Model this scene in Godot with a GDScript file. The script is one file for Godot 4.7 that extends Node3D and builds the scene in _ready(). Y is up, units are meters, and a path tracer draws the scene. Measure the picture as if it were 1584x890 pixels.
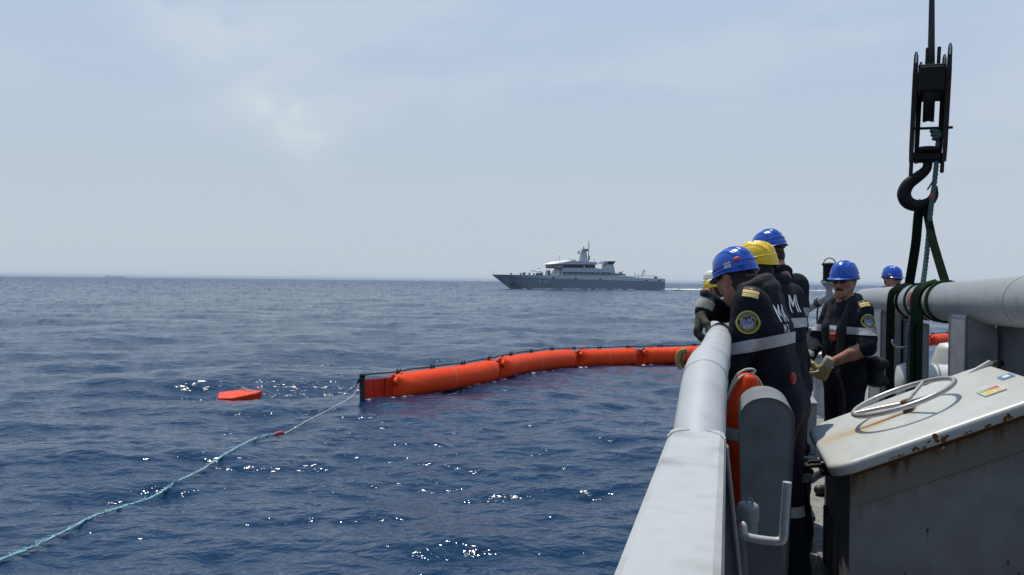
extends Node3D

const EYE := Vector3(0, 1.62, 0)
const SEA_LEVEL := -1.4
var names_taken := {}
var M := {}
var rng := RandomNumberGenerator.new()

func _ready() -> void:
	rng.seed = 7
	# ---------------------------------------------------------------- camera
	var cam := Camera3D.new()
	cam.name = "camera"
	cam.fov = 38.0
	cam.near = 0.05
	cam.far = 30000.0
	var roll := atan(0.0105)
	var pitch := atan(9.68 / 1292.0)
	cam.transform = Transform3D(Basis(Vector3.UP, deg_to_rad(14.5)) * Basis(Vector3.RIGHT, -pitch) * Basis(Vector3.BACK, roll), EYE)
	add_child(cam)
	cam.current = true
	# ---------------------------------------------------------------- sky, sun, exposure
	var env := Environment.new()
	env.background_mode = Environment.BG_SKY
	var sky := Sky.new()
	var psm := PanoramaSkyMaterial.new()
	psm.panorama = make_sky()
	sky.sky_material = psm
	env.sky = sky
	env.ambient_light_source = Environment.AMBIENT_SOURCE_SKY
	env.tonemap_mode = Environment.TONE_MAPPER_LINEAR
	env.tonemap_exposure = 1.0
	env.sdfgi_enabled = true
	env.ssao_enabled = true
	env.ssil_enabled = true
	env.fog_enabled = true
	env.fog_density = 0.00009
	env.fog_light_color = Color(0.72, 0.79, 0.88)
	var we := WorldEnvironment.new()
	we.name = "world_environment"
	we.environment = env
	add_child(we)
	var sun := DirectionalLight3D.new()
	sun.name = "sun"
	sun.light_energy = 1.25
	sun.light_color = Color(1.0, 0.965, 0.9)
	sun.light_angular_distance = 0.53
	sun.shadow_enabled = true
	var az := deg_to_rad(14.5 + 17.0)
	var el := deg_to_rad(69.0)
	var to_sun := Vector3(-sin(az) * cos(el), sin(el), -cos(az) * cos(el))
	sun.transform = Transform3D(Basis.looking_at(-to_sun, Vector3.UP), Vector3(0, 30, 0))
	add_child(sun)
	make_materials()
	# ---------------------------------------------------------------- setting, then things
	build_sea()
	build_own_ship()
	build_deck_fittings()
	build_locker()
	build_crane()
	build_boom()
	build_patrol_ship()
	build_people()

# ==================================================================== scene helpers
func numbered(called: String) -> String:
	if not names_taken.has(called):
		names_taken[called] = 0
		return called
	names_taken[called] += 1
	return "%s_%03d" % [called, names_taken[called]]

func tag(o: Node3D, label: String, category: String, group := "") -> Node3D:
	o.set_meta("label", label)
	o.set_meta("category", category)
	if group != "":
		o.set_meta("group", group)
	return o

func thing(called: String, label: String, category: String, at := Vector3.ZERO, turn := 0.0, group := "") -> Node3D:
	var o := Node3D.new()
	o.name = numbered(called)
	o.position = at
	o.rotation.y = turn
	add_child(o, true)
	tag(o, label, category, group)
	return o

func part(called: String, g, mat: Material, parent: Node3D = null) -> MeshInstance3D:
	var o := MeshInstance3D.new()
	o.mesh = g.commit() if g is G else g
	o.material_override = mat
	if parent == null:
		o.name = numbered(called)
		add_child(o, true)
	else:
		var k := 0
		var nm := called
		while parent.has_node(NodePath(nm)):
			k += 1
			nm = "%s_%03d" % [called, k]
		o.name = nm
		parent.add_child(o, true)
	return o

# ==================================================================== geometry builder: triangles are clockwise seen from outside
class G:
	var v := PackedVector3Array()
	var n := PackedVector3Array()
	var uv := PackedVector2Array()
	func tri(a: Vector3, b: Vector3, c: Vector3, na: Vector3, nb: Vector3, nc: Vector3, ua := Vector2.ZERO, ub := Vector2.ZERO, uc := Vector2.ZERO) -> void:
		# turned so that it faces the way its normals point
		if (c - a).cross(b - a).dot(na + nb + nc) >= 0.0:
			v.append_array([a, b, c]); n.append_array([na, nb, nc]); uv.append_array([ua, ub, uc])
		else:
			v.append_array([a, c, b]); n.append_array([na, nc, nb]); uv.append_array([ua, uc, ub])
	func flat(a: Vector3, b: Vector3, c: Vector3, outward: Vector3, ua := Vector2.ZERO, ub := Vector2.ZERO, uc := Vector2.ZERO) -> void:
		var m := (c - a).cross(b - a)
		if m.length_squared() < 1e-16:
			return
		m = m.normalized()
		if m.dot(outward) < 0.0:
			m = -m
		tri(a, b, c, m, m, m, ua, ub, uc)
	func quad(a: Vector3, b: Vector3, c: Vector3, d: Vector3, outward: Vector3, uvs: Array = []) -> void:
		var u: Array = uvs if uvs.size() == 4 else [Vector2(0, 0), Vector2(1, 0), Vector2(1, 1), Vector2(0, 1)]
		flat(a, b, c, outward, u[0], u[1], u[2])
		flat(a, c, d, outward, u[0], u[2], u[3])
	# a box with chamfered edges
	func box(c: Vector3, size: Vector3, bas := Basis.IDENTITY, ch := 0.004) -> G:
		var h := size * 0.5
		ch = min(ch, min(h.x, min(h.y, h.z)) * 0.8)
		var axes := [Vector3.RIGHT, Vector3.UP, Vector3.BACK]
		for ax in 3:
			var u := (ax + 1) % 3
			var w := (ax + 2) % 3
			for s in [-1.0, 1.0]:
				var q := []
				for k in [[-1, -1], [1, -1], [1, 1], [-1, 1]]:
					var p := Vector3.ZERO
					p[ax] = s * h[ax]; p[u] = k[0] * (h[u] - ch); p[w] = k[1] * (h[w] - ch)
					q.append(c + bas * p)
				quad(q[0], q[1], q[2], q[3], bas * (axes[ax] * s))
			for s in [-1.0, 1.0]:
				for s2 in [-1.0, 1.0]:
					var q := []
					for k in [[0, -1], [0, 1], [1, 1], [1, -1]]:
						var p := Vector3.ZERO
						p[u] = s * (h[u] - (ch if k[0] == 1 else 0.0)); p[w] = s2 * (h[w] - (0.0 if k[0] == 1 else ch)); p[ax] = k[1] * (h[ax] - ch)
						q.append(c + bas * p)
					quad(q[0], q[1], q[2], q[3], bas * (axes[u] * s + axes[w] * s2))
		for sx in [-1.0, 1.0]:
			for sy in [-1.0, 1.0]:
				for sz in [-1.0, 1.0]:
					var s := Vector3(sx, sy, sz)
					flat(c + bas * (s * (h - Vector3(0, ch, ch))), c + bas * (s * (h - Vector3(ch, 0, ch))), c + bas * (s * (h - Vector3(ch, ch, 0))), bas * s)
		return self
	# rows of points joined to a smooth skin; normals point away from the row centres
	func skin(rows: Array, closed := true, inward := false) -> G:
		var R := rows.size()
		var C: int = rows[0].size()
		var N := []
		var turned := 0.0
		for i in R:
			var row: PackedVector3Array = rows[i]
			var mid := Vector3.ZERO
			for p in row:
				mid += p
			mid /= C
			var nn := PackedVector3Array()
			for j in C:
				var j0 := (j - 1 + C) % C if closed else maxi(j - 1, 0)
				var j1 := (j + 1) % C if closed else mini(j + 1, C - 1)
				var du: Vector3 = row[j1] - row[j0]
				var dv: Vector3 = rows[mini(i + 1, R - 1)][j] - rows[maxi(i - 1, 0)][j]
				var m := du.cross(dv)
				if m.length_squared() < 1e-18:
					m = (row[j] - mid)
				m = m.normalized()
				turned += m.dot((row[j] - mid).normalized())
				nn.append(m)
			N.append(nn)
		var flip := (turned < 0.0) != inward
		if flip:
			for i in R:
				var nn: PackedVector3Array = N[i]
				for j in C:
					nn[j] = -nn[j]
				N[i] = nn
		for i in R - 1:
			for j in (C if closed else C - 1):
				var k := (j + 1) % C
				var u0 := float(j) / C
				var u1 := float(j + 1) / C
				var v0 := float(i) / (R - 1)
				var v1 := float(i + 1) / (R - 1)
				tri(rows[i][j], rows[i][k], rows[i + 1][k], N[i][j], N[i][k], N[i + 1][k], Vector2(u0, v0), Vector2(u1, v0), Vector2(u1, v1))
				tri(rows[i][j], rows[i + 1][k], rows[i + 1][j], N[i][j], N[i + 1][k], N[i + 1][j], Vector2(u0, v0), Vector2(u1, v1), Vector2(u0, v1))
		return self
	func fan(row: PackedVector3Array, outward: Vector3) -> void:
		var mid := Vector3.ZERO
		for p in row:
			mid += p
		mid /= row.size()
		for j in row.size():
			flat(mid, row[j], row[(j + 1) % row.size()], outward)
	func tube(pts: PackedVector3Array, rad, sides := 10, caps := true, closed_loop := false) -> G:
		var rows := []
		var last := Vector3.ZERO
		var cnt := pts.size()
		for i in cnt:
			var d: Vector3
			if closed_loop:
				d = (pts[(i + 1) % cnt] - pts[(i - 1 + cnt) % cnt]).normalized()
			else:
				d = (pts[mini(i + 1, cnt - 1)] - pts[maxi(i - 1, 0)]).normalized()
			var a: Vector3
			if i == 0:
				a = d.cross(Vector3.UP if absf(d.y) < 0.9 else Vector3.RIGHT).normalized()
			else:
				a = (last - d * last.dot(d)).normalized()
			last = a
			var b := d.cross(a)
			var r: float = rad[i] if (rad is Array or rad is PackedFloat32Array) else float(rad)
			var row := PackedVector3Array()
			for k in sides:
				var t := TAU * k / sides
				row.append(pts[i] + (a * cos(t) + b * sin(t)) * r)
			rows.append(row)
		if closed_loop:
			rows.append(rows[0])
		skin(rows)
		if caps and not closed_loop:
			fan(rows[0], pts[0] - pts[1])
			fan(rows[cnt - 1], pts[cnt - 1] - pts[cnt - 2])
		return self
	func rod(a: Vector3, b: Vector3, r: float, sides := 10, r2 := -1.0) -> G:
		return tube(PackedVector3Array([a, b]), [r, r if r2 < 0.0 else r2], sides)
	# profile of (radius, height) pairs turned about an axis; sharp corners stay sharp when a point is given twice
	func lathe(profile: Array, at: Vector3, bas := Basis.IDENTITY, sides := 24) -> G:
		var run := []
		for i in profile.size():
			var p: Vector2 = profile[i]
			var row := PackedVector3Array()
			for k in sides:
				var t := TAU * k / sides
				row.append(at + bas * Vector3(cos(t) * p.x, p.y, sin(t) * p.x))
			if i > 0 and p.is_equal_approx(profile[i - 1]):
				if run.size() > 1:
					_lathe_skin(run)
				run = []
			run.append(row)
		if run.size() > 1:
			_lathe_skin(run)
		return self
	func _lathe_skin(run: Array) -> void:
		# faces away from the axis, or along it for discs: profiles run upwards on the outside
		var C: int = run[0].size()
		var N := []
		for i in run.size():
			var nn := PackedVector3Array()
			for j in C:
				var dv: Vector3 = run[mini(i + 1, run.size() - 1)][j] - run[maxi(i - 1, 0)][j]
				var du: Vector3 = run[i][(j + 1) % C] - run[i][(j - 1 + C) % C]
				if du.length_squared() < 1e-14:
					var other: int = i + 1 if i + 1 < run.size() else i - 1
					du = run[other][(j + 1) % C] - run[other][(j - 1 + C) % C]
				nn.append(dv.cross(du).normalized())
			N.append(nn)
		for i in run.size() - 1:
			for j in C:
				var k := (j + 1) % C
				var u0 := float(j) / C
				var u1 := float(j + 1) / C
				var v0 := float(i) / (run.size() - 1)
				var v1 := float(i + 1) / (run.size() - 1)
				tri(run[i][j], run[i][k], run[i + 1][k], N[i][j], N[i][k], N[i + 1][k], Vector2(u0, v0), Vector2(u1, v0), Vector2(u1, v1))
				tri(run[i][j], run[i + 1][k], run[i + 1][j], N[i][j], N[i + 1][k], N[i + 1][j], Vector2(u0, v0), Vector2(u1, v1), Vector2(u0, v1))
	# polygon (x, y) pushed out along z of the basis from -depth/2 to depth/2
	func prism(poly: PackedVector2Array, depth: float, at: Vector3, bas := Basis.IDENTITY) -> G:
		var idx := Geometry2D.triangulate_polygon(poly)
		var lo := poly[0]
		var hi := poly[0]
		for p in poly:
			lo = Vector2(min(lo.x, p.x), min(lo.y, p.y)); hi = Vector2(max(hi.x, p.x), max(hi.y, p.y))
		var size := hi - lo
		for s in [-1.0, 1.0]:
			for k in range(0, idx.size(), 3):
				var q := []
				var t := []
				for e in 3:
					var p := poly[idx[k + e]]
					q.append(at + bas * Vector3(p.x, p.y, s * depth * 0.5))
					t.append(Vector2((p.x - lo.x) / size.x, 1.0 - (p.y - lo.y) / size.y))
				flat(q[0], q[1], q[2], bas * Vector3(0, 0, s), t[0], t[1], t[2])
		var area := 0.0
		for k in poly.size():
			area += poly[k].cross(poly[(k + 1) % poly.size()])
		for k in poly.size():
			var a := poly[k]
			var b := poly[(k + 1) % poly.size()]
			var e := b - a
			var o := Vector2(e.y, -e.x) * signf(area)
			quad(at + bas * Vector3(a.x, a.y, -depth * 0.5), at + bas * Vector3(b.x, b.y, -depth * 0.5), at + bas * Vector3(b.x, b.y, depth * 0.5), at + bas * Vector3(a.x, a.y, depth * 0.5), bas * Vector3(o.x, o.y, 0))
		return self
	func ellipsoid(c: Vector3, r: Vector3, bas := Basis.IDENTITY, sides := 16, rings := 10) -> G:
		var prof := []
		for i in rings + 1:
			var t := -PI / 2 + PI * i / rings
			prof.append(Vector2(max(cos(t), 0.0001), sin(t)))
		return lathe(prof, c, bas * Basis.from_scale(r), sides)
	func ring(c: Vector3, bas: Basis, R: float, r: float, seg := 40, sides := 10, from := 0.0, to := TAU) -> G:
		var pts := PackedVector3Array()
		var whole := is_equal_approx(to - from, TAU)
		for i in (seg if whole else seg + 1):
			var t := from + (to - from) * i / seg
			pts.append(c + bas * Vector3(cos(t) * R, 0, sin(t) * R))
		return tube(pts, r, sides, true, whole)
	func commit() -> ArrayMesh:
		var a := []
		a.resize(Mesh.ARRAY_MAX)
		a[Mesh.ARRAY_VERTEX] = v
		a[Mesh.ARRAY_NORMAL] = n
		a[Mesh.ARRAY_TEX_UV] = uv
		var m := ArrayMesh.new()
		m.add_surface_from_arrays(Mesh.PRIMITIVE_TRIANGLES, a)
		return m

func catmull(ctrl: Array, per: int) -> PackedVector3Array:
	var out := PackedVector3Array()
	for i in ctrl.size() - 1:
		var p0: Vector3 = ctrl[maxi(i - 1, 0)]
		var p1: Vector3 = ctrl[i]
		var p2: Vector3 = ctrl[i + 1]
		var p3: Vector3 = ctrl[mini(i + 2, ctrl.size() - 1)]
		for k in per:
			out.append(p1.cubic_interpolate(p2, p0, p3, float(k) / per))
	out.append(ctrl[-1])
	return out

# ==================================================================== materials, textures and sky
func noise(seed_: int, freq: float, octaves := 4, kind := FastNoiseLite.TYPE_SIMPLEX_SMOOTH) -> FastNoiseLite:
	var f := FastNoiseLite.new()
	f.seed = seed_
	f.frequency = freq
	f.noise_type = kind
	f.fractal_type = FastNoiseLite.FRACTAL_FBM
	f.fractal_octaves = octaves
	return f

func noise_image(size: int, f: FastNoiseLite, stops: Array) -> Image:
	# seamless noise turned into colours (sRGB) along the given stops [position, colour]
	var src := f.get_seamless_image(size, size, false, false, 0.15, true)
	var grad := Gradient.new()
	grad.offsets = PackedFloat32Array(stops.map(func(s): return s[0]))
	grad.colors = PackedColorArray(stops.map(func(s): return s[1]))
	var lut := []
	for i in 256:
		lut.append(grad.sample(i / 255.0))
	var out := Image.create(size, size, false, Image.FORMAT_RGB8)
	for y in size:
		for x in size:
			out.set_pixel(x, y, lut[int(src.get_pixel(x, y).r * 255.0)])
	return out

func tex(im: Image) -> ImageTexture:
	return ImageTexture.create_from_image(im)

func grey_of(c: float) -> Color:
	return Color(c, c, c)

func mat(color: Color, rough: float, metal := 0.0, spec := 0.5) -> StandardMaterial3D:
	# color is a linear base colour
	var m := StandardMaterial3D.new()
	m.albedo_color = color.linear_to_srgb()
	m.roughness = rough
	m.metallic = metal
	m.metallic_specular = spec
	return m

func triplanar(m: StandardMaterial3D, albedo: Texture2D, scale_: float, bump: Texture2D = null, bump_scale := 0.4, world := true) -> StandardMaterial3D:
	m.albedo_texture = albedo
	m.uv1_triplanar = true
	m.uv1_world_triplanar = world
	m.uv1_scale = Vector3.ONE * scale_
	if bump:
		m.normal_enabled = true
		m.normal_texture = bump
		m.normal_scale = bump_scale
	return m

func make_materials() -> void:
	var worn := tex(noise_image(512, noise(3, 0.012, 5), [[0.0, grey_of(0.86)], [0.35, grey_of(0.95)], [0.6, grey_of(1.0)], [0.85, grey_of(0.97)], [1.0, Color(0.9, 0.87, 0.83)]]))
	var streaky := tex(noise_image(512, noise(33, 0.009, 6), [[0.0, Color(0.74, 0.74, 0.72)], [0.3, Color(0.9, 0.9, 0.89)], [0.48, Color(0.98, 0.98, 0.98)], [0.7, Color(1, 1, 1)], [0.86, Color(0.93, 0.93, 0.92)], [1.0, Color(0.8, 0.77, 0.72)]]))
	var fine := noise(5, 0.03, 5).get_seamless_image(512, 512, false, false, 0.15, true)
	fine.bump_map_to_normal_map(3.0)
	var fine_n := tex(fine)
	var cloth_im := noise(9, 0.016, 4).get_seamless_image(512, 512, false, false, 0.15, true)
	cloth_im.bump_map_to_normal_map(9.0)
	var cloth_n := tex(cloth_im)
	var mottled := tex(noise_image(512, noise(11, 0.02, 5), [[0.0, Color(0.72, 0.72, 0.72)], [0.5, Color(0.92, 0.92, 0.92)], [1.0, Color(1, 1, 1)]]))
	M.grey_dark = triplanar(mat(Color(0.17, 0.19, 0.205), 0.5), worn, 0.9, fine_n, 0.25)
	var scuffed := tex(noise_image(256, noise(44, 0.03, 5), [[0.0, Color(0.8, 0.8, 0.8)], [0.4, Color(0.95, 0.95, 0.95)], [0.75, Color(1, 1, 1)], [0.9, Color(0.9, 0.89, 0.87)], [1.0, Color(0.72, 0.7, 0.68)]]))
	M.paint = triplanar(mat(Color(0.25, 0.27, 0.29), 0.5), worn, 0.9, fine_n, 0.10)
	M.rail_paint = triplanar(mat(Color(0.42, 0.45, 0.47), 0.42), streaky, 0.8, fine_n, 0.25)
	M.plate_paint = triplanar(mat(Color(0.13, 0.142, 0.16), 0.55), worn, 0.7, fine_n, 0.12)
	M.white_paint = triplanar(mat(Color(0.62, 0.64, 0.63), 0.4), worn, 1.2, fine_n, 0.08)
	M.deck_paint = triplanar(mat(Color(0.24, 0.25, 0.245), 0.8), mottled, 0.8, fine_n, 0.5)
	M.black_iron = triplanar(mat(Color(0.010, 0.0095, 0.010), 0.65, 0.0, 0.3), mottled, 3.0, fine_n, 0.3)
	var rusty := tex(noise_image(512, noise(21, 0.025, 5), [[0.0, Color(0.16, 0.11, 0.1)], [0.45, Color(0.22, 0.14, 0.11)], [0.6, Color(0.45, 0.24, 0.13)], [0.8, Color(0.42, 0.38, 0.36)], [1.0, Color(0.6, 0.57, 0.54)]]))
	M.rusty_iron = triplanar(mat(Color(0.16, 0.15, 0.15), 0.75), rusty, 4.0, fine_n, 0.4, false)
	M.rust = triplanar(mat(Color(0.2, 0.085, 0.03), 0.9), mottled, 6.0, fine_n, 0.5)
	M.steel = triplanar(mat(Color(0.42, 0.42, 0.42), 0.38, 0.55), worn, 3.0, fine_n, 0.15)
	M.black_rubber = mat(Color(0.012, 0.012, 0.014), 0.7)
	M.cord = mat(Color(0.01, 0.01, 0.012), 0.8)
	M.web_green = triplanar(mat(Color(0.018, 0.042, 0.022), 0.95, 0.0, 0.08), mottled, 8.0, fine_n, 0.6)
	M.web_dark = triplanar(mat(Color(0.010, 0.016, 0.011), 0.95, 0.0, 0.08), mottled, 8.0, fine_n, 0.6)
	M.green_wrap = triplanar(mat(Color(0.03, 0.075, 0.04), 0.95, 0.0, 0.08), mottled, 8.0, fine_n, 0.6)
	M.teal_rope = triplanar(mat(Color(0.06, 0.115, 0.105), 0.85), mottled, 20.0, fine_n, 0.8)
	M.turquoise_rope = triplanar(mat(Color(0.27, 0.52, 0.62), 0.7), mottled, 6.0, fine_n, 0.8)
	M.white_rope = triplanar(mat(Color(0.6, 0.6, 0.55), 0.8), mottled, 20.0, fine_n, 0.8)
	M.wire = mat(Color(0.012, 0.012, 0.016), 0.6)
	M.orange = triplanar(mat(Color(0.80, 0.058, 0.006), 0.5, 0.0, 0.3), worn, 0.5, cloth_n, 0.22)
	M.dark_orange = triplanar(mat(Color(0.56, 0.022, 0.004), 0.55, 0.0, 0.3), worn, 0.7, cloth_n, 0.4)
	M.float_red = triplanar(mat(Color(0.74, 0.06, 0.018), 0.5, 0.0, 0.35), worn, 0.8, fine_n, 0.15)
	M.boom_black = mat(Color(0.012, 0.012, 0.016), 0.6)
	M.cloth = triplanar(mat(Color(0.012, 0.014, 0.023), 0.9, 0.0, 0.3), mottled, 2.0, cloth_n, 0.55, false)
	M.vest = triplanar(mat(Color(0.02, 0.023, 0.026), 0.75, 0.0, 0.35), mottled, 2.0, cloth_n, 0.7, false)
	M.band = triplanar(mat(Color(0.4, 0.41, 0.43), 0.5), worn, 3.0, fine_n, 0.1, false)
	M.skin = triplanar(mat(Color(0.36, 0.17, 0.115), 0.55, 0.0, 0.4), worn, 6.0, fine_n, 0.15, false)
	M.hair = triplanar(mat(Color(0.018, 0.012, 0.009), 0.75), mottled, 12.0, fine_n, 0.9, false)
	M.boot = mat(Color(0.01, 0.01, 0.011), 0.5)
	M.glove = triplanar(mat(Color(0.42, 0.34, 0.12), 0.8), mottled, 8.0, fine_n, 0.6, false)
	M.dark_glove = triplanar(mat(Color(0.055, 0.05, 0.035), 0.85), mottled, 8.0, fine_n, 0.6, false)
	M.cuff = triplanar(mat(Color(0.5, 0.48, 0.42), 0.8), mottled, 8.0, fine_n, 0.6, false)
	M.blue_helmet = triplanar(mat(Color(0.012, 0.085, 0.48), 0.24), scuffed, 5.0, fine_n, 0.05, false)
	M.yellow_helmet = triplanar(mat(Color(0.78, 0.52, 0.008), 0.26), scuffed, 5.0, fine_n, 0.05, false)
	M.white_helmet = triplanar(mat(Color(0.75, 0.75, 0.74), 0.28), scuffed, 5.0, fine_n, 0.05, false)
	M.red_plastic = mat(Color(0.42, 0.025, 0.015), 0.4)
	M.sticker = mat(Color(0.62, 0.62, 0.6), 0.5)
	M.glass_dark = mat(Color(0.008, 0.008, 0.01), 0.12)
	M.foam = triplanar(mat(Color(0.75, 0.78, 0.8), 0.9), mottled, 4.0, fine_n, 0.8)
	M.ship_light = mat(Color(0.38, 0.42, 0.45), 0.5)
	M.ship_hull = mat(Color(0.19, 0.235, 0.29), 0.5)
	M.ship_dark = mat(Color(0.035, 0.04, 0.05), 0.6)
	M.ship_white = mat(Color(0.82, 0.83, 0.80), 0.5)
	M.ship_black = mat(Color(0.012, 0.013, 0.017), 0.6)
	M.ship_number = mat(Color(0.38, 0.41, 0.45), 0.6)
	M.ship_red = mat(Color(0.4, 0.02, 0.03), 0.6)
	M.green_flag = mat(Color(0.02, 0.15, 0.05), 0.6)
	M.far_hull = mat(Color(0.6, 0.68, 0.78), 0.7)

func make_sky() -> ImageTexture:
	var W := 1536
	var H := 768
	var im := Image.create(W, H, false, Image.FORMAT_RGBF)
	var n1 := noise(31, 1.0, 5)
	var n2 := noise(47, 1.0, 4)
	for y in H:
		var lat := PI * 0.5 - PI * (y + 0.5) / H
		var up := sin(lat)
		if up < -0.02:
			im.fill_rect(Rect2i(0, y, W, H - y), Color(0.10, 0.135, 0.19))
			break
		var e := maxf(up, 0.0)
		# thin haze over blue: paler and greyer towards the horizon
		var base := Color(0.52, 0.588, 0.668).lerp(Color(0.465, 0.572, 0.735), smoothstep(0.02, 0.32, e)).lerp(Color(0.27, 0.42, 0.70), smoothstep(0.3, 0.95, e))
		for x in W:
			var lon := TAU * (x + 0.5) / W
			var c := cos(lat)
			var d := Vector3(sin(lon) * c, up, -cos(lon) * c)
			# streaky high cloud on a layer overhead
			var q := Vector3(d.x, 0, d.z) / (e + 0.16)
			var a := n1.get_noise_3d(q.x * 0.62 + q.z * 0.35, q.z * 1.15 - q.x * 0.5, 3.0) + 0.35 * n2.get_noise_3d(q.x * 2.2, q.z * 3.1, 9.0)
			var cover := smoothstep(-0.05, 0.55, a) * smoothstep(0.03, 0.2, e)
			# one brighter wisp and a paler bank above it
			var wd := d - Vector3(-0.495, 0.18, -0.85)
			var along := wd.dot(Vector3(0.82, -0.52, -0.21))
			var across := wd.dot(Vector3(0.5, 0.84, -0.13))
			var rag := n2.get_noise_3d(d.x * 14.0, d.y * 22.0, d.z * 14.0) + 0.5 * n1.get_noise_3d(d.x * 30.0, d.y * 46.0, d.z * 30.0)
			var wisp := exp(-pow((along - 0.012) / (0.085 if along < 0.012 else 0.042), 2.0) - pow((across - 0.012 * rag) / (0.021 + 0.012 * clampf(along * 12.0, -0.6, 1.0)), 2.0)) * clampf(0.8 + 0.9 * rag, 0.0, 1.5)
			var wd2 := d - Vector3(-0.554, 0.278, -0.788)
			wisp += 0.42 * exp(-pow(wd2.dot(Vector3(0.82, -0.52, -0.21)) / 0.12, 2.0) - pow(wd2.dot(Vector3(0.5, 0.84, -0.13)) / 0.04, 2.0)) * clampf(0.7 + 1.2 * rag, 0.0, 1.5)
			var low := smoothstep(0.16, 0.02, e) * (0.5 + 0.5 * n1.get_noise_3d(d.x * 3.0, d.y * 14.0, d.z * 3.0))
			var col := base.lerp(Color(0.60, 0.66, 0.755), clampf(cover * 0.45, 0.0, 1.0))
			col = col.lerp(Color(0.64, 0.70, 0.76), clampf(wisp * 0.95, 0.0, 0.95))
			col = col.lerp(Color(0.55, 0.61, 0.68), low * 0.45)
			im.set_pixel(x, y, col)
	return ImageTexture.create_from_image(im)

# ==================================================================== the sea
# inverse transform of an n x n complex grid (rows, then columns)
func ifft2(re: PackedFloat32Array, im: PackedFloat32Array, n: int) -> Array:
	var bits := int(round(log(n) / log(2.0)))
	var rev := PackedInt32Array()
	rev.resize(n)
	for i in n:
		var r := 0
		for b in bits:
			if i & (1 << b):
				r |= 1 << (bits - 1 - b)
		rev[i] = r
	var cs := PackedFloat32Array()
	var sn := PackedFloat32Array()
	for i in n / 2:
		cs.append(cos(TAU * i / n))
		sn.append(sin(TAU * i / n))
	var a := PackedFloat32Array()
	var b2 := PackedFloat32Array()
	a.resize(n)
	b2.resize(n)
	for pass_ in 2:
		var stride := 1 if pass_ == 0 else n
		var hop := n if pass_ == 0 else 1
		for line in n:
			var o := line * hop
			for i in n:
				a[rev[i]] = re[o + i * stride]
				b2[rev[i]] = im[o + i * stride]
			var half := 1
			while half < n:
				var tw := n / (2 * half)
				var k0 := 0
				while k0 < n:
					for j in half:
						var c := cs[j * tw]
						var s := sn[j * tw]
						var p := k0 + j
						var q := p + half
						var xr := a[q] * c - b2[q] * s
						var xi := a[q] * s + b2[q] * c
						a[q] = a[p] - xr
						b2[q] = b2[p] - xi
						a[p] += xr
						b2[p] += xi
					k0 += half * 2
				half *= 2
			for i in n:
				re[o + i * stride] = a[i]
				im[o + i * stride] = b2[i]
	return [re, im]

# a periodic patch of wind sea: heights and sideways shifts, waves between the given lengths
func wave_tile(n: int, size: float, shortest: float, longest: float, rms_slope: float, seed_: int, wind: Vector2, steep := 4.0, shifts := true) -> Dictionary:
	var r := RandomNumberGenerator.new()
	r.seed = seed_
	var hr := PackedFloat32Array()
	var hi := PackedFloat32Array()
	hr.resize(n * n)
	hi.resize(n * n)
	var slope2 := 0.0
	for j in n:
		for i in n:
			var x := r.randfn()
			var y := r.randfn()
			var kx := (i if i <= n / 2 else i - n) * TAU / size
			var kz := (j if j <= n / 2 else j - n) * TAU / size
			var k := sqrt(kx * kx + kz * kz)
			if k < 1e-6 or i == n / 2 or j == n / 2:
				continue
			var lam := TAU / k
			if lam < shortest * 0.7 or lam > longest * 1.4:
				continue
			var edge := smoothstep(shortest * 0.7, shortest, lam) * (1.0 - smoothstep(longest, longest * 1.4, lam))
			var along := (kx * wind.x + kz * wind.y) / k
			var p := pow(k, -steep * 0.5) * (0.25 + 0.75 * along * along) * (1.0 if along > 0.0 else 0.35) * edge
			hr[j * n + i] = x * p
			hi[j * n + i] = y * p
	# made hermitian so that heights come out real; height and x shift share one transform
	var ar := PackedFloat32Array()
	var ai := PackedFloat32Array()
	var br := PackedFloat32Array()
	var bi := PackedFloat32Array()
	ar.resize(n * n)
	ai.resize(n * n)
	br.resize(n * n)
	bi.resize(n * n)
	for j in n:
		for i in n:
			var o := j * n + i
			var m := ((n - j) % n) * n + (n - i) % n
			var fr := 0.5 * (hr[o] + hr[m])
			var fi := 0.5 * (hi[o] - hi[m])
			var kx := (i if i <= n / 2 else i - n) * TAU / size
			var kz := (j if j <= n / 2 else j - n) * TAU / size
			var k := sqrt(kx * kx + kz * kz)
			slope2 += (fr * fr + fi * fi) * k * k
			if k < 1e-6:
				continue
			# D = i k/|k| H ; packed as H + i Dx, and Dz
			var dxr := -kx / k * fi
			var dxi := kx / k * fr
			ar[o] = fr - dxi
			ai[o] = fi + dxr
			br[o] = -kz / k * fi
			bi[o] = kz / k * fr
	var g := rms_slope / sqrt(slope2)
	for o in n * n:
		ar[o] *= g
		ai[o] *= g
		br[o] *= g
		bi[o] *= g
	var one := ifft2(ar, ai, n)
	var out := {"n": n, "size": size, "h": one[0], "dx": one[1]}
	if shifts:
		out["dz"] = ifft2(br, bi, n)[0]
	return out

var tile_a: Dictionary
var tile_b: Dictionary

func tap(t: PackedFloat32Array, n: int, x: float, y: float) -> float:
	var fx := floorf(x)
	var fy := floorf(y)
	var ux := x - fx
	var uy := y - fy
	var i0 := int(fx) & (n - 1)
	var j0 := (int(fy) & (n - 1)) * n
	var i1 := (i0 + 1) & (n - 1)
	var j1 := (j0 + n) & (n * n - 1)
	var a := t[j0 + i0]
	var c := t[j1 + i0]
	return (a + (t[j0 + i1] - a) * ux) * (1.0 - uy) + (c + (t[j1 + i1] - c) * ux) * uy

func sea_height(x: float, z: float) -> float:
	var ka: float = tile_a.n / tile_a.size
	return SEA_LEVEL + tap(tile_a.h, tile_a.n, x * ka, z * ka)

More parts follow.
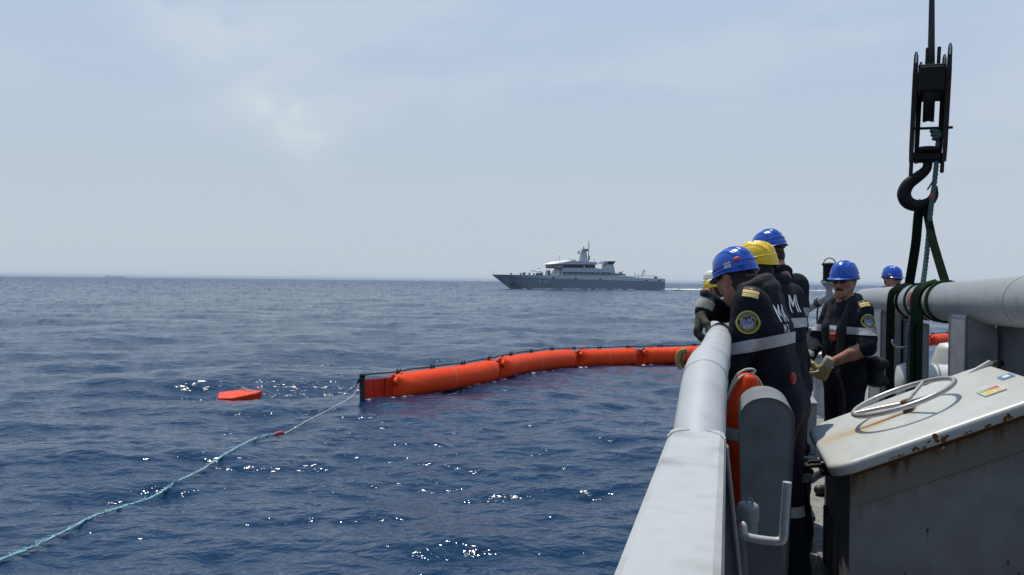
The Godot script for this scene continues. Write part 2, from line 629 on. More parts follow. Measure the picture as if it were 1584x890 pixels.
func build_sea() -> void:
	var wind := Vector2(0.45, 0.89).normalized()
	tile_a = wave_tile(256, 83.0, 1.1, 10.0, 0.10, 5, wind, 4.4)
	tile_b = wave_tile(256, 11.7, 0.18, 1.6, 0.14, 6, Vector2(0.2, 0.98).normalized(), 4.5)
	# ripples as a normal map
	var fine := wave_tile(512, 3.3, 0.02, 0.5, 0.17, 8, Vector2(0.3, 0.95).normalized(), 3.5, false)
	var n := 512
	var im := Image.create(n, n, false, Image.FORMAT_RGB8)
	var fh: PackedFloat32Array = fine.h
	var cell := 3.3 / n
	for j in n:
		for i in n:
			var sx := (fh[j * n + ((i + 1) & 511)] - fh[j * n + ((i - 1) & 511)]) / (2.0 * cell)
			var sy := (fh[((j + 1) & 511) * n + i] - fh[((j - 1) & 511) * n + i]) / (2.0 * cell)
			var nv := Vector3(-sx, sy, 1.0).normalized()
			im.set_pixel(i, j, Color(nv.x * 0.5 + 0.5, nv.y * 0.5 + 0.5, nv.z * 0.5 + 0.5))
	var m := mat(Color(0.0042, 0.028, 0.074), 0.085, 0.0, 0.3)
	m.normal_enabled = true
	m.normal_texture = tex(im)
	m.normal_scale = 1.0
	M.sea = m
	# a fan of rings, densest where waves are seen closest
	var rings := PackedFloat32Array()
	for i in 14:
		rings.append(0.4 + 7.6 * i / 14.0)
	var inv := 1.0 / 8.0
	while inv > 1.0 / 14000.0:
		rings.append(1.0 / inv)
		inv -= 0.00029 if inv > 0.0012 else inv * 0.12
	rings.append(16000.0)
	var angles := PackedFloat32Array()
	var look := deg_to_rad(14.5)
	var half := deg_to_rad(46.0)
	var dense := 1340
	for i in dense + 1:
		angles.append(look + half - 2.0 * half * i / dense)
	var rest := 90
	for i in range(1, rest):
		angles.append(look - half - (TAU - 2.0 * half) * i / rest)
	var R := rings.size()
	var C := angles.size()
	var P := PackedVector3Array()
	var N := PackedVector3Array()
	var U := PackedVector2Array()
	P.resize(R * C)
	N.resize(R * C)
	U.resize(R * C)
	var ha: PackedFloat32Array = tile_a.h
	var xa: PackedFloat32Array = tile_a.dx
	var za: PackedFloat32Array = tile_a.dz
	var hb: PackedFloat32Array = tile_b.h
	var xb: PackedFloat32Array = tile_b.dx
	var zb: PackedFloat32Array = tile_b.dz
	var ka := 256.0 / 83.0
	var kb := 256.0 / 11.7
	for i in R:
		var r := rings[i]
		var gap := (rings[mini(i + 1, R - 1)] - rings[maxi(i - 1, 0)]) * 0.5
		var wb := 1.0 - smoothstep(0.12, 1.0, gap)
		var wa := 1.0 - 0.85 * smoothstep(300.0, 3000.0, r)
		for j in C:
			var t := angles[j]
			var x := -sin(t) * r
			var z := -cos(t) * r
			var o := i * C + j
			var h := 0.0
			var px := x
			var pz := z
			if j <= dense or r < 60.0:
				var ax := x * ka
				var az := z * ka
				h = tap(ha, 256, ax, az) * wa
				px -= 0.9 * tap(xa, 256, ax, az) * wa
				pz -= 0.9 * tap(za, 256, ax, az) * wa
				if wb > 0.01:
					var bx := x * kb
					var bz := z * kb
					h += tap(hb, 256, bx, bz) * wb
					px -= 0.8 * tap(xb, 256, bx, bz) * wb
					pz -= 0.8 * tap(zb, 256, bx, bz) * wb
			P[o] = Vector3(px, SEA_LEVEL + h, pz)
			U[o] = Vector2(x, z) / 3.3
	for i in R:
		var far := smoothstep(0.1, 0.5, (rings[mini(i + 1, R - 1)] - rings[maxi(i - 1, 0)]) * 0.5)
		for j in C:
			var o := i * C + j
			var du := P[i * C + (j + 1) % C] - P[i * C + (j - 1 + C) % C]
			var dv := P[mini(i + 1, R - 1) * C + j] - P[maxi(i - 1, 0) * C + j]
			var nv := du.cross(dv).normalized()
			nv = nv if nv.y > 0.0 else -nv
			# far off the rings are wider than the waves: there the normal comes from the wave slopes themselves
			if far > 0.0 and j <= dense:
				var p := P[o]
				var ax := p.x * ka
				var az := p.z * ka
				var bx := p.x * kb
				var bz := p.z * kb
				var sx := (tap(ha, 256, ax + 1.0, az) - tap(ha, 256, ax - 1.0, az)) * ka * 0.5 + (tap(hb, 256, bx + 1.0, bz) - tap(hb, 256, bx - 1.0, bz)) * kb * 0.5
				var sz := (tap(ha, 256, ax, az + 1.0) - tap(ha, 256, ax, az - 1.0)) * ka * 0.5 + (tap(hb, 256, bx, bz + 1.0) - tap(hb, 256, bx, bz - 1.0)) * kb * 0.5
				nv = nv.lerp(Vector3(-sx * 0.7, 1.0, -sz * 0.7).normalized(), far).normalized()
			N[o] = nv
	var e1 := P[C + 1] - P[0]
	var e2 := P[1] - P[0]
	var clockwise := e1.cross(e2).y > 0.0
	# the farther the water the more of its waves are finer than the mesh: rougher gloss, the borders scattered
	var gloss := [0.095, 0.115, 0.14, 0.17, 0.205, 0.24, 0.275, 0.31]
	var I := []
	for w in gloss.size():
		I.append(PackedInt32Array())
	var rg := RandomNumberGenerator.new()
	rg.seed = 21
	for i in R - 1:
		var r := rings[i]
		for j in C:
			var q := r * exp(rg.randf_range(-0.4, 0.4))
			var which := clampi(int(log(q / 22.0) / log(1.75) + 1.0), 0, 7)
			var k := (j + 1) % C
			var a := i * C + j
			var b := i * C + k
			var c := (i + 1) * C + k
			var d := (i + 1) * C + j
			I[which].append_array([a, b, c, a, c, d] if clockwise else [a, c, b, a, d, c])
	var mesh := ArrayMesh.new()
	for w in gloss.size():
		var sm: StandardMaterial3D = M.sea.duplicate()
		sm.roughness = gloss[w]
		var arr := []
		arr.resize(Mesh.ARRAY_MAX)
		arr[Mesh.ARRAY_VERTEX] = P
		arr[Mesh.ARRAY_NORMAL] = N
		arr[Mesh.ARRAY_TEX_UV] = U
		arr[Mesh.ARRAY_INDEX] = I[w]
		mesh.add_surface_from_arrays(Mesh.PRIMITIVE_TRIANGLES, arr)
		mesh.surface_set_material(w, sm)
	var o := part("sea", mesh, null)
	tag(o, "open deep blue sea with small wind waves reaching the horizon", "sea")
	o.set_meta("kind", "structure")
	prints("sea", R, C, (R - 1) * C * 2, Time.get_ticks_msec())

# ==================================================================== the deck we stand on (x to starboard, -z towards the far end, y = 0 on deck)
func struct(o: Node3D) -> void:
	o.set_meta("kind", "structure")

func pl(arr: Array) -> PackedVector2Array:
	return PackedVector2Array(arr)

const ALONG := Basis(Vector3(0, 0, -1), Vector3(0, 1, 0), Vector3(1, 0, 0))   # prism drawn in (distance ahead, height), pushed out across the ship

func build_own_ship() -> void:
	# deck plating, with low weld seams between the plates
	var g := G.new()
	g.box(Vector3(1.28, -0.03, -5.0), Vector3(2.81, 0.06, 18.4))
	var deck := part("deck", g, M.deck_paint)
	struct(deck)
	tag(deck, "grey painted steel deck with worn tan patches", "deck")
	for k in 7:
		var seam := G.new()
		seam.box(Vector3(1.28, 0.0, 2.0 - k * 2.4), Vector3(2.78, 0.008, 0.012), Basis.IDENTITY, 0.003)
		part("weld_seam", seam, M.deck_paint, deck)
	# hull side below the deck
	g = G.new()
	g.prism(pl([Vector2(-0.14, -0.06), Vector2(2.7, -0.06), Vector2(2.55, -2.4), Vector2(0.0, -2.4)]), 18.2, Vector3(0, 0, -5.0))
	var hull := part("ship_hull", g, M.plate_paint)
	tag(hull, "grey steel hull side under the working deck", "hull")

	# ---- port bulwark with its flat cap and the round rail that rises from it
	var bw := thing("bulwark", "tall light grey steel bulwark with flat cap and round rail the men lean on", "bulwark", Vector3(-0.066, 0, 0))
	g = G.new()
	g.box(Vector3(-0.058, 0.60, -5.0), Vector3(0.016, 1.26, 18.1), Basis.IDENTITY, 0.003)
	part("outer_plate", g, M.paint, bw)
	g = G.new()
	# cap: flat, slightly rounded at both edges
	var prof := [Vector2(-0.068, 1.195), Vector2(-0.0685, 1.250), Vector2(-0.064, 1.2635), Vector2(-0.054, 1.269), Vector2(0.052, 1.269), Vector2(0.062, 1.2635), Vector2(0.066, 1.250), Vector2(0.066, 1.195)]
	g.prism(pl(prof), 5.2, Vector3(0, 0, 0.55))
	var cap := part("cap_plate", g, M.rail_paint, bw)
	var rgc := RandomNumberGenerator.new()
	rgc.seed = 15
	for k in 26:
		g = G.new()
		var near := k < 18
		var cz := -rgc.randf_range(1.38, 1.75) if near else -rgc.randf_range(1.1, 1.95)
		var cx := -0.0635 + absf(rgc.randfn()) * (0.002 if near else 0.004)
		var rr := rgc.randf_range(0.001, 0.0035)
		var rim := PackedVector3Array()
		for e in 8:
			var q := rr * rgc.randf_range(0.4, 1.3)
			rim.append(Vector3(cx + cos(TAU * e / 8.0) * q, 1.2696 - (0.006 if cx < -0.056 else 0.0), cz + sin(TAU * e / 8.0) * q * 2.4))
		g.fan(rim, Vector3.UP)
		part("rust_chip", g, M.rust, cap)
	# inner skin, leaning in a little
	g = G.new()
	g.box(Vector3(0.058, 0.62, 0.55), Vector3(0.01, 1.14, 5.15), Basis.IDENTITY, 0.002)
	part("inner_plate", g, M.plate_paint, bw)
	# the round rail: sinks into the cap, rises, then runs level
	var ctrl := [Vector3(0, 1.150, -1.86), Vector3(0, 1.208, -2.04), Vector3(0.001, 1.274, -2.26), Vector3(0.004, 1.338, -2.50), Vector3(0.008, 1.357, -2.72), Vector3(0.016, 1.352, -3.1), Vector3(0.024, 1.350, -4.2), Vector3(0.02, 1.35, -6.5), Vector3(0.0, 1.35, -13.7)]
	var pts := catmull(ctrl, 7)
	var rad := PackedFloat32Array()
	for p in pts:
		rad.append(0.0645 if p.z > -2.9 else 0.0615)
	g = G.new()
	g.tube(pts, rad, 28)
	var rail := part("round_rail", g, M.rail_paint, bw)
	# weld bead round the rail and where it meets the cap
	g = G.new()
	var bead := PackedVector3Array()
	var ax := Vector3(0.004, 0.21, -0.97).normalized()
	var bb := Basis(Vector3.RIGHT, ax, Vector3.RIGHT.cross(ax).normalized())
	for i in 40:
		var t := TAU * i / 40
		bead.append(Vector3(0.004, 1.335, -2.49) + bb * Vector3(cos(t) * 0.0648, 0, sin(t) * 0.0648))
	g.tube(bead, 0.0024, 6, false, true)
	part("weld_bead", g, M.rail_paint, rail)
	g = G.new()
	var collar := PackedVector3Array()
	for i in 23:
		var t := PI * i / 22.0
		var w := 0.0005 * sin(i * 2.3)
		collar.append(Vector3(-cos(t) * 0.064, 1.2695 + w, -2.04 + 0.105 * (1.0 - sin(t))))
	g.tube(collar, 0.0022, 6)
	part("weld_bead", g, M.rail_paint, rail)
	# bulwark stays: sloping flat bars with a web behind
	for s in [2.04, 4.9, 7.6, 10.4]:
		g = G.new()
		g.prism(pl([Vector2(0.062, 1.2), Vector2(0.07, 1.2), Vector2(0.205, 0.03), Vector2(0.062, 0.03)]), 0.01, Vector3(0, 0, -s))
		var d := Vector3(0.137, -1.19, 0)
		var dn := d.normalized()
		g.box(Vector3(0.066, 1.236, -s) + d * 0.5, Vector3(0.010, d.length(), 0.045), Basis(Vector3(-dn.y, dn.x, 0), -dn, Vector3.BACK), 0.003)
		part("stay", g, M.paint, bw)

	# ---- transverse bulwark that closes the far end
	var fb := thing("end_bulwark", "dark grey bulwark with pale top edge across the far end of the deck", "bulwark", Vector3(0, 0, -13.8))
	g = G.new()
	g.box(Vector3(0.74, 0.46, 0), Vector3(1.75, 0.92, 0.02))
	part("plate", g, M.plate_paint, fb)
	g = G.new()
	g.box(Vector3(0.74, 0.935, 0.0), Vector3(1.77, 0.03, 0.10), Basis.IDENTITY, 0.008)
	part("cap_plate", g, M.rail_paint, fb)
	for x in [0.1, 0.55, 1.02, 1.45]:
		g = G.new()
		g.prism(pl([Vector2(0.0, 0.9), Vector2(0.05, 0.9), Vector2(0.26, 0.0), Vector2(0.0, 0.0)]), 0.012, Vector3(x, 0.01, 0.012), Basis(Vector3(0, 0, 1), Vector3.UP, Vector3(-1, 0, 0)))
		part("stay", g, M.plate_paint, fb)

	# ---- sloping hand rail pipe at the far end, lashed with black cord
	var er := thing("end_rail", "thin grey pipe rail sloping down behind the men, with black cord round it", "rail")
	g = G.new()
	g.tube(catmull([Vector3(1.545, 1.44, -10.52), Vector3(1.56, 1.46, -11.4), Vector3(1.545, 1.50, -12.3), Vector3(1.45, 1.465, -12.82), Vector3(1.25, 1.325, -13.04), Vector3(1.05, 1.18, -13.25), Vector3(0.55, 0.99, -13.74)], 6), 0.052, 16)
	part("pipe", g, M.paint, er)
	for q in [Vector3(1.30, 1.362, -12.99), Vector3(1.275, 1.343, -13.01)]:
		g = G.new()
		var cb := Basis(Vector3.BACK.cross(Vector3(-0.2, -0.14, -0.22).normalized()).normalized(), Vector3(-0.2, -0.14, -0.22).normalized(), Vector3.ZERO)
		cb.z = cb.x.cross(cb.y)
		g.ring(q, cb, 0.058, 0.011, 18, 6)
		part("lashing", g, M.cord, er)
	g = G.new()
	g.tube(catmull([Vector3(1.28, 1.30, -12.97), Vector3(1.272, 1.15, -12.98), Vector3(1.275, 1.0, -12.97), Vector3(1.268, 0.93, -12.95)], 5), 0.013, 6)
	part("lashing_tail", g, M.cord, er)

	# ---- starboard side: the heavy round rail on two brackets
	var sr := thing("heavy_rail", "thick light grey pipe rail on two steel brackets, with green slings round it", "rail", Vector3(1.54, 0, 0))
	g = G.new()
	var cp := PackedVector3Array()
	for i in 30:
		var s := 2.6 + 7.7 * i / 29.0
		cp.append(Vector3(0, 1.632 - 0.019 * s, -s))
	cp.append(Vector3(0.0, 1.434, -10.40))
	cp.append(Vector3(0.0, 1.434, -10.47))
	cp.append(Vector3(0.0, 1.434, -10.51))
	cp.append(Vector3(0.0, 1.434, -10.53))
	var cr := PackedFloat32Array()
	for i in 30:
		cr.append(0.14)
	cr.append_array([0.136, 0.12, 0.095, 0.06])
	g.tube(cp, cr, 36)
	var hp := part("pipe", g, M.paint, sr)
	for s in [4.9, 8.0]:
		g = G.new()
		g.ring(Vector3(0, 1.632 - 0.019 * s, -s), Basis(Vector3.RIGHT, Vector3(0, 0.019, 1), Vector3.DOWN), 0.1405, 0.003, 36, 6)
		part("weld_bead", g, M.paint, hp)
	for k in 2:
		var s0: float = [5.68, 8.62][k]
		var s1: float = [6.05, 9.24][k]
		var th: float = [1.422, 1.362][k]
		var top: float = [1.557, 1.475][k]
		g = G.new()
		# box bracket: plumb inboard face, then a face sloping up to the pipe
		var poly := pl([Vector2(-0.12, 0.0), Vector2(-0.12, th), Vector2(-0.058, top), Vector2(0.02, top - 0.03), Vector2(0.06, 1.30), Vector2(0.06, 0.0)])
		g.prism(poly, s1 - s0, Vector3(0, 0.0, -(s0 + s1) * 0.5))
		var br := part("bracket", g, M.paint, sr)
		# lipped edges
		for se in [s0 - 0.004, s1 + 0.004]:
			var e := G.new()
			e.tube(PackedVector3Array([Vector3(-0.121, 0.02, -se), Vector3(-0.121, th, -se), Vector3(-0.058, top, -se)]), 0.007, 6)
			part("edge_bead", e, M.paint, br)
	# plating under the pipe, open between the brackets
	g = G.new()
	g.box(Vector3(0.09, 0.71, -4.0), Vector3(0.014, 1.40, 3.6), Basis.IDENTITY, 0.003)
	part("side_plate", g, M.plate_paint, sr)
	g = G.new()
	g.box(Vector3(0.09, 0.66, -8.35), Vector3(0.014, 1.28, 1.42), Basis.IDENTITY, 0.003)
	part("side_plate", g, M.plate_paint, sr)
	g = G.new()
	g.box(Vector3(0.09, 0.29, -6.75), Vector3(0.014, 0.58, 1.75), Basis.IDENTITY, 0.003)
	part("side_plate", g, M.plate_paint, sr)

	# low coaming along the outer edge
	var cm := thing("low_coaming", "low grey coaming along the outer edge beyond the heavy rail", "coaming", Vector3(2.64, 0, -5.0))
	g = G.new()
	g.box(Vector3(0, 0.17, 0), Vector3(0.014, 0.34, 18.0), Basis.IDENTITY, 0.003)
	part("plate", g, M.plate_paint, cm)
	g = G.new()
	g.box(Vector3(0, 0.35, 0), Vector3(0.09, 0.018, 18.0), Basis.IDENTITY, 0.004)
	part("cap_plate", g, M.rail_paint, cm)

	# deckhouse behind, whose front wall shades the near end of the deck
	var dh := thing("deckhouse", "grey deckhouse wall across the near end of the deck", "deckhouse", Vector3(1.3, 0, 3.4))
	g = G.new()
	g.box(Vector3(0, 2.6, 0.5), Vector3(4.6, 5.2, 1.0), Basis.IDENTITY, 0.03)
	part("wall", g, M.paint, dh)
	g = G.new()
	g.box(Vector3(0.1, 3.35, -1.9), Vector3(4.4, 0.12, 4.9), Basis.IDENTITY, 0.02)
	part("deck_overhang", g, M.plate_paint, dh)
	for x in [-1.3, 0.1, 1.4]:
		g = G.new()
		g.box(Vector3(x, 2.4, -0.01), Vector3(0.7, 0.6, 0.03), Basis.IDENTITY, 0.01)
		var wf := part("window", g, M.rail_paint, dh)
		g = G.new()
		g.box(Vector3(x, 2.4, -0.028), Vector3(0.58, 0.48, 0.008), Basis.IDENTITY, 0.002)
		part("pane", g, M.glass_dark, wf)

func build_deck_fittings() -> void:
	var g := G.new()
	# ---- tall round-topped fairlead horn beside the rail
	var fl := thing("fairlead_horn", "round topped thick grey steel horn standing just inside the bulwark", "fairlead", Vector3(0.141, 0, -3.3))
	var outline := PackedVector2Array()
	for i in 25:
		var t := PI * i / 24.0
		outline.append(Vector2(cos(t) * 0.094, 1.135 + sin(t) * 0.078))
	outline.append_array([Vector2(-0.094, 1.06), Vector2(-0.082, 0.72), Vector2(-0.074, 0.4), Vector2(-0.074, 0.012), Vector2(0.074, 0.012), Vector2(0.074, 0.4), Vector2(0.082, 0.72), Vector2(0.094, 1.06)])
	# rows from near face to far face with a rolled edge
	var rows := []
	for e in [[0.166, 0.972], [0.174, 0.982], [0.178, 1.0], [0.172, 1.008], [-0.172, 1.008], [-0.178, 1.0], [-0.174, 0.98]]:
		var row := PackedVector3Array()
		for p in outline:
			row.append(Vector3(p.x * e[1], 0.6 + (p.y - 0.6) * (1.0 + (e[1] - 1.0) * 0.16), e[0]))
		rows.append(row)
	g.skin(rows.slice(3, 5))
	g.skin(rows.slice(0, 4))
	g.skin(rows.slice(4, 7))
	g.fan(rows[0], Vector3.BACK)
	g.fan(rows[6], Vector3.FORWARD)
	part("body", g, M.grey_dark, fl)
	g = G.new()
	g.box(Vector3(0, 0.006, 0), Vector3(0.24, 0.012, 0.46), Basis.IDENTITY, 0.003)
	part("base_plate", g, M.grey_dark, fl)

	# ---- small bracket with an upright horn on the bulwark stay
	var cl := thing("cleat_bracket", "small white painted steel bracket with upright horn on the near bulwark stay", "cleat", Vector3(0.05, 0, -2.09))
	g = G.new()
	g.tube(catmull([Vector3(-0.012, 1.018, 0.0), Vector3(0.004, 1.008, 0.0), Vector3(0.045, 1.004, 0.0), Vector3(0.075, 1.005, 0), Vector3(0.085, 1.016, 0), Vector3(0.087, 1.05, 0), Vector3(0.09, 1.1, 0), Vector3(0.0925, 1.148, 0)], 5), 0.0105, 14)
	part("horn", g, M.rail_paint, cl)
	g = G.new()
	g.ellipsoid(Vector3(-0.008, 1.026, 0.0), Vector3(0.011, 0.02, 0.012), Basis.IDENTITY, 10, 8)
	part("knob", g, M.white_paint, cl)
	g = G.new()
	g.prism(pl([Vector2(0.0, 1.0), Vector2(0.082, 1.0), Vector2(0.088, 0.93), Vector2(0.1, 0.6), Vector2(0.03, 0.6)]), 0.014, Vector3(0, 0, -0.004))
	part("web_plate", g, M.plate_paint, cl)

	# ---- frayed rope end tucked on the outer side of the rail
	var rf := thing("rope_end", "small tan rope end tucked against the outer side of the round rail", "rope", Vector3(-0.137, 1.375, -2.76))
	for k in 4:
		g = G.new()
		g.tube(catmull([Vector3(0.01, 0.03 - 0.004 * k, -0.012 * k), Vector3(-0.014 + 0.004 * k, 0.02, -0.01 * k), Vector3(-0.02 + 0.004 * k, -0.012, -0.008 * k), Vector3(-0.006, -0.034, -0.01 * k)], 5), 0.0065, 7)
		part("strand", g, M.dark_glove if k == 2 else M.glove, rf)

	# ---- capped pipe stub
	var st := thing("capped_pipe", "short grey capped pipe stub low between the bulwark and the fairlead horn", "pipe", Vector3(0.064, 0, -2.52))
	g = G.new()
	g.lathe([Vector2(0.027, 0.0), Vector2(0.027, 0.955)], Vector3.ZERO, Basis.IDENTITY, 20)
	part("pipe", g, M.paint, st)
	g = G.new()
	g.lathe([Vector2(0.028, 0.93), Vector2(0.0315, 0.932), Vector2(0.032, 0.965), Vector2(0.029, 0.978), Vector2(0.02, 0.984), Vector2(0.0005, 0.986)], Vector3.ZERO, Basis.IDENTITY, 20)
	var cap := part("cap", g, M.paint, st)
	g = G.new()
	g.ring(Vector3(0.004, 0.99, 0.012), Basis(Vector3.RIGHT, Vector3.BACK, Vector3.UP), 0.009, 0.003, 14, 6)
	part("lug", g, M.paint, cap)

	# ---- orange marker buoy hung inside the bulwark
	var by := thing("marker_buoy", "orange cone topped marker buoy with white rope, upright behind the fairlead horn", "buoy", Vector3(0.086, -0.045, -3.72))
	g = G.new()
	g.lathe([Vector2(0.001, 0.60), Vector2(0.05, 0.605), Vector2(0.078, 0.64), Vector2(0.088, 0.80), Vector2(0.088, 1.06), Vector2(0.082, 1.13), Vector2(0.064, 1.205), Vector2(0.044, 1.262), Vector2(0.03, 1.278), Vector2(0.0005, 1.284)], Vector3.ZERO, Basis.IDENTITY, 28)
	var bb := part("body", g, M.orange, by)
	g = G.new()
	g.lathe([Vector2(0.0885, 1.00), Vector2(0.0905, 1.004), Vector2(0.0905, 1.046), Vector2(0.0885, 1.05)], Vector3.ZERO, Basis.IDENTITY, 28)
	part("reflective_band", g, M.band, bb)
	g = G.new()
	g.tube(catmull([Vector3(-0.075, 1.2, 0.03), Vector3(-0.05, 1.265, 0.03), Vector3(-0.02, 1.292, 0.02), Vector3(0.012, 1.30, 0.01), Vector3(0.03, 1.292, 0.0), Vector3(0.014, 1.278, 0.012), Vector3(-0.02, 1.272, 0.03), Vector3(-0.06, 1.235, 0.045), Vector3(-0.085, 1.17, 0.04)], 6), 0.0058, 8)
	part("rope", g, M.white_rope, by)
	g = G.new()
	g.tube(catmull([Vector3(0.012, 1.285, 0.012), Vector3(0.04, 1.262, 0.01), Vector3(0.062, 1.225, 0.0), Vector3(0.082, 1.16, -0.005)], 6), 0.005, 8)
	part("rope", g, M.white_rope, by)
	g = G.new()
	g.lathe([Vector2(0.03, 0.0), Vector2(0.03, 0.6)], Vector3.ZERO, Basis.IDENTITY, 14)
	part("socket", g, M.plate_paint, by)

	# ---- lantern on a post
	var ln := thing("deck_lantern", "black drum lantern with carrying handle on a grey post behind the standing man", "lantern", Vector3(1.055, 0, -9.55))
	g = G.new()
	g.lathe([Vector2(0.036, 0.0), Vector2(0.034, 1.56), Vector2(0.036, 1.58), Vector2(0.075, 1.628), Vector2(0.092, 1.64), Vector2(0.092, 1.648), Vector2(0.0005, 1.65)], Vector3.ZERO, Basis.IDENTITY, 20)
	part("post", g, M.paint, ln)
	g = G.new()
	g.lathe([Vector2(0.088, 1.65), Vector2(0.088, 1.662), Vector2(0.07, 1.668), Vector2(0.066, 1.70), Vector2(0.066, 1.80), Vector2(0.07, 1.825), Vector2(0.082, 1.832), Vector2(0.082, 1.848), Vector2(0.0005, 1.858)], Vector3.ZERO, Basis.IDENTITY, 20)
	var dr := part("drum", g, M.black_iron, ln)
	for y in [1.71, 1.745, 1.78]:
		g = G.new()
		g.ring(Vector3(0, y, 0), Basis.IDENTITY, 0.067, 0.004, 20, 6)
		part("rib", g, M.black_iron, dr)
	g = G.new()
	g.ring(Vector3(0, 1.845, 0), Basis(Vector3.RIGHT, Vector3.BACK, Vector3.UP), 0.06, 0.006, 16, 6, 0.0, PI)
	part("handle", g, M.black_iron, ln)
	g = G.new()
	g.tube(catmull([Vector3(0.03, 1.64, 0.05), Vector3(0.07, 1.60, 0.05), Vector3(0.1, 1.53, 0.03), Vector3(0.15, 1.5, 0.0), Vector3(0.2, 1.49, 0.0)], 5), 0.008, 6)
	part("cable", g, M.cord, ln)

	# ---- mushroom vent head
	var mv := thing("mushroom_vent", "pale mushroom vent head on a thin stem behind the leaning men", "vent", Vector3(0.70, 0, -9.45))
	g = G.new()
	g.lathe([Vector2(0.035, 0.0), Vector2(0.035, 0.80)], Vector3.ZERO, Basis.IDENTITY, 16)
	part("stem", g, M.plate_paint, mv)
	g = G.new()
	g.lathe([Vector2(0.036, 0.80), Vector2(0.10, 0.83), Vector2(0.112, 0.85), Vector2(0.105, 0.872), Vector2(0.06, 0.886), Vector2(0.0005, 0.89)], Vector3.ZERO, Basis.IDENTITY, 20)
	part("hood", g, M.white_paint, mv)

	# ---- grey deck box
	var gb := thing("deck_box", "small plain grey steel box on deck by the legs of the leaning men", "box", Vector3(0.70, 0, -8.55))
	g = G.new()
	g.box(Vector3(0, 0.24, 0), Vector3(0.26, 0.48, 0.34), Basis.IDENTITY, 0.012)
	part("case", g, M.paint, gb)
	g = G.new()
	g.box(Vector3(0, 0.49, 0), Vector3(0.28, 0.022, 0.36), Basis.IDENTITY, 0.006)
	part("lid", g, M.paint, gb)
	g = G.new()
	g.box(Vector3(0.05, 0.43, 0.174), Vector3(0.05, 0.06, 0.014), Basis.IDENTITY, 0.004)
	part("latch", g, M.steel, gb)

	# ---- two mooring posts on one foot
	var bo := thing("mooring_post", "light grey mooring post with flanged collars near the far bulwark", "bollard", Vector3(1.17, 0, -10.9))
	g = G.new()
	g.lathe([Vector2(0.16, 0.0), Vector2(0.16, 0.02), Vector2(0.135, 0.03), Vector2(0.135, 0.74), Vector2(0.135, 0.75)], Vector3.ZERO, Basis.IDENTITY, 24)
	part("barrel", g, M.rail_paint, bo)
	g = G.new()
	g.lathe([Vector2(0.135, 0.75), Vector2(0.18, 0.755), Vector2(0.18, 0.785), Vector2(0.12, 0.80), Vector2(0.05, 0.805), Vector2(0.05, 0.88), Vector2(0.105, 0.885), Vector2(0.105, 0.91), Vector2(0.045, 0.925), Vector2(0.035, 0.93), Vector2(0.035, 1.08), Vector2(0.06, 1.085), Vector2(0.06, 1.11), Vector2(0.0005, 1.12)], Vector3.ZERO, Basis.IDENTITY, 24)
	part("collar", g, M.white_paint, bo)

	# ---- pale capstan-like winch motor beyond the opening
	var wm := thing("winch_motor", "rounded cream coloured winch motor seen through the gap beside the near bracket", "winch", Vector3(2.02, 0, -8.65))
	g = G.new()
	g.lathe([Vector2(0.17, 0.0), Vector2(0.17, 0.05), Vector2(0.13, 0.08), Vector2(0.12, 0.6), Vector2(0.16, 0.66), Vector2(0.16, 0.70), Vector2(0.10, 0.72)], Vector3.ZERO, Basis.IDENTITY, 24)
	part("pedestal", g, M.plate_paint, wm)
	g = G.new()
	var tilt := Basis(Vector3.BACK, deg_to_rad(-4))
	g.lathe([Vector2(0.235, 0.78), Vector2(0.25, 0.79), Vector2(0.25, 0.82), Vector2(0.215, 0.83), Vector2(0.2, 0.90), Vector2(0.175, 1.02), Vector2(0.15, 1.065), Vector2(0.09, 1.08), Vector2(0.0005, 1.083)], Vector3.ZERO, tilt, 28)
	part("housing", g, M.white_paint, wm)
	g = G.new()
	g.box(tilt * Vector3(0.0, 0.905, 0.2), Vector3(0.2, 0.05, 0.03), tilt, 0.012)
	part("grip", g, M.paint, wm)
	g = G.new()
	g.tube(catmull([Vector3(-0.33, 0.83, 0.1), Vector3(-0.28, 0.87, 0.1), Vector3(-0.2, 0.85, 0.1)], 5), 0.02, 10)
	part("spout", g, M.white_paint, wm)
	g = G.new()
	g.lathe([Vector2(0.2, 0.72), Vector2(0.22, 0.74), Vector2(0.22, 0.77), Vector2(0.19, 0.785)], Vector3.ZERO, tilt, 24)
	part("flange", g, M.black_iron, wm)
	# ---- clutter round it: pale drum and a hydraulic unit
	var dm := thing("hose_drum", "white cylindrical drum lying behind the hanging green strap", "drum", Vector3(1.83, 0, -8.35))
	g = G.new()
	g.lathe([Vector2(0.0005, -0.34), Vector2(0.15, -0.33), Vector2(0.17, -0.31), Vector2(0.17, 0.2), Vector2(0.15, 0.24), Vector2(0.0005, 0.25)], Vector3(-0.08, 0.74, 0.1), Basis(Vector3.BACK, PI / 2), 24)
	part("drum", g, M.white_paint, dm)
	for x in [-0.26, 0.0, 0.16]:
		g = G.new()
		g.ring(Vector3(x, 0.74, 0.1), Basis(Vector3.BACK, PI / 2), 0.173, 0.008, 24, 6)
		part("hoop", g, M.paint, dm)
	for x in [-0.2, 0.1]:
		g = G.new()
		g.box(Vector3(x, 0.29, 0.1), Vector3(0.05, 0.58, 0.3))
		part("cradle", g, M.plate_paint, dm)
	var hu := thing("hydraulic_unit", "low grey valve unit with pipes below the winch motor", "machine", Vector3(2.0, 0, -7.75))
	g = G.new()
	g.box(Vector3(0, 0.27, 0), Vector3(0.3, 0.54, 0.36), Basis.IDENTITY, 0.02)
	part("case", g, M.paint, hu)
	g = G.new()
	g.lathe([Vector2(0.07, 0.54), Vector2(0.09, 0.57), Vector2(0.09, 0.66), Vector2(0.05, 0.70), Vector2(0.0005, 0.71)], Vector3(-0.06, 0, 0.05), Basis.IDENTITY, 18)
	part("valve", g, M.white_paint, hu)
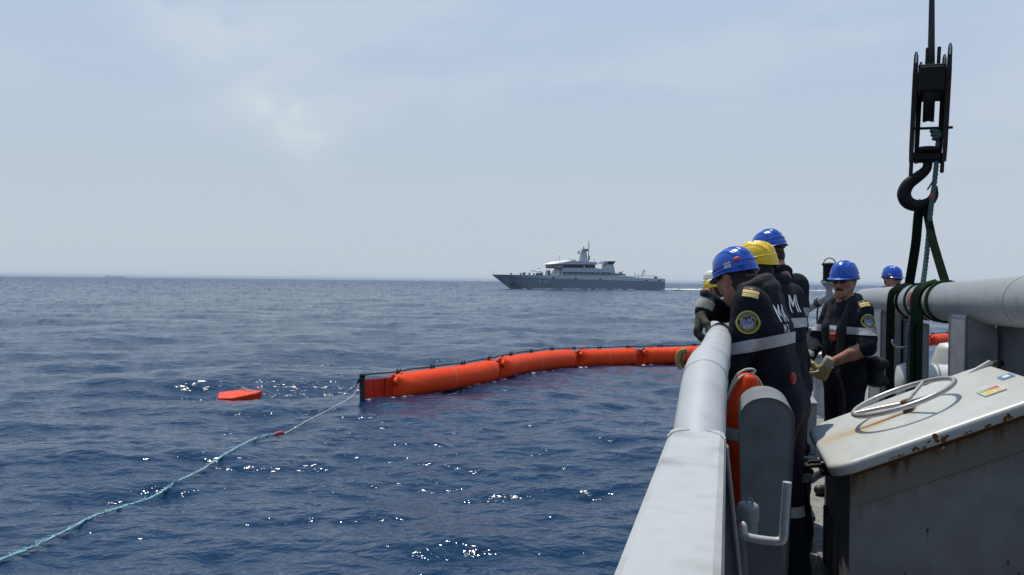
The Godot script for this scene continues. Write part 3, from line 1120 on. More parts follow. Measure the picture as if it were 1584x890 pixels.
	for k in 3:
		g = G.new()
		g.tube(catmull([Vector3(0.08, 0.54, 0.1 - 0.08 * k), Vector3(0.08, 0.70 + 0.03 * k, 0.1 - 0.08 * k), Vector3(0.02, 0.76 + 0.03 * k, 0.12 - 0.1 * k), Vector3(-0.12, 0.72, 0.1 - 0.1 * k), Vector3(-0.16, 0.45, 0.12 - 0.1 * k)], 5), 0.017, 8)
		part("pipe", g, M.black_rubber if k == 1 else M.paint, hu)
	# ---- thin steel hand bar on the plating
	var hb := thing("hand_bar", "thin pale bent hand bar crossing behind the dark hanging strap", "handrail", Vector3(1.45, 0, -7.95))
	g = G.new()
	g.tube(catmull([Vector3(-0.055, 1.15, 0.1), Vector3(-0.062, 1.12, 0.1), Vector3(-0.03, 1.085, 0.1), Vector3(0.02, 1.08, 0.08), Vector3(0.1, 1.09, 0.02), Vector3(0.17, 1.1, -0.02)], 5), 0.0085, 8)
	part("bar", g, M.steel, hb)
	# ---- hose along the deck and lashing ring
	var hs := thing("deck_hose", "dark hose lying across the deck between the men and the locker", "hose")
	g = G.new()
	g.tube(catmull([Vector3(0.42, 0.03, -7.0), Vector3(0.55, 0.03, -7.1), Vector3(0.66, 0.03, -7.2), Vector3(0.76, 0.03, -7.45), Vector3(0.9, 0.03, -7.6), Vector3(1.15, 0.03, -7.55), Vector3(1.3, 0.03, -7.3)], 8), 0.022, 10)
	part("pipe", g, M.black_rubber, hs)
	for q in [Vector3(0.6, 0.03, -7.13), Vector3(1.0, 0.03, -7.6)]:
		g = G.new()
		g.lathe([Vector2(0.022, -0.03), Vector2(0.028, -0.025), Vector2(0.028, 0.025), Vector2(0.022, 0.03)], q, Basis(Vector3.BACK, PI / 2), 12)
		part("coupling", g, M.steel, hs)
	var lr := thing("lashing_ring", "rusty D shaped lashing ring lying on deck at the foot of the locker", "ring", Vector3(0.60, 0.02, -5.12))
	g = G.new()
	g.tube(PackedVector3Array([Vector3(-0.035, 0, 0.06), Vector3(-0.04, 0.002, -0.02), Vector3(-0.025, 0.004, -0.055), Vector3(0.02, 0.004, -0.055), Vector3(0.03, 0.002, -0.02), Vector3(0.022, 0, 0.06)]), 0.0075, 8, true, true)
	part("ring", g, M.rusty_iron, lr)
	g = G.new()
	g.box(Vector3(-0.005, -0.008, 0.06), Vector3(0.05, 0.022, 0.03))
	part("lug", g, M.rusty_iron, lr)
	# ---- step the third man stands on
	var wp := thing("wooden_step", "low dark step on deck under the rearmost of the leaning men", "step", Vector3(0.33, 0, -6.0))
	for k in 4:
		g = G.new()
		g.box(Vector3(-0.18 + 0.12 * k, 0.105, 0), Vector3(0.11, 0.03, 0.6))
		part("plank", g, M.plate_paint, wp)
	for z in [-0.22, 0.22]:
		g = G.new()
		g.box(Vector3(0, 0.045, z), Vector3(0.46, 0.09, 0.05))
		part("bearer", g, M.plate_paint, wp)

# ==================================================================== steel locker with a sloping hatch lid
func rounded_rect(x0: float, x1: float, y0: float, y1: float, r: float, seg := 6) -> PackedVector2Array:
	var out := PackedVector2Array()
	for c in [[x1 - r, y1 - r, 0.0], [x0 + r, y1 - r, 90.0], [x0 + r, y0 + r, 180.0], [x1 - r, y0 + r, 270.0]]:
		for i in seg + 1:
			var t := deg_to_rad(c[2] + 90.0 * i / seg)
			out.append(Vector2(c[0] + cos(t) * r, c[1] + sin(t) * r))
	return out

func lid_texture() -> ImageTexture:
	# white paint with rust run from the wheel spindle down to the low edge; grime and scratches
	var n := 512
	var im := Image.create(n, n, false, Image.FORMAT_RGB8)
	var a := noise(61, 0.012, 5)
	var b := noise(62, 0.05, 4)
	for y in n:
		for x in n:
			var u := x / float(n)
			var v := y / float(n)
			var c := Color(0.87, 0.885, 0.88)
			var dirt := a.get_noise_2d(x, y) * 0.5 + b.get_noise_2d(x * 0.3, y * 1.5) * 0.35
			c = c.lerp(Color(0.74, 0.74, 0.70), clampf(dirt * 0.5 + 0.1, 0.0, 0.6))
			# run: narrow at the spindle (0.47, 0.47), wider and paler towards u = 0
			var d := 0.475 - u
			if d > -0.03:
				var w := 0.022 + 0.05 * clampf(d * 3.0, 0.0, 1.0) + 0.012 * b.get_noise_2d(x * 0.6, 7.0)
				var mid := 0.465 + 0.02 * sin(d * 7.0) + 0.03 * d
				var s := exp(-pow((v - mid) / w, 2.0)) * (0.95 - 0.62 * smoothstep(0.12, 0.48, d)) * smoothstep(-0.03, 0.01, d)
				s *= 0.8 + 0.35 * a.get_noise_2d(x * 0.4, y * 4.0)
				c = c.lerp(Color(0.80, 0.62, 0.34), clampf(s, 0.0, 0.9))
				var s2 := exp(-pow((v - mid + 0.006) / (w * 0.35), 2.0)) * smoothstep(0.24, 0.0, d) * smoothstep(-0.03, 0.0, d)
				c = c.lerp(Color(0.55, 0.27, 0.10), clampf(s2, 0.0, 0.85))
			var hub := Vector2(u - 0.475, v - 0.465).length()
			c = c.lerp(Color(0.36, 0.16, 0.08), smoothstep(0.045, 0.02, hub + 0.015 * b.get_noise_2d(x, y)))
			im.set_pixel(x, y, c)
	return tex(im)

func wall_texture() -> ImageTexture:
	# grey paint; rust weeps from under the lid and small chips
	var w := 512
	var h := 512
	var im := Image.create(w, h, false, Image.FORMAT_RGB8)
	var a := noise(71, 0.011, 5)
	var b := noise(72, 0.03, 4)
	var r := RandomNumberGenerator.new()
	r.seed = 12
	var chips := []
	for i in 16:
		chips.append(Vector3(r.randf() * w, 120 + r.randf() * 380, r.randf_range(2.0, 5.0)))
	for y in h:
		for x in w:
			var c := Color(0.62, 0.63, 0.64)
			c = c.lerp(Color(0.52, 0.52, 0.51), clampf(0.4 + a.get_noise_2d(x, y) * 0.9, 0.0, 1.0) * 0.6)
			# distance below the sloping top edge: v of the lid edge falls from left (0.40) to right (0.0)
			var edge := (0.41 - 0.37 * x / w) * h
			var below := (y - edge) / h
			var weep := clampf(0.65 + 1.1 * b.get_noise_2d(x * 2.2, 3.0) + 0.25 * b.get_noise_2d(x * 6.0, y * 0.4), 0.0, 1.3)
			var s := weep * smoothstep(0.22, 0.0, below) * smoothstep(-0.04, 0.0, below)
			c = c.lerp(Color(0.42, 0.30, 0.17), clampf(s * 0.42, 0.0, 0.55))
			var s2 := clampf(b.get_noise_2d(x * 1.6 + 90.0, y * 0.5) * 2.2 - 0.1, 0.0, 1.0) * smoothstep(0.09, 0.0, below) * smoothstep(-0.05, 0.0, below)
			c = c.lerp(Color(0.32, 0.15, 0.07), s2 * 0.9)
			for q in chips:
				var d := Vector2(x - q.x, (y - q.y) * 0.7).length()
				if d < q.z:
					c = c.lerp(Color(0.22, 0.12, 0.08), 0.8)
				elif y > q.y and absf(x - q.x) < q.z * 0.6 and y - q.y < q.z * 10.0:
					c = c.lerp(Color(0.36, 0.22, 0.12), 0.35 * (1.0 - (y - q.y) / (q.z * 10.0)))
			im.set_pixel(x, y, c)
	return tex(im)

func label_texture() -> ImageTexture:
	# small safety plate: green and yellow fields, a red field, lines of print too small to read
	var im := Image.create(96, 64, false, Image.FORMAT_RGB8)
	im.fill(Color(0.80, 0.79, 0.68))
	im.fill_rect(Rect2i(4, 4, 40, 26), Color(0.44, 0.56, 0.42))
	im.fill_rect(Rect2i(4, 32, 52, 28), Color(0.80, 0.77, 0.36))
	im.fill_rect(Rect2i(46, 4, 44, 27), Color(0.68, 0.30, 0.30))
	im.fill_rect(Rect2i(58, 32, 32, 28), Color(0.76, 0.74, 0.60))
	for k in 4:
		im.fill_rect(Rect2i(9, 8 + 5 * k, 28 - 4 * (k % 2), 1), Color(0.8, 0.82, 0.76))
		im.fill_rect(Rect2i(50, 8 + 5 * k, 34 - 6 * (k % 2), 1), Color(0.85, 0.7, 0.66))
		im.fill_rect(Rect2i(8, 37 + 5 * k, 40 - 5 * (k % 3), 1), Color(0.4, 0.4, 0.2))
		im.fill_rect(Rect2i(62, 37 + 5 * k, 22, 1), Color(0.4, 0.38, 0.3))
	return tex(im)

func blue_label_texture() -> ImageTexture:
	var im := Image.create(64, 64, false, Image.FORMAT_RGB8)
	im.fill(Color(0.42, 0.60, 0.76))
	im.fill_rect(Rect2i(4, 4, 56, 56), Color(0.26, 0.46, 0.68))
	im.fill_rect(Rect2i(16, 14, 32, 36), Color(0.86, 0.89, 0.9))
	im.fill_rect(Rect2i(21, 20, 22, 24), Color(0.66, 0.75, 0.84))
	im.fill_rect(Rect2i(24, 23, 16, 18), Color(0.86, 0.89, 0.9))
	return tex(im)

func build_locker() -> void:
	var lk := thing("hatch_locker", "grey steel locker with white sloping hatch lid, handwheel and rust streaks", "locker", Vector3(0.575, 0, -4.78))
	# local: x from the left wall, y up, z from the middle (near wall at +0.53)
	var slope := tan(deg_to_rad(23.6))
	var g := G.new()
	var hl := 0.715     # wall height at the left
	var poly := pl([Vector2(0, 0), Vector2(0, hl), Vector2(0.92, hl + 0.92 * slope), Vector2(0.92, 0)])
	g.prism(poly, 0.012, Vector3(0, 0, 0.524))
	var wm := mat(Color(0.80, 0.83, 0.86), 0.55)
	wm.albedo_texture = wall_texture()
	var near := part("near_wall", g, wm, lk)
	g = G.new()
	g.prism(poly, 0.012, Vector3(0, 0, -0.524))
	part("far_wall", g, M.plate_paint, lk)
	g = G.new()
	g.box(Vector3(0.006, hl * 0.5, 0), Vector3(0.012, hl - 0.004, 1.035), Basis.IDENTITY, 0.002)
	var lw := part("left_wall", g, M.plate_paint, lk)
	g = G.new()
	g.box(Vector3(0.914, 0.55, 0), Vector3(0.012, 1.1, 1.035), Basis.IDENTITY, 0.002)
	part("right_wall", g, M.plate_paint, lk)
	# stiffeners and foot flange on the left wall
	for z in [0.12, -0.12, -0.36]:
		g = G.new()
		g.box(Vector3(-0.012, 0.17, z), Vector3(0.024, 0.34, 0.012), Basis.IDENTITY, 0.003)
		part("rib", g, M.plate_paint, lw)
	g = G.new()
	g.box(Vector3(-0.012, 0.006, 0), Vector3(0.05, 0.012, 1.08), Basis.IDENTITY, 0.003)
	part("foot_flange", g, M.plate_paint, lk)
	# doubler strip under the lid on the near wall, its lower edge the seam
	g = G.new()
	g.prism(pl([Vector2(0.004, hl - 0.155), Vector2(0.004, hl - 0.002), Vector2(0.915, hl - 0.002 + 0.911 * slope), Vector2(0.915, hl - 0.155 + 0.911 * slope)]), 0.006, Vector3(0, 0, 0.5335))
	part("coaming_strip", g, rust_strip_mat(), near)
	# ---- lid
	var ang := deg_to_rad(23.6)
	var lb := Basis(Vector3.BACK, ang)
	var lid_at := Vector3(-0.075, hl + 0.018 - 0.075 * slope, 0)
	var L := 1.055
	var W := 0.585
	var lt := mat(Color(0.66, 0.67, 0.67), 0.38)
	lt.albedo_texture = lid_texture()
	g = G.new()
	var rows := []
	for e in [[0.0, 0.0], [0.006, -0.001], [0.009, 0.004], [0.009, 0.03], [0.004, 0.045], [-0.006, 0.053], [-0.022, 0.056]]:
		var row := PackedVector3Array()
		for p in rounded_rect(-e[0], L + e[0], -W - e[0], W + e[0], 0.12 + e[0], 8):
			row.append(lid_at + lb * Vector3(p.x, e[1], p.y))
		rows.append(row)
	g.skin(rows)
	# top face, planar uv
	var top: PackedVector3Array = rows[6]
	var mid := lid_at + lb * Vector3(L * 0.5, 0.0585, 0)
	var inv := lb.inverse()
	var uvof := func(p: Vector3) -> Vector2:
		var q: Vector3 = inv * (p - lid_at)
		return Vector2(clampf(q.x / L, 0.002, 0.998), clampf(0.5 + q.z / (2.0 * W), 0.002, 0.998))
	for j in top.size():
		var k := (j + 1) % top.size()
		var up: Vector3 = lb.y
		g.tri(top[j], top[k], mid, up, up, up, uvof.call(top[j]), uvof.call(top[k]), uvof.call(mid))
	var low: PackedVector3Array = rows[0]
	g.fan(low, -lb.y)
	# uv of the rim: clean corner of the picture
	for i in g.uv.size() - top.size() * 3 - low.size() * 3:
		g.uv[i] = Vector2(0.7 + 0.2 * fposmod(g.uv[i].x * 3.0, 1.0), 0.9)
	var lid := part("lid", g, lt, lk)
	# gasket under the lid
	g = G.new()
	rows = []
	for y in [-0.028, 0.001]:
		var row := PackedVector3Array()
		for p in rounded_rect(0.05, L - 0.04, -W + 0.04, W - 0.04, 0.08):
			row.append(lid_at + lb * Vector3(p.x, y, p.y))
		rows.append(row)
	g.skin(rows)
	part("gasket", g, M.rust, lid)
	# rust spots where the paint broke along the near edge
	var rgl := RandomNumberGenerator.new()
	rgl.seed = 8
	for q in [[0.50, 0.022, 0.022], [0.40, 0.02, 0.012], [0.80, 0.018, 0.014], [0.62, 0.012, 0.006], [0.70, 0.02, 0.006], [0.30, 0.02, 0.005]]:
		g = G.new()
		for w in 7:
			var c := lid_at + lb * Vector3(q[0] + rgl.randfn() * q[1] * 0.8, 0.006 + absf(rgl.randfn()) * q[2] * 0.6, W + 0.0085)
			g.ellipsoid(c, Vector3(q[1] * rgl.randf_range(0.2, 0.6), q[2] * rgl.randf_range(0.25, 0.7), 0.003), lb * Basis(Vector3.BACK, rgl.randf()), 9, 6)
		part("rust_patch", g, M.rust, lid)
	# labels
	for k in 2:
		var lm := mat(Color(1, 1, 1), 0.45)
		lm.albedo_color = Color.WHITE
		lm.albedo_texture = label_texture() if k == 0 else blue_label_texture()
		g = G.new()
		var c := lid_at + lb * (Vector3(0.865, 0.0615, 0.19) if k == 0 else Vector3(1.0, 0.0605, -0.02))
		var hx := 0.052 if k == 0 else 0.032
		var hz := 0.075 if k == 0 else 0.05
		var hy := 0.006 if k == 0 else 0.0025
		g.box(c, Vector3(hx * 2, hy, hz * 2), lb, 0.001)
		var pt := part("safety_label" if k == 0 else "blue_label", g, M.sticker, lid)
		g = G.new()
		var t := c + lb.y * (hy * 0.5 + 0.0012)
		g.quad(t + lb * Vector3(-hx, 0, hz) * 0.97, t + lb * Vector3(hx, 0, hz) * 0.97, t + lb * Vector3(hx, 0, -hz) * 0.97, t + lb * Vector3(-hx, 0, -hz) * 0.97, lb.y, [Vector2(0, 1), Vector2(1, 1), Vector2(1, 0), Vector2(0, 0)])
		part("print", g, lm, pt)
	# ---- handwheel on its spindle
	var hub := lid_at + lb * Vector3(0.475 * L, 0.056, -0.02)
	var wc := hub + lb.y * 0.082
	g = G.new()
	g.ring(wc, lb, 0.262, 0.0135, 56, 12)
	var wheel := part("handwheel", g, M.steel, lk)
	for k in 3:
		var t := deg_to_rad(187.0 + 120.0 * k)
		g = G.new()
		g.rod(wc + lb * Vector3(cos(t) * 0.256, 0.0, sin(t) * 0.256), hub + lb * Vector3(cos(t) * 0.02, 0.052, sin(t) * 0.02), 0.0105, 10)
		part("spoke", g, M.steel, wheel)
	g = G.new()
	g.lathe([Vector2(0.028, 0.0), Vector2(0.028, 0.02), Vector2(0.016, 0.024), Vector2(0.016, 0.04), Vector2(0.024, 0.043), Vector2(0.024, 0.064), Vector2(0.012, 0.068), Vector2(0.0005, 0.068)], hub, lb, 18)
	part("hub", g, M.rust, wheel)
	# ---- hinge at the upper end
	g = G.new()
	g.prism(pl([Vector2(-0.12, 0.0), Vector2(0.01, 0.0), Vector2(0.02, 0.012), Vector2(0.005, 0.026), Vector2(-0.12, 0.003)]), 0.024, lid_at + lb * Vector3(L, 0.058, -0.47), lb)
	part("hinge_arm", g, M.white_paint, lk)
	g = G.new()
	g.lathe([Vector2(0.0005, -0.04), Vector2(0.019, -0.04), Vector2(0.019, 0.04), Vector2(0.0005, 0.04)], lid_at + lb * Vector3(L + 0.035, 0.06, -0.44), lb * Basis(Vector3.RIGHT, PI / 2), 16)
	part("hinge_pin", g, M.rusty_iron, lk)
	# ---- clamp at the low end, rusty link handle
	g = G.new()
	g.tube(PackedVector3Array([Vector3(-0.08, 0.665, 0.1), Vector3(-0.13, 0.66, 0.11), Vector3(-0.155, 0.652, 0.1), Vector3(-0.155, 0.652, 0.02), Vector3(-0.13, 0.66, 0.0), Vector3(-0.08, 0.665, 0.01)]), 0.0115, 8)
	part("clamp_link", g, M.rusty_iron, lk)
	g = G.new()
	g.box(Vector3(-0.045, 0.635, 0.05), Vector3(0.09, 0.03, 0.2), Basis.IDENTITY, 0.008)
	part("clamp_bracket", g, M.black_iron, lk)
	g = G.new()
	g.rod(Vector3(-0.05, 0.668, -0.02), Vector3(-0.34, 0.66, -0.16), 0.009, 8)
	part("clamp_bar", g, M.steel, lk)
	g = G.new()
	g.ellipsoid(lid_at + lb * Vector3(0.5, -0.028, W - 0.02), Vector3(0.012, 0.01, 0.012), Basis.IDENTITY, 10, 6)
	part("bolt", g, M.steel, lk)

func rust_strip_mat() -> StandardMaterial3D:
	var n := 256
	var im := Image.create(n * 2, n / 2, false, Image.FORMAT_RGB8)
	var b := noise(75, 0.02, 5)
	for y in n / 2:
		for x in n * 2:
			var v := 2.0 * y / n
			var under := (v - (0.74 - 0.74 * x / (n * 2.0))) / 0.26
			var w := clampf(0.55 + 1.0 * b.get_noise_2d(x * 1.2, y * 0.35), 0.0, 1.0) * (1.0 - 0.75 * clampf(under, 0.0, 1.0))
			var c := Color(0.60, 0.605, 0.60).lerp(Color(0.53, 0.44, 0.31), clampf(0.1 + w * 0.4, 0.0, 0.7))
			c = c.lerp(Color(0.36, 0.2, 0.1), clampf((w - 0.52) * 1.7, 0.0, 0.85))
			im.set_pixel(x, y, c)
	var m := mat(Color(0.7, 0.7, 0.7), 0.6)
	m.albedo_texture = tex(im)
	return m

# ==================================================================== crane block, slings and ropes
func ribbon(g: G, pts: PackedVector3Array, side: Vector3, width: float, thick: float) -> void:
	# flat webbing strap following pts; its width lies along side
	var rows := []
	for i in pts.size():
		var d := (pts[mini(i + 1, pts.size() - 1)] - pts[maxi(i - 1, 0)]).normalized()
		var s := (side - d * side.dot(d)).normalized()
		var o := d.cross(s)
		var row := PackedVector3Array()
		for k in [[-0.5, -0.5], [-0.44, -0.5], [0.44, -0.5], [0.5, -0.5], [0.5, 0.5], [0.44, 0.5], [-0.44, 0.5], [-0.5, 0.5]]:
			row.append(pts[i] + s * (k[0] * width) + o * (k[1] * thick * (1.0 if absf(k[0]) < 0.47 else 0.6)))
		rows.append(row)
	g.skin(rows)
	g.fan(rows[0], pts[0] - pts[1])
	g.fan(rows[-1], pts[-1] - pts[-2])

func twisted_rope(ctrl: PackedVector3Array, r: float, lay := 0.09, sides := 6) -> G:
	# three strands laid round each other
	var g := G.new()
	for s in 3:
		var pts := PackedVector3Array()
		var run := 0.0
		var last := Vector3.ZERO
		for i in ctrl.size():
			if i > 0:
				run += ctrl[i].distance_to(ctrl[i - 1])
			var d := (ctrl[mini(i + 1, ctrl.size() - 1)] - ctrl[maxi(i - 1, 0)]).normalized()
			var a := d.cross(Vector3.BACK if absf(d.z) < 0.8 else Vector3.UP).normalized() if i == 0 else (last - d * last.dot(d)).normalized()
			last = a
			var b := d.cross(a)
			var t := TAU * (s / 3.0 + run / lay)
			pts.append(ctrl[i] + (a * cos(t) + b * sin(t)) * r * 0.5)
		g.tube(pts, r * 0.62, sides)
	return g

func build_crane() -> void:
	# local origin at the hook's saddle; the sheave turns about the ship's length (z)
	var tilt := Basis(Vector3.BACK, deg_to_rad(-2.0))
	var cb := thing("crane_block", "black and rusty crane hook block hanging above the heavy pipe rail", "crane block", Vector3(1.55, 2.42, -7.42))
	cb.rotation.z = deg_to_rad(-2.0)
	cb.rotation.y = deg_to_rad(-12.0)
	var g := G.new()
	# four cheek bars, pairs either side
	for x in [-0.105, 0.105]:
		for z in [-0.055, 0.055]:
			g = G.new()
			var w := 0.036
			var top := 1.09 if z > 0 else 1.03
			if x > 0:
				top += 0.05
			g.prism(pl([Vector2(-w * 0.4, 0.20), Vector2(w * 0.4, 0.20), Vector2(w * 0.5, 0.32), Vector2(w * 0.55, 0.9), Vector2(w * 0.42, top - 0.03), Vector2(w * 0.15, top), Vector2(-w * 0.25, top), Vector2(-w * 0.45, top - 0.03), Vector2(-w * 0.55, 0.9), Vector2(-w * 0.5, 0.32)]), 0.022, Vector3(x + (0.016 if z > 0 else -0.02) * signf(x), 0.0, z), Basis.IDENTITY)
			var bar := part("cheek_bar", g, M.rusty_iron, cb)
			g = G.new()
			g.box(Vector3(x + (0.016 if z > 0 else -0.02) * signf(x), top - 0.05, z), Vector3(0.02, 0.09, 0.027), Basis.IDENTITY, 0.006)
			part("worn_tip", g, M.steel, bar)
			g = G.new()
			g.lathe([Vector2(0.0005, -0.02), Vector2(0.013, -0.02), Vector2(0.013, 0.02), Vector2(0.0005, 0.02)], Vector3(x + (0.016 if z > 0 else -0.02) * signf(x), 0.475, z), Basis(Vector3.RIGHT, PI / 2), 6)
			part("bolt", g, M.rusty_iron, bar)
	# side shields
	for x in [-0.124, 0.124]:
		g = G.new()
		g.box(Vector3(x, 0.66, 0), Vector3(0.012, 0.80, 0.12), Basis.IDENTITY, 0.004)
		part("side_plate", g, M.black_iron, cb)
	# sheave and its guard
	g = G.new()
	var disc := Basis(Vector3.BACK, PI / 2)
	g.lathe([Vector2(0.0005, -0.042), Vector2(0.19, -0.042), Vector2(0.19, -0.03), Vector2(0.182, 0.0), Vector2(0.19, 0.03), Vector2(0.19, 0.042), Vector2(0.0005, 0.042)], Vector3(-0.01, 0.72, 0), disc, 36)
	part("sheave", g, M.black_iron, cb)
	g = G.new()
	g.box(Vector3(0, 0.84, 0), Vector3(0.185, 0.20, 0.40), Basis.IDENTITY, 0.01)
	part("guard", g, M.black_iron, cb)
	g = G.new()
	g.box(Vector3(0, 0.947, 0), Vector3(0.2, 0.014, 0.38), Basis.IDENTITY, 0.004)
	part("top_rim", g, M.rusty_iron, cb)
	for y in [0.70, 0.475]:
		g = G.new()
		g.rod(Vector3(-0.14, y, 0.02), Vector3(0.14 if y > 0.5 else 0.17, y, 0.02), 0.011, 10)
		part("cross_pin", g, M.black_iron, cb)
	# rope socket rising between the cheeks
	for x in [-0.042, 0.042]:
		g = G.new()
		g.box(Vector3(x, 1.03, 0), Vector3(0.028, 0.2, 0.05), Basis.IDENTITY, 0.007)
		part("socket_cheek", g, M.rusty_iron, cb)
	# crosshead, swivel nut
	g = G.new()
	g.box(Vector3(-0.005, 0.245, 0), Vector3(0.22, 0.085, 0.13), Basis.IDENTITY, 0.02)
	part("crosshead", g, M.black_iron, cb)
	g = G.new()
	g.lathe([Vector2(0.075, 0.28), Vector2(0.1, 0.285), Vector2(0.1, 0.31), Vector2(0.07, 0.325), Vector2(0.0005, 0.33)], Vector3.ZERO, Basis.IDENTITY, 20)
	part("swivel_nut", g, M.black_iron, cb)
	for x in [-0.118, 0.108]:
		g = G.new()
		g.box(Vector3(x, 0.19, 0), Vector3(0.03, 0.2 if x < 0 else 0.15, 0.05), Basis.IDENTITY, 0.008)
		part("hanger", g, M.rusty_iron, cb)
	# the hook: thick in the bow, thinning to the point
	g = G.new()
	var ctrl := [Vector3(0.0, 0.24, 0), Vector3(0.0, 0.16, 0), Vector3(-0.035, 0.085, 0), Vector3(-0.098, 0.02, 0), Vector3(-0.122, -0.055, 0), Vector3(-0.092, -0.122, 0), Vector3(-0.02, -0.15, 0), Vector3(0.06, -0.125, 0), Vector3(0.098, -0.07, 0), Vector3(0.104, -0.015, 0), Vector3(0.112, 0.012, 0)]
	var rr := [0.034, 0.036, 0.044, 0.05, 0.054, 0.053, 0.048, 0.041, 0.033, 0.022, 0.01]
	var hp := catmull(ctrl, 6)
	var hr := PackedFloat32Array()
	for i in hp.size():
		var t := float(i) / 6.0
		var k := mini(int(t), rr.size() - 2)
		hr.append(lerpf(rr[k], rr[k + 1], t - k))
	for i in hp.size():
		hp[i].x -= 0.038 * smoothstep(0.16, 0.05, hp[i].y)
	g.tube(hp, hr, 16)
	var hook := part("hook", g, M.black_iron, cb)
	g = G.new()
	g.box(Vector3(0.04, 0.035, 0.0), Vector3(0.012, 0.13, 0.02), Basis(Vector3.BACK, deg_to_rad(-28)), 0.004)
	part("safety_latch", g, M.rusty_iron, hook)

	# ---- hoist wire
	var wr := thing("hoist_wire", "dark steel hoist wire running up from the crane block out of view", "wire rope", Vector3(1.575, 3.36, -7.43))
	g = G.new()
	g.tube(PackedVector3Array([Vector3(0.014, 0.0, 0), Vector3(0.004, 0.6, 0), Vector3(0.0, 14.0, 0.02)]), 0.017, 10)
	part("wire", g, M.wire, wr)
	g = G.new()
	g.tube(PackedVector3Array([Vector3(-0.012, 0.0, 0.01), Vector3(-0.006, 0.6, 0.01), Vector3(-0.012, 14.0, 0.03)]), 0.017, 10)
	part("wire", g, M.wire, wr)

	# ---- lifting sling: two legs from the hook to chokes round the pipe
	var ax := func(s: float) -> Vector3: return Vector3(1.54, 1.632 - 0.019 * s, -s)
	var saddle := Vector3(1.52, 2.28, -7.41)
	for k in 2:
		var s: float = [7.5, 6.72][k]
		var sl := thing("lifting_sling", ["dark green webbing sling leg running from the hook down to the far choke", "dark green webbing sling leg running from the hook down to the near choke"][k], "sling", Vector3.ZERO, 0.0, "slings from the hook to the pipe")
		var c: Vector3 = ax.call(s)
		var up := Vector3(c.x - (0.09 if k == 0 else -0.0), c.y + 0.146, c.z)
		g = G.new()
		var leg := catmull([saddle + Vector3(0.01, 0.03, 0.0), saddle + Vector3(-0.02 if k == 0 else 0.03, -0.06, -0.02 if k == 0 else 0.02), saddle.lerp(up, 0.5) + Vector3(0, 0, 0.0), up], 8)
		ribbon(g, leg, Vector3(0.97, 0, 0.25), 0.072 if k == 0 else 0.06, 0.016)
		part("leg", g, M.web_dark, sl)
		# wraps round the pipe
		for w in (2 if k == 0 else 3):
			g = G.new()
			var pts := PackedVector3Array()
			for i in 37:
				var t := TAU * i / 36.0
				var lean: float = ([0.10, -0.02, 0.06][w]) * cos(t) + [0.0, 0.22, -0.09][w] * (1.0 if k == 0 else 0.45)
				var cc: Vector3 = ax.call(s + lean)
				pts.append(cc + Vector3(cos(t) * 0.1475, sin(t) * 0.1475, 0) * (1.0 + 0.02 * w))
			ribbon(g, pts, Vector3(0, 0, 1), 0.045 - 0.008 * w, 0.012)
			part("wrap", g, [M.green_wrap, M.web_dark, M.green_wrap][w], sl)
	# ---- hanging straps
	for k in 2:
		var s: float = [7.9, 6.86][k]
		var hs := thing("hanging_strap", ["narrow black green strap hanging from the pipe nearest the far bracket", "broad green strap hanging straight down between the two brackets"][k], "strap", Vector3.ZERO, 0.0, "straps hanging from the pipe")
		g = G.new()
		var c: Vector3 = ax.call(s)
		var top := Vector3(c.x - 0.15, c.y + 0.03, c.z)
		var pts := catmull([c + Vector3(-0.02, 0.152, 0), c + Vector3(-0.115, 0.11, 0.0), top + Vector3(-0.004, 0, 0), top + Vector3(-0.012, -0.25, 0.01), top + Vector3(-0.012, -0.6, 0.01), top + Vector3(-0.008, -1.0, 0.02), top + Vector3(0.01, -1.42, 0.02)], 6)
		ribbon(g, pts, Vector3(0.6, 0, 0.8), 0.085 if k == 0 else 0.11, 0.014)
		part("webbing", g, M.web_dark if k == 0 else M.web_green, hs)
		g = G.new()
		var st := catmull([top + Vector3(-0.022, -0.2, 0.01), top + Vector3(-0.022, -0.6, 0.01), top + Vector3(-0.018, -1.0, 0.02), top + Vector3(0.0, -1.4, 0.02)], 6)
		ribbon(g, st, Vector3(0.6, 0, 0.8), 0.02, 0.004)
		part("stripe", g, M.web_dark, hs)
	# ---- blue and red sleeve on the far choke
	var sv := thing("sling_sleeve", "small blue and red protective sleeve on the pipe between the sling wraps", "sleeve", ax.call(7.22))
	for k in 2:
		g = G.new()
		var pts := PackedVector3Array()
		for i in 9:
			var t := deg_to_rad((150.0 if k == 0 else 205.0) + (48.0 if k == 0 else 60.0) * i / 8.0)
			pts.append(Vector3(cos(t) * 0.146, sin(t) * 0.146, 0.0))
		ribbon(g, pts, Vector3(0, 0, 1), 0.11 if k == 0 else 0.2, 0.01)
		part("red_patch" if k == 0 else "blue_patch", g, mat(Color(0.22, 0.05, 0.04), 0.7) if k == 0 else mat(Color(0.015, 0.03, 0.16), 0.6), sv)
	# ---- teal tag line
	var tl := thing("tag_line", "teal laid rope knotted to the crane block and hanging to the deck", "rope")
	var line := catmull([Vector3(1.633, 2.83, -7.40), Vector3(1.605, 2.52, -7.36), Vector3(1.56, 2.2, -7.30), Vector3(1.515, 1.84, -7.21), Vector3(1.46, 1.58, -7.10), Vector3(1.385, 1.33, -7.08), Vector3(1.372, 1.08, -7.07), Vector3(1.37, 0.82, -7.065), Vector3(1.36, 0.4, -7.06), Vector3(1.35, 0.05, -7.05)], 22)
	part("rope", twisted_rope(line, 0.019, 0.10), M.teal_rope, tl)
	g = G.new()
	for k in 3:
		g.ring(Vector3(1.63 - 0.008 * k, 2.82 + 0.022 * k, -7.40), Basis(Vector3.BACK, 0.35 - 0.3 * k), 0.034, 0.016, 18, 8)
	part("knot", g, M.teal_rope, tl)
	g = G.new()
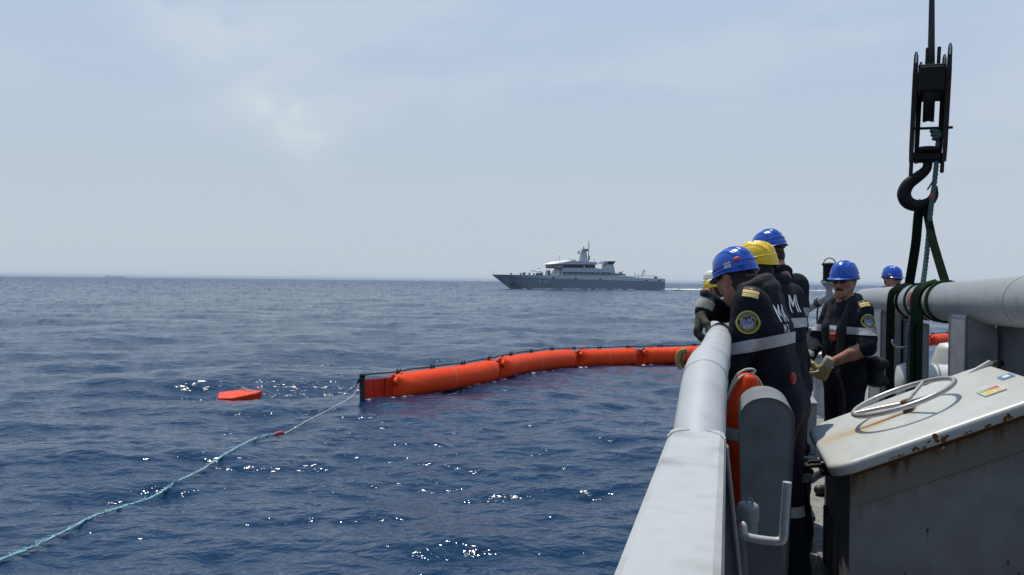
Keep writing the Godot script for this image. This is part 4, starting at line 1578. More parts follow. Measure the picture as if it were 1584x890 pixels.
	g.ellipsoid(Vector3(1.572, 2.33, -7.325), Vector3(0.022, 0.035, 0.02), Basis.IDENTITY, 10, 8)
	part("red_whipping", g, mat(Color(0.25, 0.06, 0.05), 0.8), tl)

# ==================================================================== oil boom, float and lines
func along_path(pts: PackedVector3Array, step: float) -> PackedVector3Array:
	# evenly spaced points on a polyline
	var out := PackedVector3Array([pts[0]])
	var left := step
	for i in range(1, pts.size()):
		var a := pts[i - 1]
		var b := pts[i]
		var d := a.distance_to(b)
		var at := 0.0
		while d - at >= left:
			at += left
			out.append(a.lerp(b, at / d))
			left = step
		left -= d - at
	return out

func foam_patch(g: G, c: Vector3, r: float, rg: RandomNumberGenerator, stretch := Vector2(1, 1)) -> void:
	# a low uneven fleck of white water
	var row := PackedVector3Array()
	var rim := PackedVector3Array()
	var n := 9
	for k in n:
		var t := TAU * k / n
		var q := r * rg.randf_range(0.3, 1.4)
		rim.append(c + Vector3(cos(t) * q * stretch.x, -0.012, sin(t) * q * stretch.y))
		row.append(c + Vector3(cos(t) * q * 0.6 * stretch.x, rg.randf_range(0.0, 0.1) * minf(r, 0.12), sin(t) * q * 0.6 * stretch.y))
	g.skin([rim, row])
	g.fan(row, Vector3.UP)

func surface(x: float, z: float) -> float:
	# wave height with the small waves too, as the sea mesh has it near by
	var kb: float = tile_b.n / tile_b.size
	return sea_height(x, z) + tap(tile_b.h, tile_b.n, x * kb, z * kb) * 0.8

func build_boom() -> void:
	var bm := thing("oil_boom", "long bright orange inflated oil containment boom curving across the water", "oil boom")
	var ctrl := [Vector3(-8.56, 0, -18.75), Vector3(-7.85, 0, -21.1), Vector3(-7.0, 0, -23.9), Vector3(-6.3, 0, -27.0), Vector3(-5.2, 0, -30.0), Vector3(-3.3, 0, -32.4), Vector3(-1.3, 0, -33.5), Vector3(2.0, 0, -36.2), Vector3(6.6, 0, -42.2), Vector3(11.0, 0, -48.6), Vector3(16.5, 0, -53.0), Vector3(23.0, 0, -54.5), Vector3(30.0, 0, -52.0)]
	var path := along_path(catmull(ctrl, 30), 0.09)
	for i in path.size():
		path[i].y = sea_height(path[i].x, path[i].z)
	# heights smoothed: the boom bridges the short waves
	var sm := path.duplicate()
	for i in path.size():
		var h := 0.0
		var w := 0
		for k in range(maxi(0, i - 32), mini(path.size(), i + 33)):
			h += path[k].y
			w += 1
		sm[i].y = h / w
	path = sm
	# runs of [start, end] in path steps: chambers with flat joints between
	var joint_at := [8, 68, 128, 165, 222, 279, 336, 393, 450, 507, 564, 621]
	var gap := 2
	var crease := noise(91, 1.0, 3)
	var R := 0.335
	var lift := 0.285
	var rg := RandomNumberGenerator.new()
	rg.seed = 4
	var lean := func(i: int) -> Vector3:
		var d: Vector3 = (path[mini(i + 1, path.size() - 1)] - path[maxi(i - 1, 0)]).normalized()
		return d.cross(Vector3.UP).normalized()
	for k in joint_at.size() - 1:
		var i0: int = joint_at[k] + (4 if k == 0 else gap)
		var i1: int = joint_at[k + 1] - gap
		if i1 >= path.size():
			break
		var g := G.new()
		var rows := []
		for i in range(i0, i1 + 1):
			var side: Vector3 = lean.call(i)
			var e := minf(float(i - i0), float(i1 - i)) / 4.0
			var full := sqrt(clampf(1.0 - pow(1.0 - minf(e, 1.0), 2.0), 0.0, 1.0))
			var row := PackedVector3Array()
			for s in 28:
				var t := TAU * s / 28
				var pleat := 0.012 * (1.0 - full) * sin(t * 14.0)
				var near_end := 1.0 - smoothstep(2.0, 16.0, minf(float(i - i0), float(i1 - i)))
				pleat += (0.006 + 0.012 * near_end) * crease.get_noise_3d(i * (0.22 - 0.12 * near_end), cos(t) * 4.0 + k * 9.0, sin(t) * 4.0) * full
				var hx := (0.03 + (R - 0.03) * full) + pleat
				var hy := R * (0.95 + 0.05 * full) + pleat
				row.append(path[i] + Vector3.UP * (lift + sin(t) * hy) + side * (cos(t) * hx))
			rows.append(row)
		g.skin(rows)
		g.fan(rows[0], path[i0] - path[i0 + 1])
		g.fan(rows[-1], path[i1] - path[i1 - 1])
		var ch := part("chamber", g, M.orange, bm)
		# pale seam welded round the middle
		var mid := (i0 + i1) / 2
		var bead := PackedVector3Array()
		var ms: Vector3 = lean.call(mid)
		for s in 28:
			var t := TAU * s / 28
			bead.append(path[mid] + Vector3.UP * (lift + sin(t) * (R + 0.001)) + ms * (cos(t) * (R + 0.001)))
		g = G.new()
		g.tube(bead, 0.006, 5, false, true)
		part("seam", g, M.band, ch)
		# gathered ears where the chamber is laced to the joint
		for q in [[i0 + 2, -1.0], [i1 - 2, 1.0]]:
			var at_: int = q[0]
			var inward: float = -q[1]
			for sg in [-1.0, 1.0]:
				var sd: Vector3 = lean.call(at_) * sg
				var fw: Vector3 = (path[at_ + 1] - path[at_ - 1]).normalized() * inward
				var apex := path[at_] + fw * 0.16 + Vector3.UP * (lift + R + 0.02) + sd * 0.05
				var foot := path[at_] - fw * 0.20 + Vector3.UP * (lift + 0.10) + sd * 0.13
				var er := []
				var dn := (foot - apex).normalized()
				var e1 := dn.cross(sd).normalized()
				var e2 := dn.cross(e1)
				for a in 8:
					var f := a / 7.0
					var row := PackedVector3Array()
					for s in 20:
						var t := TAU * s / 20
						var rr := lerpf(0.035, 0.125, f) * (1.0 + 0.10 * sin(t * 7.0)) * (1.0 if a < 7 else 0.75)
						row.append(apex.lerp(foot, f) + e1 * cos(t) * rr + e2 * sin(t) * rr * 0.55)
					er.append(row)
				g = G.new()
				g.skin(er)
				g.fan(er[0], -dn)
				g.fan(er[-1], dn)
				part("gathered_ear", g, M.orange, ch)
		# flat joint panel before the chamber
	for k in joint_at.size():
		var i0: int = maxi(0, joint_at[k] - gap - 2) if k > 0 else 0
		var i1: int = joint_at[k] + gap + (5 if k == 0 else 2)
		if i1 >= path.size():
			break
		var g := G.new()
		var rows := []
		for i in range(i0, i1 + 1):
			var side: Vector3 = lean.call(i)
			var f := float(i - i0) / (i1 - i0)
			var wob := 0.03 * sin(f * 9.0 + k)
			var row := PackedVector3Array()
			for c in [[-1.0, -0.35], [-1.0, 0.1], [-1.0, 0.35], [-0.9, 0.575], [0.9, 0.575], [1.0, 0.35], [1.0, 0.1], [1.0, -0.35]]:
				row.append(path[i] + Vector3.UP * (c[1] - (0.03 if c[1] > 0.5 else 0.0) * sin(f * PI)) + side * (c[0] * 0.022 + wob * (1.0 if c[1] < 0.5 else 0.4)))
			rows.append(row)
		g.skin(rows)
		var jp := part("joint_panel", g, M.dark_orange, bm)
		# vertical stiffener welts
		for f in [0.3, 0.62]:
			var i := i0 + int((i1 - i0) * f)
			var side: Vector3 = lean.call(i)
			g = G.new()
			g.tube(PackedVector3Array([path[i] + Vector3.UP * 0.55 + side * 0.03, path[i] + Vector3.UP * 0.2 + side * 0.04, path[i] - Vector3.UP * 0.2 + side * 0.04]), 0.022, 8)
			g.tube(PackedVector3Array([path[i] + Vector3.UP * 0.55 - side * 0.03, path[i] + Vector3.UP * 0.2 - side * 0.04, path[i] - Vector3.UP * 0.2 - side * 0.04]), 0.022, 8)
			part("welt", g, M.dark_orange, jp)
	# end bar with towing shackle
	var g := G.new()
	var e0 := path[0]
	var fd := (path[1] - path[0]).normalized()
	var es: Vector3 = lean.call(0)
	g.box(e0 + Vector3.UP * 0.17 - fd * 0.03, Vector3(0.09, 1.0, 0.11), Basis(es, Vector3.UP, es.cross(Vector3.UP)), 0.012)
	var bar := part("end_bar", g, M.boom_black, bm)
	g = G.new()
	g.ring(e0 + Vector3.UP * 0.50 - fd * 0.13, Basis(es, fd, es.cross(fd)), 0.06, 0.02, 14, 8)
	part("shackle", g, M.black_iron, bar)
	g = G.new()
	g.ellipsoid(e0 + Vector3.UP * 0.66 - fd * 0.04, Vector3(0.08, 0.06, 0.08), Basis.IDENTITY, 10, 6)
	g.ellipsoid(e0 + Vector3.UP * 0.56 - fd * 0.1, Vector3(0.06, 0.07, 0.06), Basis.IDENTITY, 10, 6)
	part("head_fitting", g, M.black_iron, bar)
	# top cable with paired clips
	var cable := PackedVector3Array()
	for i in range(0, path.size(), 3):
		cable.append(path[i] + Vector3.UP * (lift + R + 0.055 + 0.008 * sin(i * 0.37)))
	g = G.new()
	g.tube(cable, 0.021, 7)
	var cb := part("top_cable", g, M.boom_black, bm)
	for i in range(15, path.size() - 2, 16):
		g = G.new()
		for q in [-0.07, 0.05]:
			var d := (path[i + 1] - path[i]).normalized()
			var c: Vector3 = path[i] + Vector3.UP * (lift + R + 0.045) + d * (q + 0.02 * rg.randf())
			g.ellipsoid(c, Vector3(0.035, 0.06, 0.03), Basis.IDENTITY, 8, 6)
			g.rod(c + Vector3(0, -0.02, 0), c + Vector3(0, 0.085, 0) + es * 0.01, 0.012, 6)
		part("clip", g, M.boom_black, cb)
	# white water where the boom meets the sea, on the side we see
	g = G.new()
	for i in range(0, mini(path.size(), 330)):
		var side: Vector3 = lean.call(i)
		if side.dot(EYE - path[i]) < 0.0:
			side = -side
		var n := 1 if rg.randf() < (0.85 if i < 44 else 0.3) else 0
		for k in n:
			var off := rg.randf_range(0.26, 0.42) if i > 12 else rg.randf_range(0.04, 0.2)
			var p := path[i] + side * off
			foam_patch(g, Vector3(p.x, surface(p.x, p.z) + 0.004, p.z), rg.randf_range(0.02, 0.085), rg, Vector2(1.6, 1.0))
	for k in 120:
		# churned patch behind the float
		var p := Vector3(-11.62 + rg.randfn() * 0.2, 0, -21.2 + rg.randfn() * 0.42)
		foam_patch(g, Vector3(p.x, surface(p.x, p.z) + 0.025, p.z), rg.randf_range(0.012, 0.05), rg, Vector2(1.4, 1.0))
	for k in 22:
		var t := rg.randf() * TAU
		var p := Vector3(-12.55 + cos(t) * 0.62, 0, -19.4 + sin(t) * 0.72)
		foam_patch(g, Vector3(p.x, surface(p.x, p.z) + 0.004, p.z), rg.randf_range(0.015, 0.05), rg)
	for k in 14:
		var p := Vector3(rg.randf_range(-9.6, -8.7), 0, rg.randf_range(-18.6, -21.0))
		foam_patch(g, Vector3(p.x, surface(p.x, p.z) + 0.004, p.z), rg.randf_range(0.012, 0.045), rg)
	var fo := part("foam", g, M.foam)
	fo.set_meta("kind", "stuff")
	tag(fo, "white flecks of foam along the boom and round the float", "foam")

	# ---- paravane float
	var fl := thing("towing_float", "flat red orange wedge shaped float on the water left of the boom", "float", Vector3(-12.45, sea_height(-12.45, -19.55) + 0.02, -19.55))
	fl.rotation = Vector3(deg_to_rad(5), deg_to_rad(14.5 - 8.0), deg_to_rad(-1.5))
	g = G.new()
	var rows := []
	for e in [[-0.13, 0.80], [-0.08, 0.86], [0.12, 0.98], [0.165, 1.0], [0.19, 0.985], [0.2, 0.95]]:
		var row := PackedVector3Array()
		for q in [[-0.60, -0.02], [-0.38, 0.50], [-0.02, 0.40], [0.50, 0.18], [0.53, -0.22], [0.30, -0.46], [-0.2, -0.46]]:
			# corners softened by extra points
			row.append(Vector3(q[0] * e[1], e[0] + (0.07 if q[0] > 0.3 and e[0] > 0.1 else 0.0) + (-0.03 if q[1] > 0.3 and e[0] > 0.1 else 0.0), q[1] * e[1]))
		rows.append(row)
	for i in rows.size() - 1:
		for j in 7:
			var k := (j + 1) % 7
			var o: Vector3 = (rows[i][j] + rows[i][k])
			g.quad(rows[i][j], rows[i][k], rows[i + 1][k], rows[i + 1][j], Vector3(o.x, 0.3 * i, o.z))
	g.fan(rows[-1], Vector3.UP)
	var fb := part("body", g, M.float_red, fl)
	g = G.new()
	g.ring(Vector3(-0.08, 0.24, -0.34), Basis(Vector3.RIGHT, Vector3.BACK, Vector3.UP), 0.05, 0.014, 14, 6)
	part("eye", g, M.white_rope, fb)
	g = G.new()
	g.tube(catmull([Vector3(-0.1, 0.28, -0.34), Vector3(0.1, 0.24, -0.3), Vector3(0.35, 0.215, -0.26), Vector3(0.55, 0.15, -0.3)], 6), 0.014, 6)
	part("bridle", g, M.white_rope, fb)

	# ---- white line from float to boom
	var wl := thing("float_line", "thin white line trailing from the red float to the end of the boom", "line")
	var c2 := [Vector3(-12.1, -1.24, -19.8), Vector3(-11.9, 0, -20.5), Vector3(-11.7, 0, -21.3), Vector3(-10.9, 0, -21.2), Vector3(-10.0, 0, -20.3), Vector3(-9.2, -1.16, -19.4), Vector3(-8.6, -0.86, -18.62)]
	for q in c2.size():
		if q > 0 and q < 5:
			c2[q].y = sea_height(c2[q].x, c2[q].z) + 0.05
	g = G.new()
	g.tube(catmull(c2, 12), 0.009, 6)
	part("rope", g, M.white_rope, wl)

	# ---- turquoise tow line lying in the surface
	var tl := thing("tow_line", "long turquoise braided tow line lying on the water at lower left", "tow line")
	var c3 := [Vector3(-6.95, 0, -6.0), Vector3(-7.154, 0, -6.93), Vector3(-7.36, 0, -8.0), Vector3(-7.62, 0, -9.4), Vector3(-7.915, 0, -11.2), Vector3(-8.35, 0, -13.6), Vector3(-8.45, 0, -14.8)]
	var tp := catmull(c3, 26)
	for i in tp.size():
		tp[i].x += 0.010 * sin(i * 0.37) + 0.006 * sin(i * 1.13)
		var top := -9.0
		for q in [[0.0, 0.0], [0.12, 0.0], [-0.12, 0.0], [0.0, 0.12], [0.0, -0.12]]:
			top = maxf(top, surface(tp[i].x + q[0], tp[i].z + q[1]))
		tp[i].y = top + 0.03
	for k in 50:
		var flat_ := tp.duplicate()
		for i in range(1, tp.size() - 1):
			tp[i].y = (flat_[i - 1].y + flat_[i].y + flat_[i + 1].y) / 3.0
	part("rope", twisted_rope(tp, 0.0185, 0.12, 7), M.turquoise_rope, tl)
	# frayed tufts
	g = G.new()
	for k in 70:
		var i := rg.randi_range(4, tp.size() - 4)
		var p := tp[i] + Vector3(rg.randfn() * 0.015, 0.015, 0)
		g.rod(p, p + Vector3(rg.randfn() * 0.05, rg.randf_range(0.0, 0.02), rg.randfn() * 0.07), 0.007, 5, 0.003)
	part("frayed_fibre", g, M.turquoise_rope, tl)
	g = G.new()
	g.tube(catmull([tp[tp.size() - 12], tp[tp.size() - 6] + Vector3(0.01, 0.02, 0), tp[-1]], 6), [0.02, 0.035, 0.04, 0.042, 0.042, 0.04, 0.04, 0.036, 0.034, 0.03, 0.028, 0.025, 0.02], 8)
	part("red_sleeve", g, mat(Color(0.4, 0.03, 0.05), 0.6), tl)
	g = G.new()
	var c4 := [tp[-1], Vector3(-8.52, sea_height(-8.52, -16.2) + 0.03, -16.2), Vector3(-8.56, sea_height(-8.56, -17.4) + 0.09, -17.4), Vector3(-8.57, -1.12, -18.2), Vector3(-8.6, -0.88, -18.62)]
	g.tube(catmull(c4, 10), 0.009, 6)
	part("wire_tail", g, M.white_rope, tl)

# ==================================================================== patrol ship on the horizon side
func build_patrol_ship() -> void:
	# local: x from the stern to the bow, y up from the waterline, z across (the side we see is -z)
	var sh := thing("patrol_ship", "grey naval patrol ship under way with white bridge front and dark topped funnel", "ship", Vector3(-27.4, SEA_LEVEL, -349.2), deg_to_rad(-147.77))
	var X := func(px: float) -> float: return (1020.0 - px) * 0.278
	var H := func(px: float, py: float) -> float: return 3.02 + (432.0 + 0.0203 * (px - 740.0) - py) * 0.257
	var P := func(px: float, py: float) -> Vector2: return Vector2((1020.0 - px) * 0.278, 3.02 + (432.0 + 0.0203 * (px - 740.0) - py) * 0.257)
	var beam := func(x: float) -> float: return 5.4 * sqrt(clampf(1.0 - pow(maxf(x - 30.0, 0.0) / 42.2, 2.2), 0.0, 1.0)) * (0.93 + 0.07 * smoothstep(0.0, 12.0, x))
	var wbeam := func(x: float) -> float: return 4.9 * sqrt(clampf(1.0 - pow(maxf(x - 26.0, 0.0) / 39.6, 1.5), 0.0, 1.0)) * (0.93 + 0.07 * smoothstep(0.0, 12.0, x))
	var sheer := func(x: float) -> float:
		if x < 12.6: return 4.68 + 0.02 * x
		if x < 17.0: return 4.93 + (x - 12.6) * 0.16
		return 5.63 - 0.1 * smoothstep(17.0, 45.0, x) + 0.0 * x
	var knuckle := func(x: float) -> float: return lerpf(3.5, 4.25, x / 50.0) if x < 50.0 else 4.25 + (x - 50.0) * 0.052
	var g := G.new()
	var low := []
	var up := []
	var n := 60
	for i in n + 1:
		var x := 72.1 * (1.0 - pow(1.0 - float(i) / n, 1.25))
		var b: float = beam.call(x)
		var w: float = wbeam.call(x)
		var kh: float = knuckle.call(x)
		var sh_: float = sheer.call(x)
		# the stem rakes: below the deck the section starts further aft
		var rake := func(h: float) -> float: return clampf((x - 58.0) / 14.1, 0.0, 1.0) * 7.4 * (1.0 - h / 5.5)
		low.append(PackedVector3Array([Vector3(x - rake.call(kh), kh, -lerpf(w, b, 0.82)), Vector3(x - rake.call(1.8), 1.8, -lerpf(w, b, 0.35)), Vector3(x - rake.call(0.0), 0.0, -w), Vector3(x - rake.call(-2.0), -2.0, -w * 0.6), Vector3(x - rake.call(-3.0), -3.0, 0), Vector3(x - rake.call(-2.0), -2.0, w * 0.6), Vector3(x - rake.call(0.0), 0.0, w), Vector3(x - rake.call(1.8), 1.8, lerpf(w, b, 0.35)), Vector3(x - rake.call(kh), kh, lerpf(w, b, 0.82))]))
		up.append(PackedVector3Array([Vector3(x - rake.call(kh), kh + 0.0, -lerpf(w, b, 0.82) - 0.03), Vector3(x - rake.call(sh_), sh_, -b * (0.955 if x < 52.0 else 1.0)), Vector3(x - rake.call(sh_), sh_, b * (0.955 if x < 52.0 else 1.0)), Vector3(x - rake.call(kh), kh, lerpf(w, b, 0.82) + 0.03)]))
	for i in n:
		for j in 8:
			g.quad(low[i][j], low[i + 1][j], low[i + 1][j + 1], low[i][j + 1], Vector3(0.1, -0.3, low[i][j].z + low[i][j + 1].z))
	for j in 7:
		g.flat(low[0][0], low[0][j + 1], low[0][mini(j + 2, 8)], Vector3.LEFT)
	var hull := part("hull", g, M.ship_hull, sh)
	g = G.new()
	for i in n:
		g.quad(up[i][0], up[i + 1][0], up[i + 1][1], up[i][1], Vector3.FORWARD)
		g.quad(up[i][1], up[i + 1][1], up[i + 1][2], up[i][2], Vector3.UP)
		g.quad(up[i][2], up[i + 1][2], up[i + 1][3], up[i][3], Vector3.BACK)
	g.quad(up[0][0], up[0][1], up[0][2], up[0][3], Vector3.LEFT)
	part("upper_strake", g, M.ship_light, hull)
	# rubbing strake and scuttles in the strake
	for px in [845.5, 878.5, 916.0, 989.0, 1010.5]:
		g = G.new()
		var x: float = X.call(px)
		var b: float = beam.call(x)
		g.box(Vector3(x, knuckle.call(x) + 0.32, -b * 0.965), Vector3(1.0, 0.42, 0.5), Basis.IDENTITY, 0.08)
		part("freeing_port", g, M.ship_black, hull)
	# anchor pocket
	g = G.new()
	g.box(Vector3(64.3, 2.1, -1.75), Vector3(0.9, 0.9, 0.5), Basis(Vector3.UP, 0.25), 0.1)
	part("anchor", g, M.ship_black, hull)
	# pennant number
	var tm := TextMesh.new()
	tm.text = "P 202"
	var sf := SystemFont.new()
	sf.font_names = PackedStringArray(["Droid Sans"])
	sf.font_weight = 700
	tm.font = sf
	tm.font_size = 64
	tm.pixel_size = 0.03
	tm.depth = 0.05
	var num := part("pennant_number", tm, M.ship_number, hull)
	num.transform = Transform3D(Basis(Vector3.UP, PI - 0.035) * Basis(Vector3.RIGHT, 0.17), Vector3(52.2, 2.85, -4.62))
	# ---- deckhouse
	var prism_at := func(called: String, poly: Array, width: float, m: Material, parent: Node3D) -> MeshInstance3D:
		var gg := G.new()
		gg.prism(PackedVector2Array(poly), width, Vector3.ZERO)
		return part(called, gg, m, parent)
	# lower house, flush below, with a shaded side passage above
	prism_at.call("lower_house", [P.call(854, 425), P.call(858, 419.6), P.call(945, 421.8), P.call(946, 427)], 9.0, M.ship_hull, sh)
	for k in 9:
		g = G.new()
		var p: Vector2 = P.call(862.0 + k * 8.6, 421.6 + 0.17 * k)
		g.box(Vector3(p.x, p.y, -4.52), Vector3(0.5, 0.5, 0.06), Basis.IDENTITY, 0.02)
		part("scuttle", g, M.ship_black, sh)
	var house: Node3D = prism_at.call("deckhouse", [P.call(856.5, 419.3), P.call(860.5, 413.2), P.call(909, 413.8), P.call(930, 417.0), P.call(937, 421.0)], 10.2, M.ship_light, sh)
	# white sloping bridge front
	g = G.new()
	var f0: Vector2 = P.call(845.0, 424.2)
	var f1: Vector2 = P.call(845.5, 413.5)
	var f2: Vector2 = P.call(861.0, 413.2)
	var f3: Vector2 = P.call(855.0, 424.2)
	for s in [-1.0, 1.0]:
		pass
	var front := [Vector3(f3.x - 0.6, f3.y, -4.9), Vector3(f2.x - 0.9, f2.y, -5.1), Vector3(f1.x - 2.3, f1.y, 0), Vector3(f0.x - 0.2, f0.y, 0)]
	g.quad(front[0], front[1], front[2], front[3], Vector3(1, 0.2, -0.4))
	var fr2 := []
	for q in front:
		fr2.append(Vector3(q.x, q.y, -q.z))
	g.quad(fr2[0], fr2[1], fr2[2], fr2[3], Vector3(1, 0.2, 0.4))
	# closed behind so that it is a solid block
	g.quad(front[0], front[1], fr2[1], fr2[0], Vector3.LEFT)
	g.flat(front[1], front[2], fr2[1], Vector3.UP)
	g.flat(front[0], front[3], fr2[0], Vector3.DOWN)
	var bf := part("bridge_front", g, M.ship_white, sh)
	for q in [[0.62, 0.35], [0.45, 0.75], [0.3, 0.4]]:
		g = G.new()
		var a: Vector3 = front[0].lerp(front[3], q[0])
		var b2: Vector3 = front[1].lerp(front[2], q[0])
		g.ellipsoid(a.lerp(b2, q[1]), Vector3(0.25, 0.25, 0.25), Basis.IDENTITY, 8, 6)
		part("floodlight", g, M.ship_dark, bf)
	# bridge: dark window band under a broad roof
	var br: Node3D = prism_at.call("bridge", [P.call(846.5, 413.6), P.call(845.0, 407.6), P.call(909, 408.4), P.call(909.5, 414)], 9.0, M.ship_dark, sh)
	for k in 4:
		g = G.new()
		var x: float = X.call(847.5 + k * 3.6)
		g.box(Vector3(x, (P.call(847.0, 410.6) as Vector2).y, -4.53), Vector3(0.62, 1.15, 0.06), Basis.IDENTITY, 0.02)
		part("window", g, M.ship_light, br)
	for k in 5:
		g = G.new()
		var zz := -3.4 + 1.7 * k
		g.box(Vector3((P.call(845.6, 410) as Vector2).x + 0.12, (P.call(846.0, 410.4) as Vector2).y, zz), Vector3(0.1, 1.2, 1.1), Basis(Vector3.BACK, 0.08), 0.02)
		part("window", g, M.glass_dark, br)
	g = G.new()
	var lp: Vector2 = P.call(892.0, 411.5)
	g.ellipsoid(Vector3(lp.x, lp.y, -4.6), Vector3(0.32, 0.32, 0.2), Basis.IDENTITY, 10, 6)
	part("life_ring", g, M.ship_white, br)
	# bridge wing
	g = G.new()
	var wg: Vector2 = P.call(841.5, 412.2)
	g.box(Vector3(wg.x - 0.6, wg.y, -3.4), Vector3(1.9, 0.22, 3.0), Basis.IDENTITY, 0.05)
	part("spray_shelf", g, M.ship_dark, sh)
	# roof: pale forward slope, grey side
	g = G.new()
	var r0: Vector2 = P.call(842.0, 407.6)
	var r1: Vector2 = P.call(851.0, 403.6)
	var r2: Vector2 = P.call(872.0, 402.4)
	var r3: Vector2 = P.call(911.0, 404.8)
	var r4: Vector2 = P.call(911.5, 408.4)
	g.prism(pl([r4, r0, Vector2(r1.x, r1.y - 0.7), Vector2(r2.x, r2.y), r3]), 10.6, Vector3.ZERO)
	var roof := part("roof", g, M.ship_light, sh)
	g = G.new()
	var q0 := Vector3(r0.x + 0.1, r0.y + 0.05, -5.34)
	var q1 := Vector3(r1.x - 1.0, r1.y + 0.1, -4.3)
	var q2 := Vector3(r2.x, r2.y + 0.25, -3.9)
	var q3 := Vector3(r2.x - 2.0, r2.y - 0.9, -5.36)
	g.quad(q0, q1, Vector3(q1.x, q1.y, 4.3), Vector3(q0.x, q0.y, 5.34), Vector3(0.5, 1, 0))
	g.quad(q1, q2, Vector3(q2.x, q2.y, 3.9), Vector3(q1.x, q1.y, 4.3), Vector3.UP)
	g.flat(q0, q1, q2, Vector3(0, 0.6, -1))
	g.flat(q0, q2, q3, Vector3(0, 0.6, -1))
	part("roof_front", g, M.ship_white, roof)
	g = G.new()
	var u0: Vector2 = P.call(879.0, 401.8)
	g.box(Vector3(u0.x, u0.y, -0.5), Vector3(2.6, 0.7, 2.4), Basis.IDENTITY, 0.08)
	part("roof_locker", g, M.ship_light, roof)
	# satellite dome
	g = G.new()
	var d0: Vector2 = P.call(859.3, 402.5)
	var d1: Vector2 = P.call(859.3, 393.0)
	g.rod(Vector3(d0.x, d0.y - 0.6, -1.0), Vector3(d1.x, d1.y, -1.0), 0.13, 8)
	var dome := part("dome_mast", g, M.ship_light, sh)
	g = G.new()
	g.ellipsoid(Vector3(d1.x, d1.y + 0.05, -1.0), Vector3(0.52, 0.34, 0.52), Basis.IDENTITY, 12, 8)
	part("dome", g, M.ship_white, dome)
	g = G.new()
	var d2: Vector2 = P.call(857.0, 399.2)
	g.ellipsoid(Vector3(d2.x, d2.y, -2.0), Vector3(0.4, 0.5, 0.4), Basis.IDENTITY, 10, 8)
	part("small_dome", g, M.ship_white, dome)
	# main mast: tapered tower with yards
	g = G.new()
	var m0: Vector2 = P.call(897.5, 404.2)
	var m1: Vector2 = P.call(898.0, 384.0)
	var rows := []
	for e in [[m0.y, 1.5, m0.x], [lerpf(m0.y, m1.y, 0.55), 1.12, lerpf(m0.x, m1.x, 0.55)], [lerpf(m0.y, m1.y, 0.78), 0.85, m1.x], [m1.y, 0.55, m1.x]]:
		var row := PackedVector3Array()
		for c in [[-1, -1], [1, -1], [1, 1], [-1, 1]]:
			row.append(Vector3(e[2] + c[0] * e[1], e[0], c[1] * e[1] * 0.8))
		rows.append(row)
	for i in 3:
		for j in 4:
			var o: Vector3 = rows[i][j] + rows[i][(j + 1) % 4]
			g.quad(rows[i][j], rows[i][(j + 1) % 4], rows[i + 1][(j + 1) % 4], rows[i + 1][j], Vector3(o.x - m0.x * 2, 0, o.z))
	g.fan(rows[3], Vector3.UP)
	var mast := part("mast", g, M.ship_light, sh)
	for q in [[890.0, 390.5, 894.0, 391.0, 0.3], [893.5, 387.0, 901.0, 387.0, 0.28], [895.0, 384.0, 902.0, 384.2, 0.22]]:
		g = G.new()
		var a: Vector2 = P.call(q[0], q[1])
		var b2: Vector2 = P.call(q[2], q[3])
		g.box(Vector3((a.x + b2.x) * 0.5, (a.y + b2.y) * 0.5, -0.3), Vector3(absf(a.x - b2.x), q[4], 2.4), Basis.IDENTITY, 0.05)
		part("platform", g, M.ship_light, mast)
	g = G.new()
	var c0: Vector2 = P.call(889.6, 388.8)
	g.box(Vector3(c0.x, c0.y, -0.4), Vector3(0.35, 1.1, 1.6), Basis.IDENTITY, 0.06)
	part("radar", g, M.ship_light, mast)
	g = G.new()
	var t0: Vector2 = P.call(897.6, 385.0)
	var t1: Vector2 = P.call(897.9, 379.5)
	g.rod(Vector3(t0.x, t0.y, 0), Vector3(t1.x, t1.y, 0), 0.28, 8, 0.12)
	part("mast_cap", g, M.ship_dark, mast)
	# pole mast with yards, signal shapes and flag
	g = G.new()
	var a0: Vector2 = P.call(904.4, 404.0)
	var a1: Vector2 = P.call(905.0, 371.5)
	g.rod(Vector3(a0.x, a0.y, -0.6), Vector3(a1.x, a1.y, -0.6), 0.17, 6, 0.1)
	var pole := part("pole_mast", g, M.ship_dark, sh)
	for q in [[902.4, 376.5, 906.5, 376.0], [903.0, 380.0, 908.0, 380.5]]:
		g = G.new()
		var a: Vector2 = P.call(q[0], q[1])
		var b2: Vector2 = P.call(q[2], q[3])
		g.rod(Vector3(a.x, a.y, -0.6), Vector3(b2.x, b2.y, -0.6), 0.07, 6)
		part("yard", g, M.ship_light, pole)
	for py in [396.0, 399.6]:
		g = G.new()
		var a: Vector2 = P.call(905.0, py)
		g.ellipsoid(Vector3(a.x, a.y, -1.0), Vector3(0.36, 0.42, 0.36), Basis.IDENTITY, 8, 6)
		part("signal_shape", g, M.ship_black, pole)
	g = G.new()
	var frows := []
	for i in 7:
		var f := i / 6.0
		var a: Vector2 = P.call(903.6 - 4.6 * f, 383.3 + 0.5 * f)
		var row := PackedVector3Array()
		for s in [[0.0, 0.02], [-1.1, 0.02], [-1.1, -0.02], [0.0, -0.02]]:
			row.append(Vector3(a.x, a.y + s[0], -0.7 + s[1] + 0.18 * sin(f * 6.0)))
		frows.append(row)
	g.skin(frows)
	var fg := part("flag", g, M.ship_red, pole)
	g = G.new()
	var fc: Vector2 = P.call(901.6, 385.4)
	g.ellipsoid(Vector3(fc.x, fc.y, -0.75), Vector3(0.2, 0.2, 0.24), Basis.IDENTITY, 8, 6)
	part("star", g, M.green_flag, fg)
